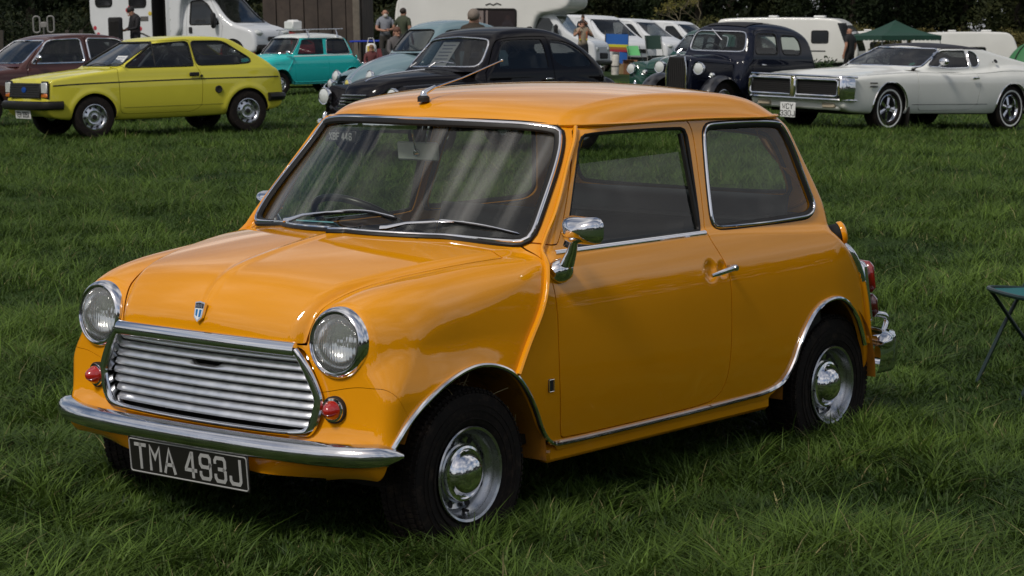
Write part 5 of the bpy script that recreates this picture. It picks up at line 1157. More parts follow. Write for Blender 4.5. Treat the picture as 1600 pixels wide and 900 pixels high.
# ---- rounded saloon of the fifties, used for the black and the green car
def fifties_saloon(name, label, m, phi, u, d, plate=None, H=1.42, group='classic cars parked in the row behind', chrome=True, h=.03):
    r = thing(name, label, 'car', group=group); k = H/1.42
    SL = Sil([(.40, .30), (.50, .36), (.52, .50), (.49, .62), (.42, .70), (.1, .735), (-.4, .76), (-1., .84), (-1.8, .90), (-2.5, .90), (-2.85, .84), (-3.03, .68), (-3.08, .45), (-3.0, .32), (-2.0, .26), (-.4, .26)], res=.022)
    SF = Sil(mirr([(.62, .22), (.72, .32), (.755, .45), (.76, .58), (.745, .70), (.71, .80), (.66, .90), (.5, .97)]), res=.022)
    SP = Sil(mirp([(-3.2, .50), (-3.0, .60), (-2.6, .69), (-2.0, .75), (-1.0, .76), (.1, .76), (.4, .74), (.6, .68)]), res=.022)
    BL = Sil([(.2, .4), (.50, .50), (.54, .62), (.50, .74), (.40, .825), (.2, .88), (-.1, .915), (-.5, .945), (-.9, .955), (-.9, .5)], res=.022)
    BP = Sil(mirp([(.7, .10), (.56, .22), (.40, .31), (.1, .40), (-.3, .50), (-.7, .60), (-1.1, .62)]), res=.022)
    GS = Sil([(-.4, .6), (-.55, .90), (-.62, .95), (-.90, 1.26), (-.99, 1.335), (-1.15, 1.385), (-1.45, 1.42), (-1.8, 1.405), (-2.1, 1.34), (-2.35, 1.22), (-2.55, 1.04), (-2.70, .86), (-2.6, .6)], res=.022)
    GF = Sil(mirr([(.70, .5), (.705, .85), (.685, .93), (.60, 1.22), (.55, 1.33), (.48, 1.5)]), res=.022)
    def F(P, fine=True):
        P = P*np.array([1, 1, 1/k]); x, y, z = P[:, 0], np.abs(P[:, 1]), P[:, 2]; y2 = y*y
        lo = rmax([SL(x+.25*y2*ss(x, .1, .4)-.25*y2*ss(-x, 2.2, 2.8), z+.9*(y-.58)**2*ss(x, -1.0, -.3)+.12*y2*ss(-x, 2.0, 2.6), fine), SF(y, z, fine), SP(x, y, fine)], .09)
        ax = np.clip(x, -.7, .34); t = (.34-ax); cap = np.sqrt((x-ax)**2*np.where(x > .34, 3, 1)+(y-.585-.03*t)**2+(z-.66-.04*t)**2)-.125; lo = rmin(lo, cap, .07)
        bx = np.clip(x, -2.55, -1.9); cap2 = np.sqrt((x-bx)**2+(y-.62)**2+(z-.50-.12*(x+2.5))**2*.8)-.18; lo = rmin(lo, cap2, .10)
        b = rmax([BL(x+.25*y2, z+.22*y2, fine), BP(x, y, fine), .45-z], .07); lo = rmin(lo, b, .03)
        g = rmax([GS(x+.25*y2*ss(x, -1.3, -.8)-.25*y2*ss(-x, 1.7, 2.2), z+.10*y2*ss(z, 1., 1.3), fine), GF(y, z, fine)], .10); return rmin(lo, g, .03)
    sc_ = lambda L: chaikin([(a, b*k) for a, b in L], 2)
    SW = [sc_([(-.90, .955), (-1.01, 1.18), (-1.05, 1.245), (-1.10, 1.262), (-1.60, 1.27), (-1.66, 1.26), (-1.68, .95), (-1.64, .945), (-.93, .945)]), sc_([(-1.78, .95), (-1.76, 1.25), (-1.80, 1.265), (-2.02, 1.235), (-2.20, 1.15), (-2.33, 1.02), (-2.34, .975), (-2.28, .955)])]
    D = sc_([(-.72, .88), (-.72, .40), (-.78, .33), (-1.6, .33), (-1.74, .38), (-1.74, 1.28), (-1.70, 1.30), (-1.05, 1.29), (-.95, 1.2), (-.78, .95)])
    WS = sc_(mirr([(0, .975), (.50, .968), (.565, .985), (.575, 1.03), (.50, 1.235), (.45, 1.275), (0, 1.30)]))
    ar = ((0, .29*k, .335, .2), (-2.18, .29*k, .30, .2))
    generic_body(r, F, ((-2.5, -.3, .45), (.1, .3, .8)), ((-3.3, -.95, .1), (.8, .95, 1.65)), h, m, M_FGLASS, .29, ar, SW, WS, sc_(mirr([(0, 1.0), (.35, 1.02), (.32, 1.22), (0, 1.24)])), -1.2, -2.1, [D], trim=None, zwin=.90, ymin=.40, well_r=.70)
    P = drape(F, densify(WS, 70), 0, 1, -1.3, 2.2); N = normals_of(F, P, .01); mb = MB(); mb.tube(P, 1., n=8, closed=True, up=N, flat=(.010, .008)); mb.build('windscreen_frame', M_CHROME, r)
    for s_ in (1, -1): round_lamp(r, (.485, s_*.575, .668*k), .088, bowl=.0)
    mb = MB()
    P = rpoly([(.30, .74, .36), (.50, .68, .36), (.66, .45, .36), (.70, 0, .36), (.66, -.45, .36), (.50, -.68, .36), (.30, -.74, .36)], 3, False); mb.tube(P, 1., n=8, up=(0, 0, 1), flat=(.02, .048)); mb.build('front_bumper', M_CHROME, r)
    for s_ in (1, -1): mb = MB(); mb.ell((.69, s_*.30, .40), (.035, .03, .10), 12, 8); mb.build('overrider', M_CHROME, r)
    mb = MB(); P = rpoly([(-2.85, .66, .40), (-3.1, .55, .40), (-3.2, 0, .40), (-3.1, -.55, .40), (-2.85, -.66, .40)], 3, False); mb.tube(P, 1., n=8, up=(0, 0, 1), flat=(.02, .048)); mb.build('rear_bumper', M_CHROME, r)
    g = sub('grille', r)
    for i in range(9):
        z = (.40+.035*i)*k; wv = .30-.012*abs(i-3)**1.3; P = [(.52+.02-.25*y*y, y, z) for y in np.linspace(-wv, wv, 9)]; mb = MB(); mb.tube(P, 1., n=6, up=(1, 0, 0), flat=(.010, .012)); mb.build('slat', M_CHROME2 if chrome else m, g)
    if plate: number_plate(r, (.72, .0, .24), plate, .52, .115, mat('plate_black', (.01, .01, .01)), mat('plate_silver', (.34, .34, .33)), th=.012)
    for s_ in (1, -1): side_line(r, F, [(.35, .74*k), (-.6, .80*k)], .004, .004, m, 'wing_seam', s_, 20)
    P = [(x, 0, 0) for x in np.linspace(.38, -.45, 20)]; V = []
    for x, _, _ in P:
        q = drape(F, [(x, 0.)], 2, 1, .5, 1.0)[0]; V.append(q+[0, 0, .004])
    mb = MB(); mb.tube(V, 1., n=6, up=(0, 0, 1), flat=(.010, .010)); mb.build('bonnet_strip', M_CHROME, r)
    cabin(r, -.7, -2.5, .34, .90*k, .64, wheel=(-1.1, -.32, .93*k), seats=((-1.35, .32), (-1.35, -.32)), bench=-2.1, dash=-.85)
    mb = MB(); mb.box((-1.2, 0, .30), (2.8, 1.1, .08)); mb.build('underbody', M_UNDER, r)
    tube_obj('wiper', [(-.58, -.1, .985*k), (-.60, .12, 1.03*k), (-.62, .30, 1.01*k)], .006, M_CHROME2, r, 6)
    for q in (.02, -.3): tube_obj('wiper_arm', [(-.50, q, .97*k), (-.55, q+.05, 1.02*k)], .008, M_CHROME2, r, 6)
    mb = MB(); mb.box((-1.62, .745, .82*k), (.12, .03, .025), .008); mb.build('door_handle', M_CHROME, r)
    pr = wheel_proto(r, .30, .135, .19, style='cap', n=30); place_wheels(r, pr, [(0, .64, .29), (-2.18, .62, .29), (0, -.64, .29), (-2.18, -.62, .29)])
    park(r, u, d, phi, 0, .70); return r, F
# ---- rear-engined rounded car, pale blue
def beetle_car():
    m = paint('pale_blue_car_paint', (.17, .25, .28), coat=.8)
    r = thing('parked_car', 'pale blue rounded beetle-shaped car, half hidden behind the black saloon', 'car', group='classic cars parked in the row behind')
    BL = Sil([(.42, .25), (.50, .34), (.52, .44), (.44, .60), (.28, .76), (.0, .90), (-.4, 1.0), (-.8, 1.02), (-1.8, 1.05), (-2.5, .95), (-3.0, .70), (-3.12, .45), (-3.05, .3), (-1.5, .22)], res=.025)
    BP = Sil(mirp([(.55, .22), (.35, .34), (0, .44), (-.5, .56), (-.9, .62), (-1.8, .62), (-2.4, .56), (-2.9, .40), (-3.15, .25)]), res=.025)
    GS = Sil([(-.3, .7), (-.50, .98), (-.80, 1.36), (-.90, 1.43), (-1.1, 1.48), (-1.4, 1.50), (-1.75, 1.46), (-2.1, 1.34), (-2.5, 1.08), (-2.7, .9), (-2.4, .6)], res=.025)
    GF = Sil(mirr([(.65, .6), (.655, .85), (.62, 1.0), (.56, 1.28), (.50, 1.42), (.44, 1.6)]), res=.025)
    def F(P, fine=True):
        x, y, z = P[:, 0], np.abs(P[:, 1]), P[:, 2]; y2 = y*y
        b = rmax([BL(x+.3*y2, z+.45*y2*ss(x, -.8, -.2)+.2*y2*ss(-x, 2.2, 2.8), fine), BP(x, y, fine)], .09)
        g = rmax([GS(x+.25*y2*ss(x, -1.4, -.8)-.4*y2*ss(-x, 1.7, 2.3), z+.12*y2*ss(z, 1.1, 1.35), fine), GF(y, z, fine)], .10); b = rmin(b, g, .03)
        for cx_ in (0., -2.4):
            w = (np.sqrt(((x-cx_+.05)/.52)**2+((z-.27)/.50)**2+((y-.60)/.20)**4)-1)*.20; w = np.maximum(w, .2-z); b = rmin(b, w, .015)
        run = rmax([np.abs(x+1.2)-.8, np.abs(y-.62)-.12, np.abs(z-.30)-.03], .02); return np.minimum(b, run)
    SW = [rpoly([(-.82, 1.02), (-.95, 1.28), (-1.02, 1.33), (-1.48, 1.35), (-1.50, 1.02)], 1), rpoly([(-1.60, 1.02), (-1.60, 1.34), (-1.85, 1.30), (-2.05, 1.18), (-2.12, 1.06), (-2.05, 1.02)], 2)]
    WS = rpoly(mirr([(0, 1.03), (.44, 1.03), (.51, 1.06), (.46, 1.29), (.40, 1.345), (0, 1.37)]), 2)
    generic_body(r, F, ((-2.4, -.2, .5), (.0, .2, .8)), ((-3.4, -1.0, .08), (.9, 1.0, 1.7)), .032, m, M_FGLASS, .26, ((0, .29, .31, .2), (-2.4, .29, .31, .2)), SW, WS, None, -1.1, -2.1, [], trim=.012, trim_m=M_RUB, zwin=1.0, ymin=.45, well_r=.66)
    for s_ in (1, -1): round_lamp(r, (.385, s_*.545, .67), .088, tilt=(0, -.25, 0), bowl=.08)
    mb = MB(); P = rpoly([(.25, .80, .38), (.55, .70, .38), (.66, 0, .38), (.55, -.70, .38), (.25, -.80, .38)], 3, False); mb.tube(P, 1., n=8, up=(0, 0, 1), flat=(.02, .05)); mb.build('front_bumper', M_CHROME, r)
    for s_ in (1, -1): mb = MB(); mb.tube(rpoly([(.64, s_*.42, .34), (.67, s_*.42, .46), (.62, s_*.42, .56), (.60, s_*.10, .58)], 2, False), .015, n=8); mb.build('overrider', M_CHROME, r)
    round_lamp(r, (.62, .28, .56), .065, name='spot_lamp', bowl=.07, lens=mat('yellow_lens', (.65, .55, .10), rough=.15, coat=1)); round_lamp(r, (.62, -.28, .56), .065, name='spot_lamp', bowl=.07)
    V = [drape(F, [(x, 0.)], 2, 1, .4, 1.2)[0]+[0, 0, .003] for x in np.linspace(.42, -.40, 18)]; mb = MB(); mb.tube(V, 1., n=6, up=(0, 0, 1), flat=(.012, .012)); mb.build('bonnet_strip', M_CHROME, r)
    cabin(r, -.6, -2.2, .36, .98, .52, wheel=(-1.0, .3, 1.0), seats=((-1.3, .28), (-1.3, -.28)), bench=-2.0, dash=-.75)
    pr = wheel_proto(r, .315, .14, .19, style='cap', n=28); place_wheels(r, pr, [(0, .64, .30), (-2.4, .64, .30), (0, -.64, .30), (-2.4, -.64, .30)])
    park(r, 622, 35., math.radians(32), 0, .70); return r
# ---- pre-war saloon with separate wings, navy
def navy_saloon():
    m = paint('navy_black_car_paint', (.006, .008, .018), coat=.5); mb_ = mat('dull_black_paint', (.012, .012, .015), rough=.35, coat=.5)
    r = thing('parked_car', 'navy blue upright vintage saloon with black folding roof and round lamps', 'car', group='classic cars parked in the row behind')
    CS = Sil([(-.42, .28), (-.45, .95), (-.58, 1.03), (-.68, 1.30), (-.74, 1.42), (-.90, 1.50), (-1.3, 1.545), (-1.8, 1.53), (-2.2, 1.45), (-2.42, 1.30), (-2.52, 1.0), (-2.62, .7), (-2.66, .4), (-2.5, .28)], res=.025)
    CF = Sil(mirr([(.56, .2), (.60, .32), (.635, .7), (.64, .95), (.61, 1.1), (.55, 1.38), (.49, 1.48), (.40, 1.6)]), res=.025)
    BS = Sil([(.33, .42), (.37, .5), (.33, .98), (.28, 1.01), (-.2, 1.03), (-.6, 1.05), (-.8, .9), (-.7, .40)], res=.025)
    BF = Sil(mirp([(.5, .19), (.36, .22), (0, .30), (-.4, .44), (-.8, .5)]), res=.025)
    def F(P, fine=True):
        x, y, z = P[:, 0], np.abs(P[:, 1]), P[:, 2]; y2 = y*y
        c = rmax([CS(x+.15*y2*ss(x, -1.2, -.6)-.2*y2*ss(-x, 1.8, 2.3), z+.10*y2*ss(z, 1.2, 1.45), fine), CF(y, z, fine)], .09)
        b = rmax([BS(x, z+.5*y2, fine), BF(x, y, fine)], .05); return rmin(c, b, .03)
    SW = [rpoly([(-.78, 1.06), (-.86, 1.33), (-.90, 1.37), (-1.36, 1.38), (-1.40, 1.35), (-1.40, 1.06)], 1), rpoly([(-1.52, 1.06), (-1.52, 1.36), (-1.92, 1.35), (-2.03, 1.27), (-2.06, 1.15), (-2.03, 1.06)], 2)]
    WS = rpoly(mirr([(0, 1.09), (.46, 1.09), (.515, 1.13), (.475, 1.34), (.42, 1.39), (0, 1.40)]), 2)
    D = rpoly([(-.70, 1.0), (-.68, .40), (-1.42, .40), (-1.46, 1.42), (-.84, 1.41), (-.74, 1.1)], 1)
    generic_body(r, F, ((-2.2, -.2, .5), (.1, .15, .85)), ((-2.9, -.85, .15), (.6, .85, 1.75)), .03, m, glass_mat('pale_window_glass', (.75, .80, .78), dust_glare=.02), .32, (), SW, WS, rpoly(mirr([(0, 1.12), (.38, 1.12), (.36, 1.34), (0, 1.35)]), 1), -1.0, -2.1, [D], trim=.010, trim_m=M_RUB, zwin=1.04, ymin=.42)
    P = drape(F, densify(WS, 60), 0, 1, -1.1, 2.); N = normals_of(F, P, .01); mb = MB(); mb.tube(P, 1., n=8, closed=True, up=N, flat=(.012, .012)); mb.build('windscreen_frame', M_CHROME2, r)
    G = [[drape(F, [(x, y)], 2, 1, 1.1, 1.0)[0]+np.array([0, 0, .012]) for y in np.linspace(-.36, .36, 9)] for x in np.linspace(-.86, -1.75, 12)]; mb = MB(); mb.sheet(G); mb.sheet([[g+(np.array([0, 0, -.02]) if k else 0) for g in (row[0], row[-1])] for row in G for k in (0,)][:2]); mb.build('folding_roof', mat('black_canvas', (.015, .014, .016), rough=.8), r, smooth=True)
    def wing(cx_, R, y0, w, a0, a1, nm):
        for s_ in (1, -1):
            A = np.linspace(a0, a1, 22); G = []
            for t in A:
                row = []
                for q in np.linspace(-1, 1, 9):
                    rr = R-.055*abs(q)**2.5; row.append((cx_+rr*math.cos(t)*1.06, s_*(y0+q*w/2), .30+rr*math.sin(t)))
                G.append(row)
            last = G[-1]; mb = MB(); mb.sheet(G); mb.build(nm, mb_, r, smooth=True)
    wing(0.02, .44, .55, .26, -.1, 2.75, 'front_wing'); wing(-2.15, .42, .58, .22, .25, 3.3, 'rear_wing')
    mb = MB()
    for s_ in (1, -1): mb.box((-1.1, s_*.62, .34), (1.4, .20, .03), .01)
    mb.build('running_board', mb_, r)
    g = sub('grille', r); mb = MB(); mb.box((.375, 0, .74), (.03, .34, .50), .02, taper=(1, .9)); mb.build('grille_panel', M_BLACK, g)
    for s_ in (1, -1): tube_obj('grille_frame', [(.39, s_*.18, .48), (.40, s_*.185, .8), (.385, s_*.14, 1.0)], .012, M_CHROME2, g, 6)
    for k in range(9): tube_obj('slat', [(.395, -.14+.035*k, .50), (.395, -.14+.035*k, .97)], .005, M_RUB, g, 4)
    mb = MB(); mb.ell((.36, 0, 1.03), (.04, .03, .02), 10, 6); mb.build('radiator_cap', M_CHROME, r)
    for s_ in (1, -1): round_lamp(r, (.33, s_*.36, .83), .090, bowl=.13); round_lamp(r, (.36, s_*.62, .74), .035, name='side_lamp', bowl=.06); tube_obj('lamp_bracket', [(.26, s_*.36, .82), (.24, s_*.22, .78)], .012, M_BLACK, r, 6)
    tube_obj('wiper', [(-.52, -.02, 1.42), (-.50, .10, 1.33), (-.50, .18, 1.26)], .008, M_CHROME, r, 6)
    mb = MB(); mb.box((-.97, .650, .90), (.12, .03, .025), .008); mb.build('door_handle', M_CHROME, r)
    cabin(r, -.6, -2.2, .40, 1.0, .52, wheel=(-.95, -.28, 1.05), seats=((-1.25, .28), (-1.25, -.28)), bench=-1.95, dash=None)
    mb = MB(); mb.box((.52, 0, .42), (.03, 1.3, .06), .01); mb.build('front_bumper', M_CHROME2, r)
    pr = wheel_proto(r, .32, .11, .21, style='cap', n=28); place_wheels(r, pr, [(0, .56, .32), (-2.18, .56, .32), (0, -.56, .32), (-2.18, -.56, .32)])
    park(r, 1129, 34.5, math.radians(50), 0, .6); return r
# ---- brown four-door saloon
def brown_saloon():
    m = paint('brown_car_paint', (.075, .030, .026), coat=.7)
    r = thing('parked_car', 'dark brown four-door saloon partly behind the yellow hatchback', 'car', group='classic cars parked in the row behind')
    SL = Sil([(.62, .30), (.74, .42), (.74, .72), (.66, .80), (0, .87), (-.5, .92), (-.8, .94), (-2.6, .95), (-3.3, .90), (-3.45, .80), (-3.5, .5), (-3.4, .32), (-2, .25), (-.4, .25)], res=.03)
    SF = Sil(mirr([(.70, .22), (.79, .35), (.82, .55), (.80, .75), (.76, .92), (.6, 1.0)]), res=.03); SP = Sil(mirp([(-3.6, .70), (-3.2, .80), (-1.5, .83), (.3, .81), (.8, .74)]), res=.03)
    GS = Sil([(-.3, .6), (-.5, .90), (-.60, .95), (-1.05, 1.32), (-1.25, 1.40), (-1.7, 1.43), (-2.2, 1.41), (-2.5, 1.34), (-3.0, .95), (-2.8, .6)], res=.03); GF = Sil(mirr([(.76, .5), (.76, .92), (.63, 1.32), (.58, 1.5)]), res=.03)
    def F(P, fine=True):
        x, y, z = P[:, 0], np.abs(P[:, 1]), P[:, 2]; y2 = y*y
        lo = rmax([SL(x, z+.06*y2, fine), SF(y, z, fine), SP(x, y, fine)], .06); g = rmax([GS(x+.15*y2*ss(x, -1.5, -1.), z+.08*y2*ss(z, 1.1, 1.35), fine), GF(y, z, fine)], .07); return rmin(lo, g, .02)
    SW = [rpoly([(-.80, .96), (-1.12, 1.29), (-1.20, 1.32), (-1.70, 1.335), (-1.73, .96)], 1), rpoly([(-1.83, .96), (-1.81, 1.335), (-2.30, 1.32), (-2.42, 1.28), (-2.62, .98), (-2.6, .96)], 1)]
    WS = rpoly(mirr([(0, .975), (.62, .97), (.67, .99), (.57, 1.28), (.53, 1.315), (0, 1.335)]), 1)
    generic_body(r, F, ((-3.0, -.35, .45), (.3, .35, .8)), ((-3.8, -1, .1), (1, 1, 1.6)), .04, m, M_FGLASS, .27, ((0, .3, .33, .2), (-2.44, .3, .33, .2)), SW, WS, rpoly(mirr([(0, 1.0), (.5, 1.0), (.45, 1.28), (0, 1.29)]), 1), -1.4, -2.5,
                 [rpoly([(-.72, .40), (-.72, .92), (-1.12, 1.36), (-1.77, 1.37), (-1.78, .40)], 1), rpoly([(-1.79, .40), (-1.78, 1.37), (-2.35, 1.36), (-2.72, .95), (-2.45, .7), (-2.05, .42)], 1)], trim=.013, trim_m=M_CHROME, zwin=.92, ymin=.45, well_r=.76)
    e = sub('door_mirror', r, (-.86, .84, 1.0)); mb = MB(); mb.ell((0, .05, .05), (.04, .09, .05), 14, 8); mb.tube([(0, -.06, -.05), (0, .04, .03)], .014, n=6); mb.build('mirror_shell', M_CHROME, e)
    for s_ in (1, -1): round_lamp(r, (.74, s_*.60, .62), .09)
    mb = MB(); mb.box((.80, 0, .42), (.06, 1.62, .09), .02); mb.build('front_bumper', M_CHROME, r); g = sub('grille', r)
    for k in range(6): mb = MB(); mb.box((.76, 0, .54+.03*k), (.02, .95, .012), .003); mb.build('slat', M_CHROME2, g)
    cabin(r, -.7, -2.8, .34, .90, .72, wheel=(-1.1, -.36, .95), seats=((-1.4, .36), (-1.4, -.36)), bench=-2.35, dash=-.85)
    pr = wheel_proto(r, .30, .15, .17, style='cap', n=26); place_wheels(r, pr, [(0, .68, .30), (-2.44, .68, .30), (0, -.68, .30), (-2.44, -.68, .30)])
    park(r, -20, 35.5, math.radians(37), 0, .75); return r
yc = yellow_hatchback(); wc = white_coupe()
bm_ = paint('black_car_paint', (.006, .005, .006), coat=.45)
bk, bkF = fifties_saloon('parked_car', 'black rounded two-door saloon directly behind the orange car', bm_, math.radians(42.5), 682, 24.3, plate='XBF 446', H=1.385)
gn, _ = fifties_saloon('parked_car', 'dark green rounded saloon beside the navy vintage saloon', paint('dark_green_car_paint', (.018, .062, .045), coat=.8), math.radians(48), 1098, 41., H=1.47, chrome=False, h=.036)
be = beetle_car(); nv = navy_saloon(); br = brown_saloon()
# papers in the black saloon
t = thing('paper_notice', 'white printed sheet leaning behind the windscreen of the black saloon', 'notice'); mb = MB(); mb.box((0, 0, 0), (.004, .26, .36)); mb.build('sheet_of_paper', M_PWHITE, t, smooth=False); mb = MB()
for k in range(6): mb.box((.004, 0, .13-.05*k), (.003, .20-.04*(k % 2), .010))
mb.build('printed_lines', mat('grey_print', (.2, .22, .3)), t, smooth=False); t.location, t.rotation_euler = on_car(bk, -.84, -.12, 1.08, (.35, -.95, 0)) if 0 else on_car(bk, -.86, -.14, 1.08, (0, -.74, .05))
# ---- turquoise small saloon with a white roof and rack
tq_m = paint('turquoise_car_paint', (.022, .50, .48), coat=.8); wr_m = paint('white_roof_paint', (.66, .68, .66), coat=.8)
tq = thing('parked_car', 'turquoise two-door small saloon with white roof and roof rack', 'car', group='classic cars parked in the row behind')
build_small_car(tq, tq_m, wr_m, detail=False, h=.026, glass=(M_FGLASS, M_FGLASS), wheels='cap'); small_car_inside(tq, tq_m, False)
for s_ in (1, -1): side_line(tq, MF, [(-.36, .845), (-1.3, .845), (-2.02, .85)], .012, .006, M_WHITE, 'waist_band', s_)
rk = sub('roof_rack', tq)
for s_ in (1, -1):
    mb = MB(); mb.tube([(-.75, s_*.50, 1.42), (-1.85, s_*.50, 1.42)], .012, n=6)
    for x in (-.85, -1.65): mb.tube([(x, s_*.56, 1.235), (x, s_*.54, 1.33), (x, s_*.50, 1.42)], .012, n=6)
    mb.build('rack_frame', M_SATIN, rk)
for k in range(7): tube_obj('rack_bar', [(-.75-.183*k, -.5, 1.425), (-.75-.183*k, .5, 1.425)], .010, M_SATIN, rk, 6)
e = sub('door_mirror', tq, (-.20, .66, .87)); mb = MB(); mb.ell((0, .03, .06), (.03, .08, .045), 12, 8); mb.tube([(0, -.04, -.04), (0, .03, .04)], .012, n=6); mb.build('mirror_shell', M_CHROME, e)
park(tq, 441, 50.5, math.radians(41), 0, .66)
bxx = thing('roof_box', 'small white box on the roof rack of the turquoise car', 'box'); mb = MB(); mb.box((0, 0, .09), (.26, .34, .18), .02); mb.build('box_body', M_WHITE, bxx); mb = MB(); mb.box((0, 0, .19), (.20, .28, .04), .015, taper=(.7, .7)); mb.build('box_lid', M_WHITE, bxx); bxx.location, bxx.rotation_euler = on_car(tq, -.78, .1, 1.435, (0, 0, 0))
print('cars', time.time()-T0)
# ------------------------------------------------------------------ caravans, vans and what stands behind
def vheading(phi, right):
    s = 1 if right else -1
    h = s*math.cos(phi)*crt[:2]-math.sin(phi)*np.array([math.cos(YAW), math.sin(YAW)]); return math.atan2(h[1], h[0])
def put(root, u, d, phi=0, right=False, x=0., y=0., dz=0.):
    return settle(root, at(u, d), vheading(phi, right), x, y, dz)
M_CREAM = mat('cream_caravan_shell', (.70, .69, .65), rough=.35, noise=.04, nscale=1.2, coat=.3)
M_VANW = paint('white_van_paint', (.66, .67, .68), coat=.6)
M_DARKG = mat('caravan_dark_glass', (.015, .016, .018), rough=.08, coat=1)
M_CURT = mat('beige_curtain', (.20, .16, .15), rough=.9)
def flank(F, root, name, rects, m, side, h=.03, sub_curtain=False, frame=.03, bend=.12):
    """panes let into a flat flank: (x0, x1, z0, z1)"""
    for x0, x1, z0, z1 in rects:
        P2 = rpoly([(x0, z0), ((x0+x1)/2, z0), (x1, z0), (x1, (z0+z1)/2), (x1, z1), ((x0+x1)/2, z1), (x0, z1), (x0, (z0+z1)/2)], 2)
        y = float(np.abs(drape(F, [((x0+x1)/2, (z0+z1)/2)], 1, side, .2*side)[0][1]))
        w = sub(name, root); n = len(P2)
        mb = MB(); mb.tube([(a, side*(y+.005), b) for a, b in P2], frame, n=6, closed=True, up=(0, 1, 0)); mb.build('frame', M_RUB, w)
        mb = MB(); mb.add([(a, side*(y+.012), b) for a, b in P2], [tuple(range(n))]); mb.build('pane', m, w)
        if sub_curtain:
            mb = MB(); k = 12
            mb.sheet([[(x0+(x1-x0)*i/k, side*(y+.016+.012*math.cos(i*PI)), z0+.04), (x0+(x1-x0)*i/k, side*(y+.016+.012*math.cos(i*PI)), z1-.04)] for i in range(5)]); mb.build('curtain', M_CURT, w)
def caravan(label, L, H, w, m, u, d, phi, right, windows, side, nose=.5, door=None, front_dark=False, text=None, stripe=None, dz=0.):
    r = thing('caravan', label, 'caravan', group='caravans along the edge of the field')
    S = Sil([(-L, .42), (-L-.02, H*.6), (-L+.05, H-.25), (-L+.3, H-.03), (-nose-.4, H), (-nose*.75, H-.15), (-.25*nose, H*.68), (0, H*.45), (.02, .75), (-.15, .42)], res=.04)
    def F(P, fine=True): return rmax([S(P[:, 0], P[:, 2], fine), np.abs(P[:, 1])-w+.03*(P[:, 2]-1.2)**2], .09)
    V, T = shell_mesh(F, ((-L+.6, -w*.4, 1.0), (-.9, w*.4, H-.8)), ((-L-.4, -w-.3, .2), (.4, w+.3, H+.3)), .11, bottom=True); panel('shell', F, V, T, m, r, rim=0, h=.02)
    flank(F, r, 'window', windows, M_DARKG, side, frame=.022)
    if front_dark:
        mb = MB(); G = []
        for y in np.linspace(-w+.16, w-.16, 9): G.append([drape(F, [(y, z)], 0, 1, -L/2, L)[0]+np.array([.012, 0, 0]) for z in np.linspace(H*.40, H*.86, 8)])
        mb.sheet(G); mb.build('front_window', M_DARKG, r, smooth=True)
        mb = MB(); yy = w-.05; mb.sheet([[(x, side*(w+.012), z) for x, z in row] for row in (((-.95, H*.90), (-.50, H*.42)), ((-.55, H*.90), (-.15, H*.42)))]); mb.build('side_flash', M_DARKG, r)
    if stripe: mb = MB(); mb.box((-L*.5, side*(w+.008), 1.0), (L*.55, .006, .05)); mb.build('side_stripe', stripe, r)
    if text: lettering(text, .13, .13, .10, .025, (-L*.42, side*(w+.012), 1.12), (-1 if side < 0 and 0 else (1 if side < 0 else -1), 0, 0), (0, 0, 1), .003).build('side_lettering', M_INK, r)
    mb = MB(); mb.box((-L*.3, .1, H+.03), (.5, .5, .10), .03); mb.build('roof_vent', M_WHITE, r); mb = MB(); mb.box((-L*.62, -.1, H+.03), (.4, .4, .09), .03); mb.build('roof_vent', M_WHITE, r)
    mb = MB(); mb.box((-L/2, 0, .38), (L*.8, 1.6*w, .12)); mb.tube([(-.1, 0, .45), (1.1, 0, .45)], .04, n=6); mb.build('chassis', M_BLACK, r)
    pr = wheel_proto(r, .31, .18, .2, style='cap', n=20); place_wheels(r, pr, [(-L*.52, w-.12, .31), (-L*.52, -w+.12, .31)])
    put(r, u, d, phi, right, dz=dz); return r, F
# cream caravan behind the blue car, seen from its side
c1, c1F = caravan('cream caravan with three small dark windows behind the pale blue car', 3.15, 2.6, 1.1, M_CREAM, 782, 74, math.radians(14), True, [(-2.86, -2.38, 1.54, 2.05), (-1.92, -1.62, 1.62, 2.05), (-1.10, -.58, 1.52, 2.03)], -1, nose=.15)
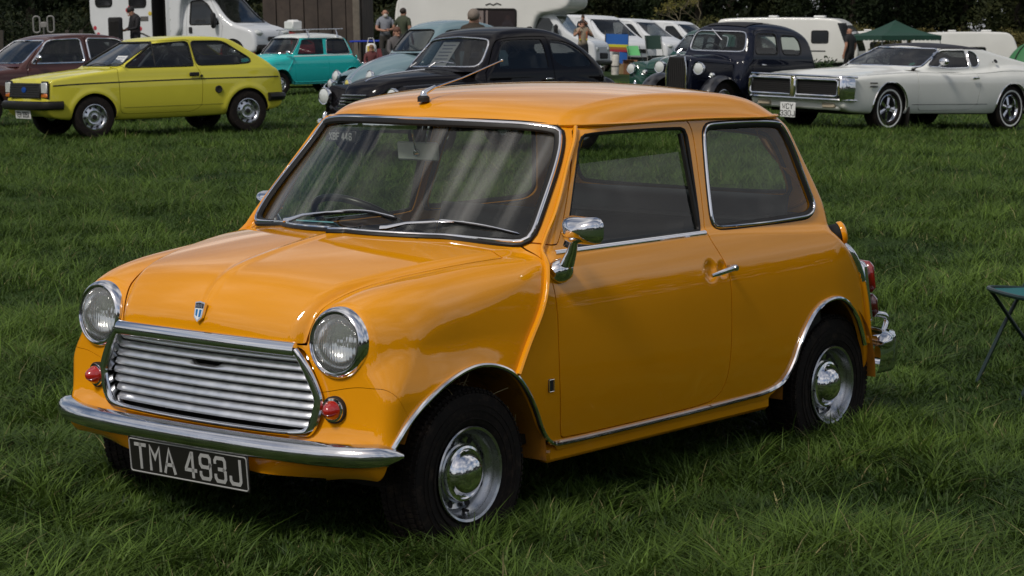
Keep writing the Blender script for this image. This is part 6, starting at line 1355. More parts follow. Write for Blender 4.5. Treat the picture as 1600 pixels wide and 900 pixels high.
# motor home with a big curtained side window and an overhanging nose
def motorhome_right():
    r = thing('motorhome', 'white motorhome with curtained windows and dark cab beside the cream caravan', 'motorhome')
    S = Sil([(-4.6, .5), (-4.62, 2.6), (-4.4, 2.85), (.2, 2.85), (.55, 2.7), (.75, 2.3), (.66, 1.98), (.1, 1.85), (-.35, 1.8), (-.5, .5)], res=.04)
    def F(P, fine=True): return rmax([S(P[:, 0], P[:, 2], fine), np.abs(P[:, 1])-1.1], .10)
    V, T = shell_mesh(F, ((-4, -.5, 1.0), (-1.0, .5, 2.3)), ((-5.2, -1.4, .3), (1.5, 1.4, 3.2)), .11, bottom=True); V, T = clip(V, T, .5-V[:, 2]); panel('shell', F, V, T, M_CREAM, r, rim=0, h=.02)
    flank(F, r, 'window', [(-2.20, -.92, 1.39, 1.96)], mat('curtained_glass', (.035, .028, .03), rough=.08, coat=1), -1, sub_curtain=True)
    S2 = Sil([(-.6, .35), (-.6, 1.9), (0, 1.9), (.15, 1.85), (.60, 1.25), (1.35, 1.05), (1.45, .9), (1.5, .4), (1.4, .3)], res=.04)
    def F2(P, fine=True): return rmax([S2(P[:, 0], P[:, 2], fine), np.abs(P[:, 1])-.93+.10*ss(P[:, 2], 1.1, 1.9)], .08)
    generic_body(r, F2, ((-.4, -.4, .6), (.6, .4, .95)), ((-.9, -1.3, .1), (1.9, 1.3, 2.2)), .07, M_VANW, M_FGLASS, .36, ((.75, .35, .38, .2),), [rpoly([(-.45, 1.12), (-.45, 1.72), (.02, 1.72), (.42, 1.15)], 1)], rpoly(mirr([(0, 1.22), (.75, 1.22), (.68, 1.78), (0, 1.8)]), 1), None, 0, None, [], zwin=1.05, ymin=.5, well_r=.85)
    cabin(r, .5, -.5, .5, 1.05, .8, wheel=(.12, -.4, 1.22), seats=((-.25, .4), (-.25, -.4)), dash=.2)
    mb = MB(); mb.box((1.48, 0, .62), (.06, .9, .18), .03); mb.build('grille', M_BLACK, r); mb = MB(); mb.box((1.48, 0, .42), (.12, 1.8, .14), .04); mb.build('front_bumper', M_RUB, r)
    for s_ in (1, -1): mb = MB(); mb.box((1.42, s_*.68, .80), (.12, .30, .18), .06); mb.build('headlight', mat('lamp_glass_simple', (.62, .64, .62)), r)
    for s_ in (1, -1): mb = MB(); mb.box((.30, s_*1.10, 1.35), (.10, .22, .36), .05); mb.build('door_mirror', M_BLACK, r)
    lettering('SAIL', .09, .12, .10, .02, (-1.9, -1.112, 1.86), (1, 0, 0), (0, 0, 1), .003, slant=.3) if 0 else None
    mb = MB(); mb.tube([(-1.85, -1.11, 2.08), (-1.72, -1.11, 2.13), (-1.62, -1.11, 2.08), (-1.5, -1.11, 2.14), (-1.38, -1.11, 2.09)], .018, n=6); mb.build('side_emblem', M_INK, r)
    pr = wheel_proto(r, .34, .2, .2, style='cap', n=20); place_wheels(r, pr, [(.75, .82, .34), (.75, -.82, .34), (-3.4, .90, .34), (-3.4, -.90, .34)])
    return put(r, 868, 69, math.radians(16), True)
motorhome_right()
# the tall camper at the left with its door open
def motorhome_left():
    r = thing('motorhome', 'tall white camper with open side door and flower pictures, facing right', 'motorhome')
    S = Sil([(-4.15, .45), (-4.17, 2.6), (-3.95, 2.85), (-1.0, 2.9), (.0, 2.8), (.25, 2.5), (.1, 2.05), (-.9, 1.95), (-1.25, 1.9), (-1.3, .45)], res=.04)
    def F(P, fine=True): return rmax([S(P[:, 0], P[:, 2], fine), np.abs(P[:, 1])-1.12], .06)
    V, T = shell_mesh(F, ((-3.6, -.5, .9), (-1.8, .5, 2.3)), ((-4.7, -1.5, .3), (.7, 1.5, 3.2)), .09, bottom=True); V, T = clip(V, T, .5-V[:, 2])
    dp = [(-2.15, .55), (-1.70, .55), (-1.70, 2.45), (-2.15, 2.45)]; q = np.where(V[:, 1] < -.6, sd_poly(V[:, 0], V[:, 2], dp), 1.); V, T = clip(V, T, -q); panel('shell', F, V, T, M_VANW, r, rim=.04, h=.02)
    mb = MB(); mb.box((-1.93, -.55, 1.5), (.45, .02, 1.95)); mb.box((-2.15, -.8, 1.5), (.02, .6, 1.95)); mb.box((-1.70, -.8, 1.5), (.02, .6, 1.95)); mb.box((-1.93, -.8, .55), (.44, .6, .04)); mb.build('doorway_shade', mat('dim_doorway', (.035, .03, .028), rough=.9), r)  # dark boards put the dimness inside the camper into their colour
    e = sub('door', r, (-1.69, -1.14, 1.5), (0, 0, .60)); e.scale = (.8, 1, 1); mb = MB(); mb.box((.30, -.02, 0), (.58, .05, 1.9), .02); mb.build('door_leaf', M_VANW, e)
    stems = MB()
    for zz in (-.35, -.05, .25): stems.tube([(.14, -.052, zz-.2), (.2, -.052, zz), (.27, -.052, zz+.12)], .008, n=5)
    stems.build('door_flower_stem', mat('leaf_print', (.08, .16, .05)), e)
    for k, (a, b, c) in enumerate(((.24, .05, 'blue'), (.34, -.30, 'green'), (.20, .36, 'yellow'), (.34, .30, 'green'))):
        mb = MB(); mb.ell((a, -.05, b), (.05, .004, .05), 10, 6); mb.build('door_flower', mat(c+'_flower_print', dict(blue=(.15, .35, .5), green=(.12, .2, .08), yellow=(.6, .45, .05))[c]), e)
    flank(F, r, 'window', [(-3.92, -3.42, 1.68, 2.3), (-2.84, -2.33, 1.64, 2.3)], M_DARKG, -1, frame=.03)
    for a, b, c in ((-3.98, 1.10, 'red'), (-3.88, .92, 'red'), (-4.0, .78, 'yellow'), (-2.92, 1.56, 'red'), (-2.84, 1.63, 'red'), (-2.52, 1.05, 'red'), (-3.92, .80, 'green'), (-2.2, 1.45, 'yellow')):
        mb = MB(); mb.ell((a, -1.125, b), (.055, .004, .06), 10, 6); mb.build('flower_picture', mat(c+'_flower_print', dict(red=(.45, .03, .05), yellow=(.6, .45, .05), green=(.12, .2, .08))[c]), r)
    mb = MB(); mb.tube([(-2.75, -1.13, .98), (-2.45, -1.13, .92), (-2.18, -1.13, .80)], .02, n=6); mb.tube([(-2.75, -1.13, .86), (-2.18, -1.13, .66)], .015, n=6); mb.build('side_flash', M_INK, r)
    mb = MB(); mb.box((-2.38, -1.13, 1.32), (.24, .01, .12)); mb.build('vent_grille', M_TRIM, r)
    S2 = Sil([(-1.4, .35), (-1.4, 1.95), (-.65, 1.98), (-.45, 1.90), (.18, 1.15), (.85, .98), (1.0, .85), (1.05, .4), (.9, .3)], res=.035)
    def F2(P, fine=True): return rmax([S2(P[:, 0]+.06*P[:, 1]**2, P[:, 2], fine), np.abs(P[:, 1])-.98+.12*ss(P[:, 2], 1.0, 1.95)], .09)
    generic_body(r, F2, ((-1.2, -.4, .6), (.2, .4, .9)), ((-1.7, -1.4, .1), (1.4, 1.4, 2.3)), .055, M_VANW, M_FGLASS, .36, ((.25, .35, .38, .2),), [rpoly([(-1.05, 1.12), (-1.05, 1.75), (-.72, 1.78), (-.52, 1.66), (-.12, 1.12)], 1)], rpoly(mirr([(0, 1.14), (.80, 1.15), (.84, 1.2), (.72, 1.78), (.66, 1.84), (0, 1.86)]), 1), None, -.6, None,
                 [rpoly([(-1.15, .5), (-1.15, 1.86), (-.5, 1.86), (-.02, 1.1), (-.12, .5)], 1)], zwin=1.05, ymin=.5, well_r=.88, trim=.02, trim_m=M_RUB)
    cabin(r, .1, -1.2, .5, 1.02, .82, wheel=(-.35, .4, 1.18), seats=((-.8, .4), (-.8, -.4)), dash=-.25)
    for s_ in (1, -1):
        mb = MB(); mb.box((-.22, s_*1.12, 1.22), (.10, .20, .42), .05); mb.tube([(-.2, s_*.85, 1.1), (-.22, s_*1.1, 1.15)], .03, n=6); mb.build('door_mirror', M_BLACK, r)
        mb = MB(); mb.ell((.86, s_*.70, .86), (.16, .19, .10), 14, 8); mb.build('headlight', mat('lamp_glass_simple', (.62, .64, .62)), r)
    mb = MB(); mb.box((1.03, 0, .70), (.04, .8, .12), .02); mb.build('grille', M_BLACK, r); mb = MB(); mb.box((.98, 0, .45), (.16, 1.85, .2), .05); mb.build('front_bumper', M_RUB, r)
    mb = MB(); mb.box((-1.02, -1.0, .98), (.10, .02, .16), .01); mb.build('door_handle', M_BLACK, r)
    pr = wheel_proto(r, .35, .2, .2, style='cap', n=20); place_wheels(r, pr, [(.25, .85, .35), (.25, -.85, .35), (-3.1, .92, .35), (-3.1, -.92, .35)])
    return put(r, 372, 62, math.radians(24), True, x=.25, y=-.8, dz=.54)
motorhome_left()
# white panel vans facing right
def van(label, u, d, phi, group='white vans by the hedge'):
    r = thing('parked_van', label, 'van', group=group)
    S = Sil([(-4.0, .35), (-4.05, 1.3), (-3.95, 1.82), (-3.8, 1.92), (-1.4, 1.95), (-.95, 1.88), (-.10, 1.25), (.70, 1.05), (.85, .9), (.88, .4), (.75, .3)], res=.035)
    def F(P, fine=True): return rmax([S(P[:, 0]+.06*P[:, 1]**2, P[:, 2]+.03*P[:, 1]**2, fine), np.abs(P[:, 1])-.95+.13*ss(P[:, 2], 1.0, 1.95)], .09)
    generic_body(r, F, ((-3.5, -.4, .6), (.1, .4, .95)), ((-4.5, -1.3, .1), (1.3, 1.3, 2.3)), .065, M_VANW, M_FGLASS, .36, ((0, .33, .37, .2), (-3.0, .33, .37, .2)), [rpoly([(-1.42, 1.12), (-1.42, 1.70), (-1.05, 1.72), (-.90, 1.62), (-.38, 1.15), (-.5, 1.12)], 1)], rpoly(mirr([(0, 1.26), (.74, 1.25), (.78, 1.3), (.68, 1.74), (.62, 1.79), (0, 1.81)]), 1), None, -1.1, None,
                 [rpoly([(-1.52, .45), (-1.52, 1.80), (-.9, 1.80), (-.2, 1.12), (-.3, .6), (-.45, .45)], 1)], zwin=1.05, ymin=.5, well_r=.86)
    cabin(r, -.2, -1.5, .5, 1.02, .78, wheel=(-.62, .38, 1.2), seats=((-1.1, .4), (-1.1, -.4)), dash=-.5)
    mb = MB(); mb.box((.86, 0, .74), (.04, .8, .14), .02); mb.build('grille', M_BLACK, r); mb = MB(); mb.box((.84, 0, .46), (.12, 1.75, .18), .05); mb.build('front_bumper', M_RUB, r)
    for s_ in (1, -1):
        mb = MB(); mb.ell((.74, s_*.70, .88), (.14, .17, .09), 12, 8); mb.build('headlight', mat('lamp_glass_simple', (.62, .64, .62)), r)
        mb = MB(); mb.box((-.55, s_*1.06, 1.2), (.08, .2, .26), .05); mb.build('door_mirror', M_BLACK, r)
    pr = wheel_proto(r, .33, .2, .2, style='cap', n=20); place_wheels(r, pr, [(0, .82, .33), (0, -.82, .33), (-3.0, .82, .33), (-3.0, -.82, .33)])
    return put(r, u, d, phi, True, y=-.8)
van('white panel van behind the striped windbreak', 1018, 92, math.radians(38)); van('white van parked beyond the other white van, nose hidden', 1082, 99, math.radians(36))
van('white van nose just right of the woman carrying a child', 944, 80, math.radians(50))
# red car and brown shed in the gap behind the turquoise car
def red_car():
    r = thing('parked_car', 'red estate car behind the turquoise car', 'car'); m = paint('red_car_paint', (.35, .02, .025), coat=.7)
    S = Sil([(.75, .35), (.75, .8), (.1, .95), (-.5, 1.38), (-.9, 1.46), (-2.6, 1.44), (-3.2, 1.0), (-3.3, .4)], res=.04)
    def F(P, fine=True): return rmax([S(P[:, 0], P[:, 2], fine), np.abs(P[:, 1])-.83+.22*ss(P[:, 2], .9, 1.5)], .08)
    generic_body(r, F, ((-2.8, -.3, .5), (.2, .3, .8)), ((-3.7, -1.1, .1), (1.1, 1.1, 1.8)), .06, m, M_FGLASS, .3, ((0, .3, .34, .2), (-2.5, .3, .34, .2)), [rpoly([(-.35, 1.0), (-.7, 1.33), (-1.5, 1.36), (-1.5, 1.0)], 1), rpoly([(-1.6, 1.0), (-1.6, 1.36), (-2.5, 1.34), (-2.8, 1.0)], 1)], rpoly(mirr([(0, 1.02), (.62, 1.02), (.55, 1.32), (0, 1.34)]), 1), None, -.7, None, [], zwin=.95, ymin=.5, well_r=.78)
    pr = wheel_proto(r, .3, .18, .18, style='cap', n=18); place_wheels(r, pr, [(0, .7, .3), (0, -.7, .3), (-2.5, .7, .3), (-2.5, -.7, .3)]); return put(r, 392, 74, math.radians(20), True, x=-2.0)
red_car()
def shed():
    r = thing('shed', 'weathered brown boarded shed with a pale corner post', 'shed'); m = mat('weathered_boards', (.060, .047, .038), rough=.9, noise=.35, nscale=2.5, dirt=.5, dcol=(.02, .016, .013)); m2 = mat('pale_corner_post', (.14, .12, .095), rough=.85, noise=.2)
    mb = MB(); mb.box((0, 0, 1.4), (3.2, 2.6, 2.7)); mb.build('wall', mat('shed_core', (.03, .024, .02), rough=.9), r, smooth=False)
    for k in range(7):
        q = MB(); x = -1.38+.46*k; q.box((x, -1.33+.012*(k % 2), 1.4), (.43, .05, 2.75), .008); q.build('board', m, r)
    for y in (-.9, -.45, 0, .45, .9): q = MB(); q.box((1.62, y, 1.4), (.05, .43, 2.75), .008); q.build('board', m, r)
    q = MB(); q.box((1.50, -1.38, 1.4), (.22, .10, 2.8), .01); q.build('corner_post', m2, r); q = MB(); q.box((0, 0, 2.85), (3.5, 2.9, .1), .01); q.build('roof', m, r)
    return put(r, 503, 77, math.radians(6), True)
shed()
# caravans, gazebo and tents at the right
caravan('long white caravan with a dark sloping nose window behind the navy saloon', 6.5, 2.5, 1.1, M_CREAM, 1345, 104, math.radians(18), True, [(-2.1, -1.35, 1.35, 1.9), (-4.9, -4.2, 1.35, 1.9)], -1, nose=1.0, front_dark=True, text='CRUISE' if 0 else None, stripe=M_INK, dz=-.20)
caravan('low white caravan beyond the white coupe at the far right', 5.4, 2.4, 1.1, M_CREAM, 1588, 118, math.radians(8), True, [(-2.6, -1.7, 1.1, 1.6)], -1, dz=-.75)
caravan('white caravan glimpsed under the gazebo roof', 3.6, 2.3, 1.05, M_CREAM, 1420, 122, math.radians(8), True, [(-2.1, -1.2, 1.2, 1.7)], -1, dz=-.6)
def gazebo():
    r = thing('gazebo', 'dark green party gazebo with scalloped edge behind the white coupe', 'gazebo'); m = mat('green_canvas', (.010, .050, .032), rough=.8, noise=.15, nscale=2)
    h, z0, z1 = 1.45, 1.95, 2.62; mb = MB(); c = [(-h, -h), (h, -h), (h, h), (-h, h)]
    for i in range(4):
        a = np.array(c[i]); b = np.array(c[(i+1) % 4]); G = []
        for t in np.linspace(0, 1, 9):
            p = a+(b-a)*t; G.append([(p[0]*(1-q), p[1]*(1-q), z0+(z1-z0)*q-.10*math.sin(q*PI)) for q in np.linspace(0, 1, 7)])
        mb.sheet(G); n = 15; pts = []
        for j in range(n*4+1): t = j/(n*4); p = a+(b-a)*t; pts.append([(p[0]*1.005, p[1]*1.005, z0), (p[0]*1.005, p[1]*1.005, z0-.16-.06*abs(math.sin(t*n*PI)))])
        mb.sheet(pts)
    mb.build('canopy', m, r, smooth=True)
    for x, y in c: tube_obj('leg', [(x*.98, y*.98, 0), (x*.98, y*.98, z0)], .02, M_STEEL, r, 6)
    return put(r, 1396, 101, math.radians(20), dz=-.45)
gazebo()
def dome_tent(label, m, u, d, rx, ry, rz_, dz):
    r = thing('tent', label, 'tent'); G = []
    for i in range(13):
        th = PI/2*i/12; G.append([(rx*math.cos(th)*math.cos(p)*(1-.04*abs(math.sin(3*p))), ry*math.cos(th)*math.sin(p)*(1-.04*abs(math.sin(3*p))), rz_*math.sin(th)) for p in np.linspace(0, 2*PI, 37)])
    mb = MB(); mb.sheet(G); mb.build('canvas', m, r, smooth=True)
    for a in (.3, 1.87): tube_obj('tent_pole', [(rx*math.cos(a)*math.cos(t)*1.01, ry*math.sin(a)*math.cos(t)*1.01, rz_*math.sin(t)*1.01) for t in np.linspace(0, PI, 17)], .02, M_BLACK, r, 5)
    return put(r, u, d, .3, dz=dz)
dome_tent('bright green dome tent at the right edge', mat('green_tent_cloth', (.035, .16, .055), rough=.6), 1612, 86, 1.25, 1.2, 1.75, -.45); dome_tent('dark grey low tent in front of the green tent', mat('grey_tent_cloth', (.030, .032, .038), rough=.6), 1590, 72, 1.0, .9, .85, -.25)
# ---- camping things
def folding_chair(label, m, loc, rz, name='folding_chair', s=1.0, frame=None):
    r = thing(name, label, 'chair', loc, rz); f = frame or mat('dark_green_tube', (.008, .022, .020), rough=.35)
    for q in (-1, 1):
        tube_obj('leg', [(.26, q*.24, 0), (.10, q*.24, .26), (-.14, q*.24, .60), (-.26, q*.23, .92)], .011, f, r, 8)
        tube_obj('leg', [(-.24, q*.21, 0), (.02, q*.21, .25), (.20, q*.21, .44)], .011, f, r, 8)
    mb = MB(); P = rpoly([(-.18, -.23, .43), (.22, -.23, .45), (.25, -.10, .45), (.25, .10, .45), (.22, .23, .45), (-.18, .23, .43)], 2); mb.tube(P, .011, n=8, closed=True); mb.build('seat_frame', f, r)
    mb = MB(); mb.sheet([[(x, y, .448-.03*(1-(y/.23)**2)*(1-((x-.03)/.22)**2)) for x in np.linspace(-.18, .23, 9)] for y in np.linspace(-.215, .215, 9)]); mb.build('seat', m, r, smooth=True)
    mb = MB(); mb.sheet([[(-.17-.24*(z-.55)/.5-.03*(1-(y/.24)**2), y, z) for y in np.linspace(-.235, .235, 9)] for z in np.linspace(.60, .92, 7)]); mb.build('backrest', m, r, smooth=True)
    return r
p = at(1634, 9.3); folding_chair('dark green folding chair with teal seat at the right edge', mat('teal_cloth', (.012, .11, .115), rough=.6, noise=.1), (p.x, p.y, p.z), heading(math.radians(12))).scale = (.70, .9, .90)
p = at(996, 78); folding_chair('lime green folding chair beside the windbreak', mat('lime_cloth', (.16, .55, .20), rough=.7), p, YAW+PI+.5, s=1.)
p = at(1024, 76); folding_chair('tall dark green camping chair right of the lime chair', mat('bottle_green_cloth', (.010, .035, .025), rough=.8), p, YAW+PI+.2).scale = (1.15, 1.15, 1.4)
def windbreak():
    r = thing('windbreak', 'blue windbreak with yellow and red stripes in front of the white van', 'windbreak'); W_ = .80
    for k, (z0, z1, c, nm) in enumerate(((.95, 1.30, (.01, .10, .38), 'blue_stripe'), (.86, .95, (.55, .50, .02), 'yellow_stripe'), (.78, .86, (.30, .10, .02), 'orange_stripe'), (.70, .78, (.30, .015, .03), 'red_stripe'))):
        mb = MB(); mb.sheet([[(0+.03*math.sin(6*y), y, z) for y in np.linspace(-W_/2, W_/2, 15)] for z in (z0, z1)]); mb.build(nm, mat(nm+'_cloth', c, rough=.7), r, smooth=True)
    mb = MB(); mb.sheet([[(.02*math.sin(9*y), y, z) for y in np.linspace(.12, .40, 7)] for z in (.15, .70)]); mb.build('hanging_cloth', mat('blue_stripe_cloth', (.01, .10, .38), rough=.7), r)
    for y in (-W_/2, W_/2): tube_obj('post', [(0, y, 0), (0, y, 1.42)], .015, M_TRIM, r, 6)
    return put(r, 962, 79, PI/2-.25, False)
windbreak()
t = thing('bin', 'white upright cylinder standing in front of the windbreak', 'container'); mb = MB(); mb.lathe([(0, 0), (.115, 0), (.12, .03), (.12, .60), (.10, .64), (0, .65)], n=24); mb.build('drum', mat('printed_white_drum', (.55, .52, .47), rough=.6, noise=.25, nscale=9), t); mb = MB(); mb.lathe([(.121, .25), (.123, .27), (.121, .29)], n=24); mb.build('band', M_TRIM, t); put(t, 961, 74)
for i, (u, w_, h_, c, l) in enumerate(((974, .28, .34, (.30, .20, .10), 'small tan cardboard box beside the white cylinder'), (984, .40, .42, (.16, .07, .03), 'larger brown box right of the tan cardboard box'))):
    t = thing('cardboard_box', l, 'box'); mb = MB(); mb.box((0, 0, h_/2), (w_, w_, h_), .006); mb.build('carton', mat('cardboard_'+('tan' if i == 0 else 'brown'), c, rough=.85, noise=.15), t)
    for s_ in (1, -1): mb = MB(); mb.box((s_*w_*.62, 0, h_+.03), (w_*.35, w_*.95, .006), 0, R=roty(s_*-.35)); mb.build('flap', mat('cardboard_'+('tan' if i == 0 else 'brown'), c), t)
    put(t, u, 75.5, .3+i)
for u, l in ((1270, 'left one of two small red bottles near the plants'), (1279, 'right one of two small red bottles near the plants')):
    t = thing('bottle', l, 'bottle'); mb = MB(); mb.lathe([(0, 0), (.075, 0), (.08, .03), (.08, .20), (.03, .27), (.025, .33), (.03, .34), (0, .35)], n=16); mb.build('bottle_body', mat('red_plastic', (.45, .015, .02), rough=.4), t); mb = MB(); mb.lathe([(.035, .33), (.035, .38), (0, .38)], n=12); mb.build('bottle_cap', M_WHITE, t); put(t, u, 66, dz=.05)
t = thing('speaker_cabinet', 'black upright cabinet beside the man in the black jacket', 'cabinet'); mb = MB(); mb.box((0, 0, .87), (.30, .40, 1.64), .03); mb.build('case', M_BLACK, t); mb = MB(); mb.box((0, -.21, .87), (.25, .02, 1.45), .01); mb.build('front_panel', M_RUB, t); put(t, 187, 57, 0, True, dz=.17)
t = thing('tubular_rack', 'grey metal rack of two upright frames behind the brown saloon', 'rack')
for x in (-.14, .14): mb = MB(); mb.tube(rpoly([(x-.065, 0, 1.30), (x-.065, 0, 1.62), (x+.065, 0, 1.62), (x+.065, 0, 1.30)], 1), .016, n=8, closed=True); mb.build('upright_frame', mat('grey_tube', (.22, .21, .20), rough=.5), t)
mb = MB(); mb.box((0, 0, 1.45), (.14, .04, .12), .02); mb.build('crossbar', mat('grey_tube', (.22, .21, .20)), t); tube_obj('post', [(0, 0, 0), (0, 0, 1.42)], .02, M_TRIM, t, 8); put(t, 76, 46, 0, True, dz=.19)
# blue table with a white and yellow bag by the shed
t = thing('folding_table', 'blue topped camping table beside the shed', 'table'); mb = MB(); mb.box((0, 0, 1.10), (1.2, .7, .05), .01); mb.build('table_top', mat('royal_blue_plastic', (.01, .04, .42), rough=.5), t)
for x, y in ((-.5, -.3), (.5, -.3), (-.5, .3), (.5, .3)): tube_obj('leg', [(x, y, 0), (x, y, 1.08)], .02, M_TRIM, t, 6)
put(t, 585, 68, .2, True)
t = thing('shopping_bag', 'white and yellow bag hanging by the blue table', 'bag'); mb = MB(); mb.box((0, 0, .85), (.32, .18, .42), .06, taper=(.8, .8)); mb.build('bag_body', M_WHITE, t); mb = MB(); mb.box((0, -.10, .88), (.18, .02, .22), .01); mb.build('yellow_print', mat('yellow_flower_print', (.6, .45, .05)), t); tube_obj('handle', [(-.1, 0, 1.05), (-.06, 0, 1.2), (.06, 0, 1.2), (.1, 0, 1.05)], .01, M_WHITE, t, 5); put(t, 583, 62, .1, True)
p = at(590, 60); folding_chair('dark red folding chair by the shopping bag', mat('maroon_cloth', (.10, .012, .015), rough=.8), p, YAW+PI-.6)
print('camp', time.time()-T0)
# ------------------------------------------------------------------ people
def person(label, u, d, face, pose, cols, hair=(.03, .02, .015), h=1.75, hair_style='short', beard=None, dz=0., extra=None):
    """pose: joint positions in metres for a 1.75 m body, x forwards, y left. One continuous skinned body, coloured by clothing."""
    r = thing('person', label, 'person'); J = dict(
        pelvis=(0, 0, .95), waist=(0, 0, 1.08), chest=(.01, 0, 1.28), upper=(0, 0, 1.42), neck=(.01, 0, 1.50), skull=(.02, 0, 1.60), crown=(.01, 0, 1.68),
        shL=(0, .17, 1.42), elL=(-.02, .24, 1.14), wrL=(.08, .24, .90), haL=(.10, .24, .82), shR=(0, -.17, 1.42), elR=(-.02, -.24, 1.14), wrR=(.08, -.24, .90), haR=(.10, -.24, .82),
        hpL=(0, .09, .90), knL=(.02, .10, .50), anL=(-.01, .11, .09), toL=(.15, .13, .04), hpR=(0, -.09, .90), knR=(.02, -.10, .50), anR=(-.01, -.11, .09), toR=(.15, -.13, .04))
    pose = dict(pose); gaze = pose.pop('gaze', (1, 0, 0)); J.update(pose); R = dict(pelvis=.145, waist=.13, chest=.155, upper=.11, neck=.055, skull=.088, crown=.070, shL=.072, elL=.048, wrL=.031, haL=.034, hpL=.095, knL=.062, anL=.042, toL=.035)
    for k in list(R): R[k.replace('L', 'R') if k.endswith('L') else k] = R[k]
    E = [('pelvis', 'waist'), ('waist', 'chest'), ('chest', 'upper'), ('upper', 'neck'), ('neck', 'skull'), ('skull', 'crown')]
    for s in 'LR': E += [('upper', 'sh'+s), ('sh'+s, 'el'+s), ('el'+s, 'wr'+s), ('wr'+s, 'ha'+s), ('pelvis', 'hp'+s), ('hp'+s, 'kn'+s), ('kn'+s, 'an'+s), ('an'+s, 'to'+s)]
    N = list(J); V = [list(J[n]) for n in N]; rad = [R[n] for n in N]; ed = [(N.index(a), N.index(b)) for a, b in E]
    for s in 'LR':                                          # four fingers and a thumb, slightly curled
        w = np.array(J['wr'+s]); p = np.array(J['ha'+s]); dr = (p-w)/np.linalg.norm(p-w); sd = np.cross(dr, (1, 0, 0)); sd = sd/(np.linalg.norm(sd)+1e-6); fw = np.cross(sd, dr)
        for k, (o, L) in enumerate(((-.024, .060), (-.008, .072), (.008, .068), (.024, .055))):
            a = len(V); q = p+fw*o+dr*.02; V += [list(q), list(q+dr*L*.55), list(q+dr*L*.9+sd*.018)]; rad += [.012, .009, .007]; ed += [(N.index('ha'+s), a), (a, a+1), (a+1, a+2)]
        a = len(V); q = w+(p-w)*.5+fw*.03; V += [list(q), list(q+dr*.04+fw*.025)]; rad += [.012, .009]; ed += [(N.index('ha'+s), a), (a, a+1)]
    me = bpy.data.meshes.new('body'); me.from_pydata(V, ed, []); o = bpy.data.objects.new('body', me); COL.objects.link(o)
    md = o.modifiers.new('skin', 'SKIN'); md.use_smooth_shade = True; sk = me.skin_vertices[0].data
    for i, q in enumerate(rad): sk[i].radius = (q, q*(.72 if N[i:i+1] and N[i] in ('pelvis', 'waist', 'chest', 'upper') and False else 1)); sk[i].use_root = (i == 0)
    s2 = o.modifiers.new('sub', 'SUBSURF'); s2.levels = 1; s2.render_levels = 1
    dg = bpy.context.evaluated_depsgraph_get(); m2 = bpy.data.meshes.new_from_object(o.evaluated_get(dg)); bpy.data.objects.remove(o)
    co = np.empty(len(m2.vertices)*3, np.float32); m2.vertices.foreach_get('co', co); co = co.reshape(-1, 3).astype(float)
    # nearest bone decides the cloth
    part = {'skull': 'skin', 'crown': 'skin', 'neck': 'skin'}; best = np.full(len(co), 9.); C = np.tile(np.array([*cols['skin'], 1.]), (len(co), 1))
    def col_of(a, b): 
        if b in ('skull', 'crown'): return 'skin'
        if (a, b) == ('upper', 'neck'): return 'shirt'
        if b[:2] in ('sh', 'el') and len(b) == 3: return 'shirt' if b[:2] == 'sh' or cols.get('sleeve', 'long') != 'none' else 'skin'
        if b[:2] == 'wr': return 'shirt' if cols.get('sleeve', 'long') == 'long' else 'skin'
        if b[:2] == 'ha': return 'skin'
        if b[:2] == 'hp' or b[:2] == 'kn': return 'legs'
        if b[:2] == 'an': return 'legs' if not cols.get('shorts') else 'skin'
        if b[:2] == 'to': return 'shoe'
        return 'shirt'
    for a, b in E:
        A = np.array(J[a]); B = np.array(J[b]); e_ = B-A; t = np.clip(((co-A)@e_)/(e_@e_), 0, 1); dd = np.linalg.norm(co-A-t[:, None]*e_, axis=1)/(R[a]*(1-t)+R[b]*t)
        k = col_of(a, b); m_ = dd < best; best = np.where(m_, dd, best); c_ = np.array([*cols.get(k, cols['skin']), 1.])
        C[m_] = c_
        if b[:2] == 'el' and len(b) == 3 and cols.get('sleeve') == 'short': C[m_&(t > .62)] = [*cols['skin'], 1.]
        if (a, b) == ('pelvis', 'waist'): C[m_&(t < .45)] = [*cols['legs'], 1.]
    at_ = m2.color_attributes.new('Col', 'FLOAT_COLOR', 'POINT'); at_.data.foreach_set('color', C.astype(np.float32).ravel()); m2.materials.clear(); m2.materials.append(mat('skin_and_cloth', (.5, .4, .3), rough=.8, attr='Col', noise=.12, nscale=14))
    o = bpy.data.objects.new('body', m2); link(o, r); o.name = 'body'
    S = np.array(J['skull']); Cn = np.array(J['crown']); up = (Cn-S)/np.linalg.norm(Cn-S); mb = MB(); hm = mat('hair_%02d%02d' % (int(hair[0]*99), int(hair[2]*99)), hair, rough=.7, noise=.2, nscale=60)
    fwd = np.array(gaze, float); fwd -= (fwd@up)*up; fwd /= np.linalg.norm(fwd); lf = np.cross(up, fwd)
    Rm = np.stack([fwd, lf, up], 1)
    if hair_style != 'bald':
        mb.ell(S+up*.045-fwd*.016, (.098, .086, .085), 14, 10, R=Rm)
        if hair_style == 'long': mb.ell(S-fwd*.055-up*.05, (.055, .085, .14), 12, 10, R=Rm); mb.ell(S-fwd*.03-up*.14, (.05, .095, .10), 12, 8, R=Rm)
        if hair_style == 'bun': mb.ell(S-fwd*.09+up*.09, (.05, .05, .05), 10, 8)
        mb.build('hair', hm, r, smooth=True)
    f = MB(); f.ell(S+fwd*.088-up*.005, (.020, .012, .020), 8, 6, R=Rm); f.ell(S+fwd*.068-up*.075, (.03, .035, .022), 10, 6, R=Rm)
    for s in (1, -1): f.ell(S+lf*s*.086-up*.01, (.018, .010, .026), 8, 6, R=Rm)
    f.build('face', mat('skin_%02d' % int(cols['skin'][0]*99), cols['skin'], rough=.6), r, smooth=True)
    g = MB()
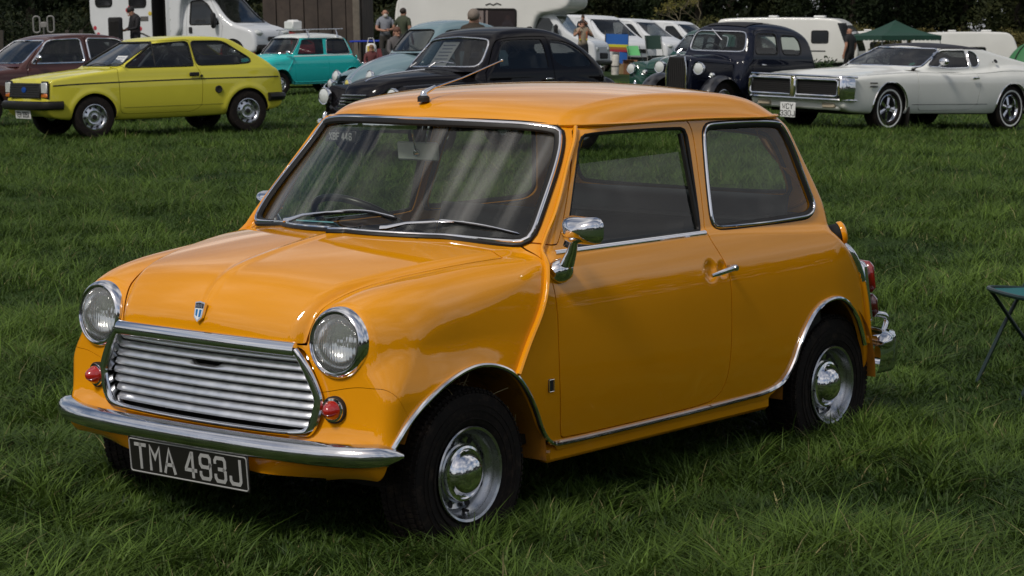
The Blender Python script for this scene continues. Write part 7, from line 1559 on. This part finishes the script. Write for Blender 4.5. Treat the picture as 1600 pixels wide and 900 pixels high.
    for s in (1, -1): g.ell(S+fwd*.080+lf*s*.03+up*.015, (.010, .012, .007), 8, 6, R=Rm)
    g.build('eye', M_BLACK, r, smooth=True); g = MB(); g.ell(S+fwd*.088-up*.048, (.008, .022, .005), 8, 4, R=Rm); g.build('mouth', mat('lips', (.25, .08, .07), rough=.5), r, smooth=True)
    if beard is not None: g = MB(); g.ell(S+fwd*.055-up*.085, (.05, .062, .06), 10, 8, R=Rm); g.build('beard', mat('grey_beard', beard, rough=.9), r, smooth=True)
    r.scale = (h/1.75,)*3; p = at(u, d); r.location = (p.x, p.y, p.z+dz); r.rotation_euler = (0, 0, YAW+PI+face)
    return r
SK = (.42, .22, .15)
bent = dict(neck=(.06, 0, 1.49), skull=(.12, 0, 1.56), crown=(.14, 0, 1.63), upper=(.03, 0, 1.42), gaze=(.7, 0, -.6))
person('person in a black jacket looking down beside the tall white camper', 216, 57.5, -1.0, dict(bent, elL=(.05, .23, 1.16), wrL=(.24, .12, 1.12), haL=(.30, .08, 1.12), elR=(.05, -.23, 1.16), wrR=(.24, -.10, 1.10), haR=(.30, -.06, 1.10)), dict(skin=SK, shirt=(.012, .011, .013), legs=(.015, .016, .022), shoe=(.02, .02, .02)), hair=(.012, .010, .009), dz=.43)
person('bearded person in a grey T-shirt and braces standing by the shed', 604, 63, .25, dict(elL=(.04, .25, 1.16), wrL=(.20, .08, 1.14), haL=(.24, .0, 1.15), elR=(.04, -.25, 1.16), wrR=(.20, -.08, 1.12), haR=(.24, -.02, 1.12)), dict(skin=SK, shirt=(.22, .23, .26), legs=(.04, .035, .03), shoe=(.02, .02, .02), sleeve='short'), hair=(.30, .12, .09), hair_style='bald', beard=(.45, .42, .38), dz=.27)
person('person in a dark green patterned shirt seen from behind near the cream caravan', 632, 62, 2.6, dict(elL=(-.02, .30, 1.18), wrL=(.12, .22, 1.02), haL=(.16, .18, .98)), dict(skin=SK, shirt=(.045, .055, .030), legs=(.03, .03, .03), shoe=(.02, .02, .02), sleeve='short'), hair=(.03, .02, .015), dz=.26)
sit = dict(pelvis=(0, 0, .55), waist=(.02, 0, .70), chest=(.03, 0, .90), upper=(.03, 0, 1.04), neck=(.04, 0, 1.12), skull=(.06, 0, 1.22), crown=(.06, 0, 1.30), shL=(.03, .17, 1.04), elL=(.10, .24, .80), wrL=(.30, .18, .72), haL=(.36, .16, .72), shR=(.03, -.17, 1.04), elR=(.10, -.24, .80), wrR=(.30, -.16, .70), haR=(.36, -.13, .70),
           hpL=(.05, .10, .52), knL=(.46, .12, .52), anL=(.50, .12, .10), toL=(.64, .13, .05), hpR=(.05, -.10, .52), knR=(.46, -.12, .52), anR=(.50, -.12, .10), toR=(.64, -.13, .05))
def seated(label, u, d, face, cols, dz=0., **k):
    r = person(label, u, d, face, dict(sit), cols, dz=dz, **k); return r
seated('person with reddish hair in a grey jacket sitting by the pale blue car', 621, 52, .5, dict(skin=SK, shirt=(.10, .09, .09), legs=(.03, .03, .04), shoe=(.02, .02, .02)), hair=(.12, .05, .03), hair_style='long', dz=.12)
p = at(622, 52.05); folding_chair('folding chair under the person in the grey jacket', mat('charcoal_cloth', (.03, .03, .03), rough=.8), (p.x, p.y, p.z+.05), YAW+PI+.5)
seated('small person with light brown hair sitting low beside the shopping bag', 582, 60, .2, dict(skin=SK, shirt=(.12, .03, .03), legs=(.03, .03, .04), shoe=(.02, .02, .02)), hair=(.20, .11, .05), h=1.35)
person('grey haired person in a brown jacket seen from behind over the black saloon', 741, 30.5, 2.9, dict(neck=(.03, 0, 1.50), skull=(.05, 0, 1.60)), dict(skin=SK, shirt=(.035, .024, .014), legs=(.02, .02, .02), shoe=(.02, .02, .02)), hair=(.20, .16, .13), h=1.66, dz=.0)
person('dark haired person in black standing beyond the black saloon', 828, 55, 1.6, dict(), dict(skin=SK, shirt=(.015, .014, .016), legs=(.02, .02, .02), shoe=(.02, .02, .02)), hair=(.015, .010, .010), hair_style='long', h=1.55, dz=-.10)
person('person in a beige shirt carrying a child on the shoulders', 911, 66, .1, dict(elL=(.06, .26, 1.24), wrL=(.16, .16, 1.36), haL=(.17, .13, 1.42), elR=(.06, -.26, 1.24), wrR=(.16, -.16, 1.36), haR=(.17, -.13, 1.42)), dict(skin=SK, shirt=(.30, .24, .17), legs=(.012, .012, .016), shoe=(.02, .02, .02), sleeve='short'), hair=(.04, .025, .02), h=1.72)
kid = dict(pelvis=(0, 0, .55), waist=(.01, 0, .64), chest=(.02, 0, .80), upper=(.02, 0, .92), neck=(.03, 0, 1.0), skull=(.04, 0, 1.12), crown=(.04, 0, 1.20), shL=(.02, .14, .92), elL=(.12, .20, .80), wrL=(.24, .06, .90), haL=(.26, .02, .96), shR=(.02, -.14, .92), elR=(.10, -.20, .76), wrR=(.22, -.10, .70), haR=(.25, -.08, .68),
           hpL=(.04, .10, .52), knL=(.20, .16, .44), anL=(.20, .16, .10), toL=(.32, .17, .06), hpR=(.04, -.10, .52), knR=(.20, -.16, .44), anR=(.20, -.16, .10), toR=(.32, -.17, .06))
person('small child in a dark top riding on the shoulders of the person in beige', 911, 66.03, .1, kid, dict(skin=SK, shirt=(.02, .018, .02), legs=(.35, .10, .04), shoe=(.45, .42, .02), sleeve='short', shorts=False), hair=(.05, .03, .02), h=1.05, dz=1.07, hair_style='bun')
person('bald person in a black T-shirt walking past the dark caravan window', 1326, 70, -2.4, dict(elL=(-.06, .24, 1.16), wrL=(.02, .25, .92), haL=(.04, .25, .84), knL=(.12, .10, .52), anL=(.06, .11, .10), toL=(.22, .12, .05), knR=(.0, -.10, .50), anR=(-.20, -.11, .13), toR=(-.06, -.13, .04)), dict(skin=(.40, .20, .13), shirt=(.012, .012, .013), legs=(.02, .018, .018), shoe=(.03, .03, .03), sleeve='short'), hair=(.25, .14, .1), hair_style='bald', dz=.0)
print('people', time.time()-T0)
# ------------------------------------------------------------------ trees, hedge and wood
def leaf_cloud(cs, rs, n, size, seed=0, cols=((.020, .038, .010), (.055, .080, .018)), shape=1.0):
    r = np.random.default_rng(seed); cs = np.asarray(cs, float); rs = np.asarray(rs, float); k = r.integers(0, len(cs), n)
    v = r.normal(size=(n, 3)); v /= np.linalg.norm(v, axis=1)[:, None]; q = r.random(n)**.45; P = cs[k]+v*rs[k]*q[:, None]
    a = r.normal(size=(n, 3)); a /= np.linalg.norm(a, axis=1)[:, None]; b = np.cross(a, r.normal(size=(n, 3))); b /= np.linalg.norm(b, axis=1)[:, None]; s = size*(.6+.8*r.random(n))[:, None]
    V = np.stack([P-a*s, P-b*s*.45, P+a*s, P+b*s*.45], 1).reshape(-1, 3); i = np.arange(n)*4; T = np.concatenate([np.stack([i, i+1, i+2], 1), np.stack([i, i+2, i+3], 1)])
    kt = r.random(len(cs))[k]; t = np.clip(kt*.6+.4*r.random(n), 0, 1)[:, None]; c = np.array(cols[0])*(1-t)+np.array(cols[1])*t; C = np.repeat(np.concatenate([c, np.ones((n, 1))], 1), 4, 0)
    return V, T, C
LM = mat('tree_leaves', (.03, .05, .015), rough=.7, attr='Col', spec=.15); BARK = mat('bark', (.035, .026, .018), rough=.95, noise=.3, nscale=3, bump=.5, bscale=20)
def branching(mb, p, d, L, r, depth, rr, tips):
    q = p+d*L; mid = (p+q)/2+rr.normal(size=3)*L*.05; mb.tube([p, mid, q], [r, r*.82, r*.66], n=6 if r > .05 else 4)
    if depth == 0: tips.append(q); return
    for _ in range(3 if depth > 1 else 4):
        e = d+rr.normal(size=3)*.55; e[2] = abs(e[2])*.6+.12; e /= np.linalg.norm(e); branching(mb, q-d*L*.12*rr.random(), e, L*(.60+.2*rr.random()), r*.6, depth-1, rr, tips)
def tree_proto(seed, H, spread, low=.18, cols=((.010, .017, .006), (.030, .040, .012)), n=7000):
    rr = np.random.default_rng(seed); r = bpy.data.objects.new('broadleaf_tree', None); tips = []; mb = MB()
    mb.tube([(0, 0, -.4), (.05, .02, .6), (.1, 0, H*.22)], [.42, .28, .22], n=10); branching(mb, np.array([.1, 0, H*.22]), np.array([0, 0, 1.]), H*.24, .22, 3, rr, tips); tr = mb.build('trunk', BARK, None); tr.parent = r
    cs = np.array(tips); cs = np.concatenate([cs, np.stack([rr.normal(0, spread*.5, 26), rr.normal(0, spread*.5, 26), H*(low+.35*rr.random(26))], 1)]); rs = np.full((len(cs), 3), 1.)*(.7+.9*rr.random(len(cs)))[:, None]*H*.10
    V, T, C = leaf_cloud(cs, rs, n, .17, seed, cols); o = mesh_obj('crown', V, T, LM, None, False, colattr=C); o.parent = r; return r, tr, o
ORD = ['first', 'second', 'third', 'fourth', 'fifth', 'sixth', 'seventh', 'eighth', 'ninth', 'tenth']
PLACES = ((-9e9, 'beyond the left edge'), (0, 'above the brown saloon'), (140, 'behind the tall camper'), (425, 'behind the shed'), (640, 'behind the cream caravan'), (905, 'behind the white vans'), (1120, 'behind the long caravan'), (1330, 'behind the gazebo'), (1470, 'behind the white coupe'), (1600, 'beyond the right edge'))
CNT = {}
def place_word(kind, u):
    w = [b for a, b in PLACES if u >= a][-1]; k = CNT.get((kind, w), 0); CNT[(kind, w)] = k+1; return ORD[min(k, 9)], w
P_TREES = [tree_proto(11, 11, 3.2), tree_proto(12, 13, 3.6, cols=((.008, .014, .005), (.020, .030, .010))), tree_proto(13, 9, 3.0, low=.10, cols=((.014, .020, .007), (.045, .048, .014)))]
TK = ['dark broadleaf tree', 'dense very dark tree', 'low olive green tree']
used_t = [0, 0, 0]
def plant(k, u, d, s=1.0, rz=0., group='trees in the wood behind the field'):
    r, tr, cr = P_TREES[k]
    if used_t[k]:
        a = r.copy(); b = tr.copy(); c = cr.copy(); b.parent = a; c.parent = a
        for o in (a, b, c): COL.objects.link(o)
    else: a = r; COL.objects.link(a)
    used_t[k] = 1
    p = at(u, d); a.location = (p.x, p.y, p.z-.1); a.rotation_euler = (0, 0, rz); a.scale = (s,)*3; o_, w_ = place_word('tree%d' % k, u); props(a, '%s %s in the wood %s, counted from the left' % (o_, TK[k], w_), 'tree', group); return a
rt = np.random.default_rng(5)
for i, u in enumerate(np.linspace(-420, 2000, 30)): plant(int(rt.integers(0, 3)), float(u+rt.normal()*25), float(136+rt.random()*16+(i % 3)*5), float(.85+.4*rt.random()), float(rt.random()*6))
# low scrub in front of the wood, one bush after the other
def bush(label, u, d, w, h, name='bush', cols=((.020, .030, .010), (.060, .070, .020)), n=1500, size=.10, dz=0., group=None, seed=0):
    if group: o_, w_ = place_word(label, u); label = '%s %s %s, counted from the left' % (o_, label, w_)
    rr = np.random.default_rng(abs(seed+int(u)+int(d))); r = thing(name, label, 'bush', group=group); m = 9; cs = np.stack([rr.normal(0, w*.30, m), rr.normal(0, w*.22, m), h*(.15+.55*rr.random(m))], 1); rs = np.full((m, 3), 1.)*(h*.34)*(.7+.5*rr.random(m))[:, None]
    V, T, C = leaf_cloud(cs, rs, n, size, abs(seed+int(u)), cols); mesh_obj('foliage', V, T, LM, r, False, colattr=C); mb = MB()
    for _ in range(5): a = rr.normal(size=3)*.3; mb.tube([(0, 0, -.1), (a[0]*w*.4, a[1]*w*.4, h*.35), (a[0]*w, a[1]*w, h*.7)], [.04, .03, .012], n=5)
    mb.build('stem', BARK, r); p = at(u, d); r.location = (p.x, p.y, p.z+dz); return r
HG = ((.040, .040, .012), (.16, .13, .035))
for i, u in enumerate(np.arange(905, 1160, 42)): bush('olive brown hedge bush', float(u), 119+(i % 2)*2., 3.4, 2.3, cols=((.030, .036, .012), (.10, .095, .028)), n=2200, group='hedge bushes behind the vans')
for i, u in enumerate(np.arange(1160, 1640, 36)): bush('dull olive hedge bush', float(u), 122+(i % 2)*2., 3.0, 2.25-.0010*(u-1160), cols=((.030, .032, .010), (.12, .10, .030)), n=1900, group='hedge bushes behind the gazebo')
for i, u in enumerate(np.arange(-60, 660, 50)): bush('low dark bush', float(u), 112+(i % 3)*3., 3.8, 3.0, cols=((.010, .016, .007), (.028, .036, .012)), n=1800, group='dark bushes at the wood edge')
# scrub that can be seen to the side, with twigs
def bare_tree(label, u, d, H, seed, dz=0.):
    r = thing('bare_tree', label, 'tree'); rr = np.random.default_rng(seed); mb = MB(); tips = []
    mb.tube([(0, 0, -.2), (.03, 0, H*.2)], [.07, .05], n=6); branching(mb, np.array([.03, 0, H*.2]), np.array([.1, .05, 1.]), H*.26, .045, 3, rr, tips); mb.build('trunk', mat('pale_bark', (.12, .10, .06), rough=.9, noise=.2), r)
    V, T, C = leaf_cloud(tips, np.full((len(tips), 3), .22), 500, .05, seed, ((.08, .09, .02), (.22, .18, .05))); mesh_obj('crown', V, T, LM, r, False, colattr=C); p = at(u, d); r.location = (p.x, p.y, p.z+dz); return r
bare_tree('thin leaning sapling with few yellow leaves left of the long caravan', 1092, 110, 4.6, 3); bare_tree('small twiggy sapling above the white vans', 1062, 112, 4.2, 8)
for i, (u, d, l) in enumerate(((1262, 68, 'dark leafy plant left of the walking person'), (1285, 66, 'bushy dark plant by the feet of the walking person'))): bush(l, u, d, .8, .85, name='plant', cols=((.010, .022, .008), (.03, .06, .015)), n=500, size=.06, seed=4)
for i, u in enumerate((8, 110, 132)): 
    t = thing('fence_post', ('leftmost wooden post at the wood edge', 'wooden post beside the white camper', 'thin post nearest the white camper')[i], 'post', group='posts at the wood edge'); mb = MB(); mb.box((0, 0, .8), (.14, .14, 1.7), .01); mb.build('post', mat('grey_wood', (.05, .042, .034), rough=.9), t); put(t, u, 90)
# a belt of woodland all round the field
def far_wood():
    r = np.random.default_rng(99); n = 90000; th = r.random(n)*2*PI; base = 78+14*r.random(n); cxw, cyw = CP[0]-25, CP[1]-20
    top = 7.5+3.5*np.sin(th*9+1)+2*np.sin(th*23)+1.5*np.sin(th*51+2); z = top*r.random(n)**.7*np.where(r.random(n) < .5, 1, .9+.2*r.random(n)); x = cxw+base*np.cos(th)*1.0; y = cyw+base*np.sin(th)
    dx, dy = x-CP[0], y-CP[1]; d = dx*math.cos(YAW)+dy*math.sin(YAW); lat = dx*crt[0]+dy*crt[1]; view = (d > 0)&(np.abs(lat) < .34*d+6)
    k = 168/np.maximum(np.hypot(dx, dy), 1); x = np.where(view, CP[0]+dx*k, x); y = np.where(view, CP[1]+dy*k, y); z = np.where(view, z*1.35, z)+gz(x, y)
    P = np.stack([x, y, z], 1); a = r.normal(size=(n, 3)); a /= np.linalg.norm(a, axis=1)[:, None]; b = np.cross(a, r.normal(size=(n, 3))); b /= np.linalg.norm(b, axis=1)[:, None]; s = (.55*(.6+.8*r.random(n))*np.where(view, 1.8, 1))[:, None]
    V = np.stack([P-a*s, P-b*s*.6, P+a*s, P+b*s*.6], 1).reshape(-1, 3); i = np.arange(n)*4; T = np.concatenate([np.stack([i, i+1, i+2], 1), np.stack([i, i+2, i+3], 1)])
    t = r.random(n)[:, None]; c = np.array([.008, .012, .005])*(1-t)+np.array([.020, .026, .009])*t; C = np.repeat(np.concatenate([c, np.ones((n, 1))], 1), 4, 0)
    o = mesh_obj('distant_woodland', V, T, LM, None, False, colattr=C); props(o, 'dark green woodland closing off the far side of the field', 'woodland', kind='stuff')
far_wood()
print('all', time.time()-T0)
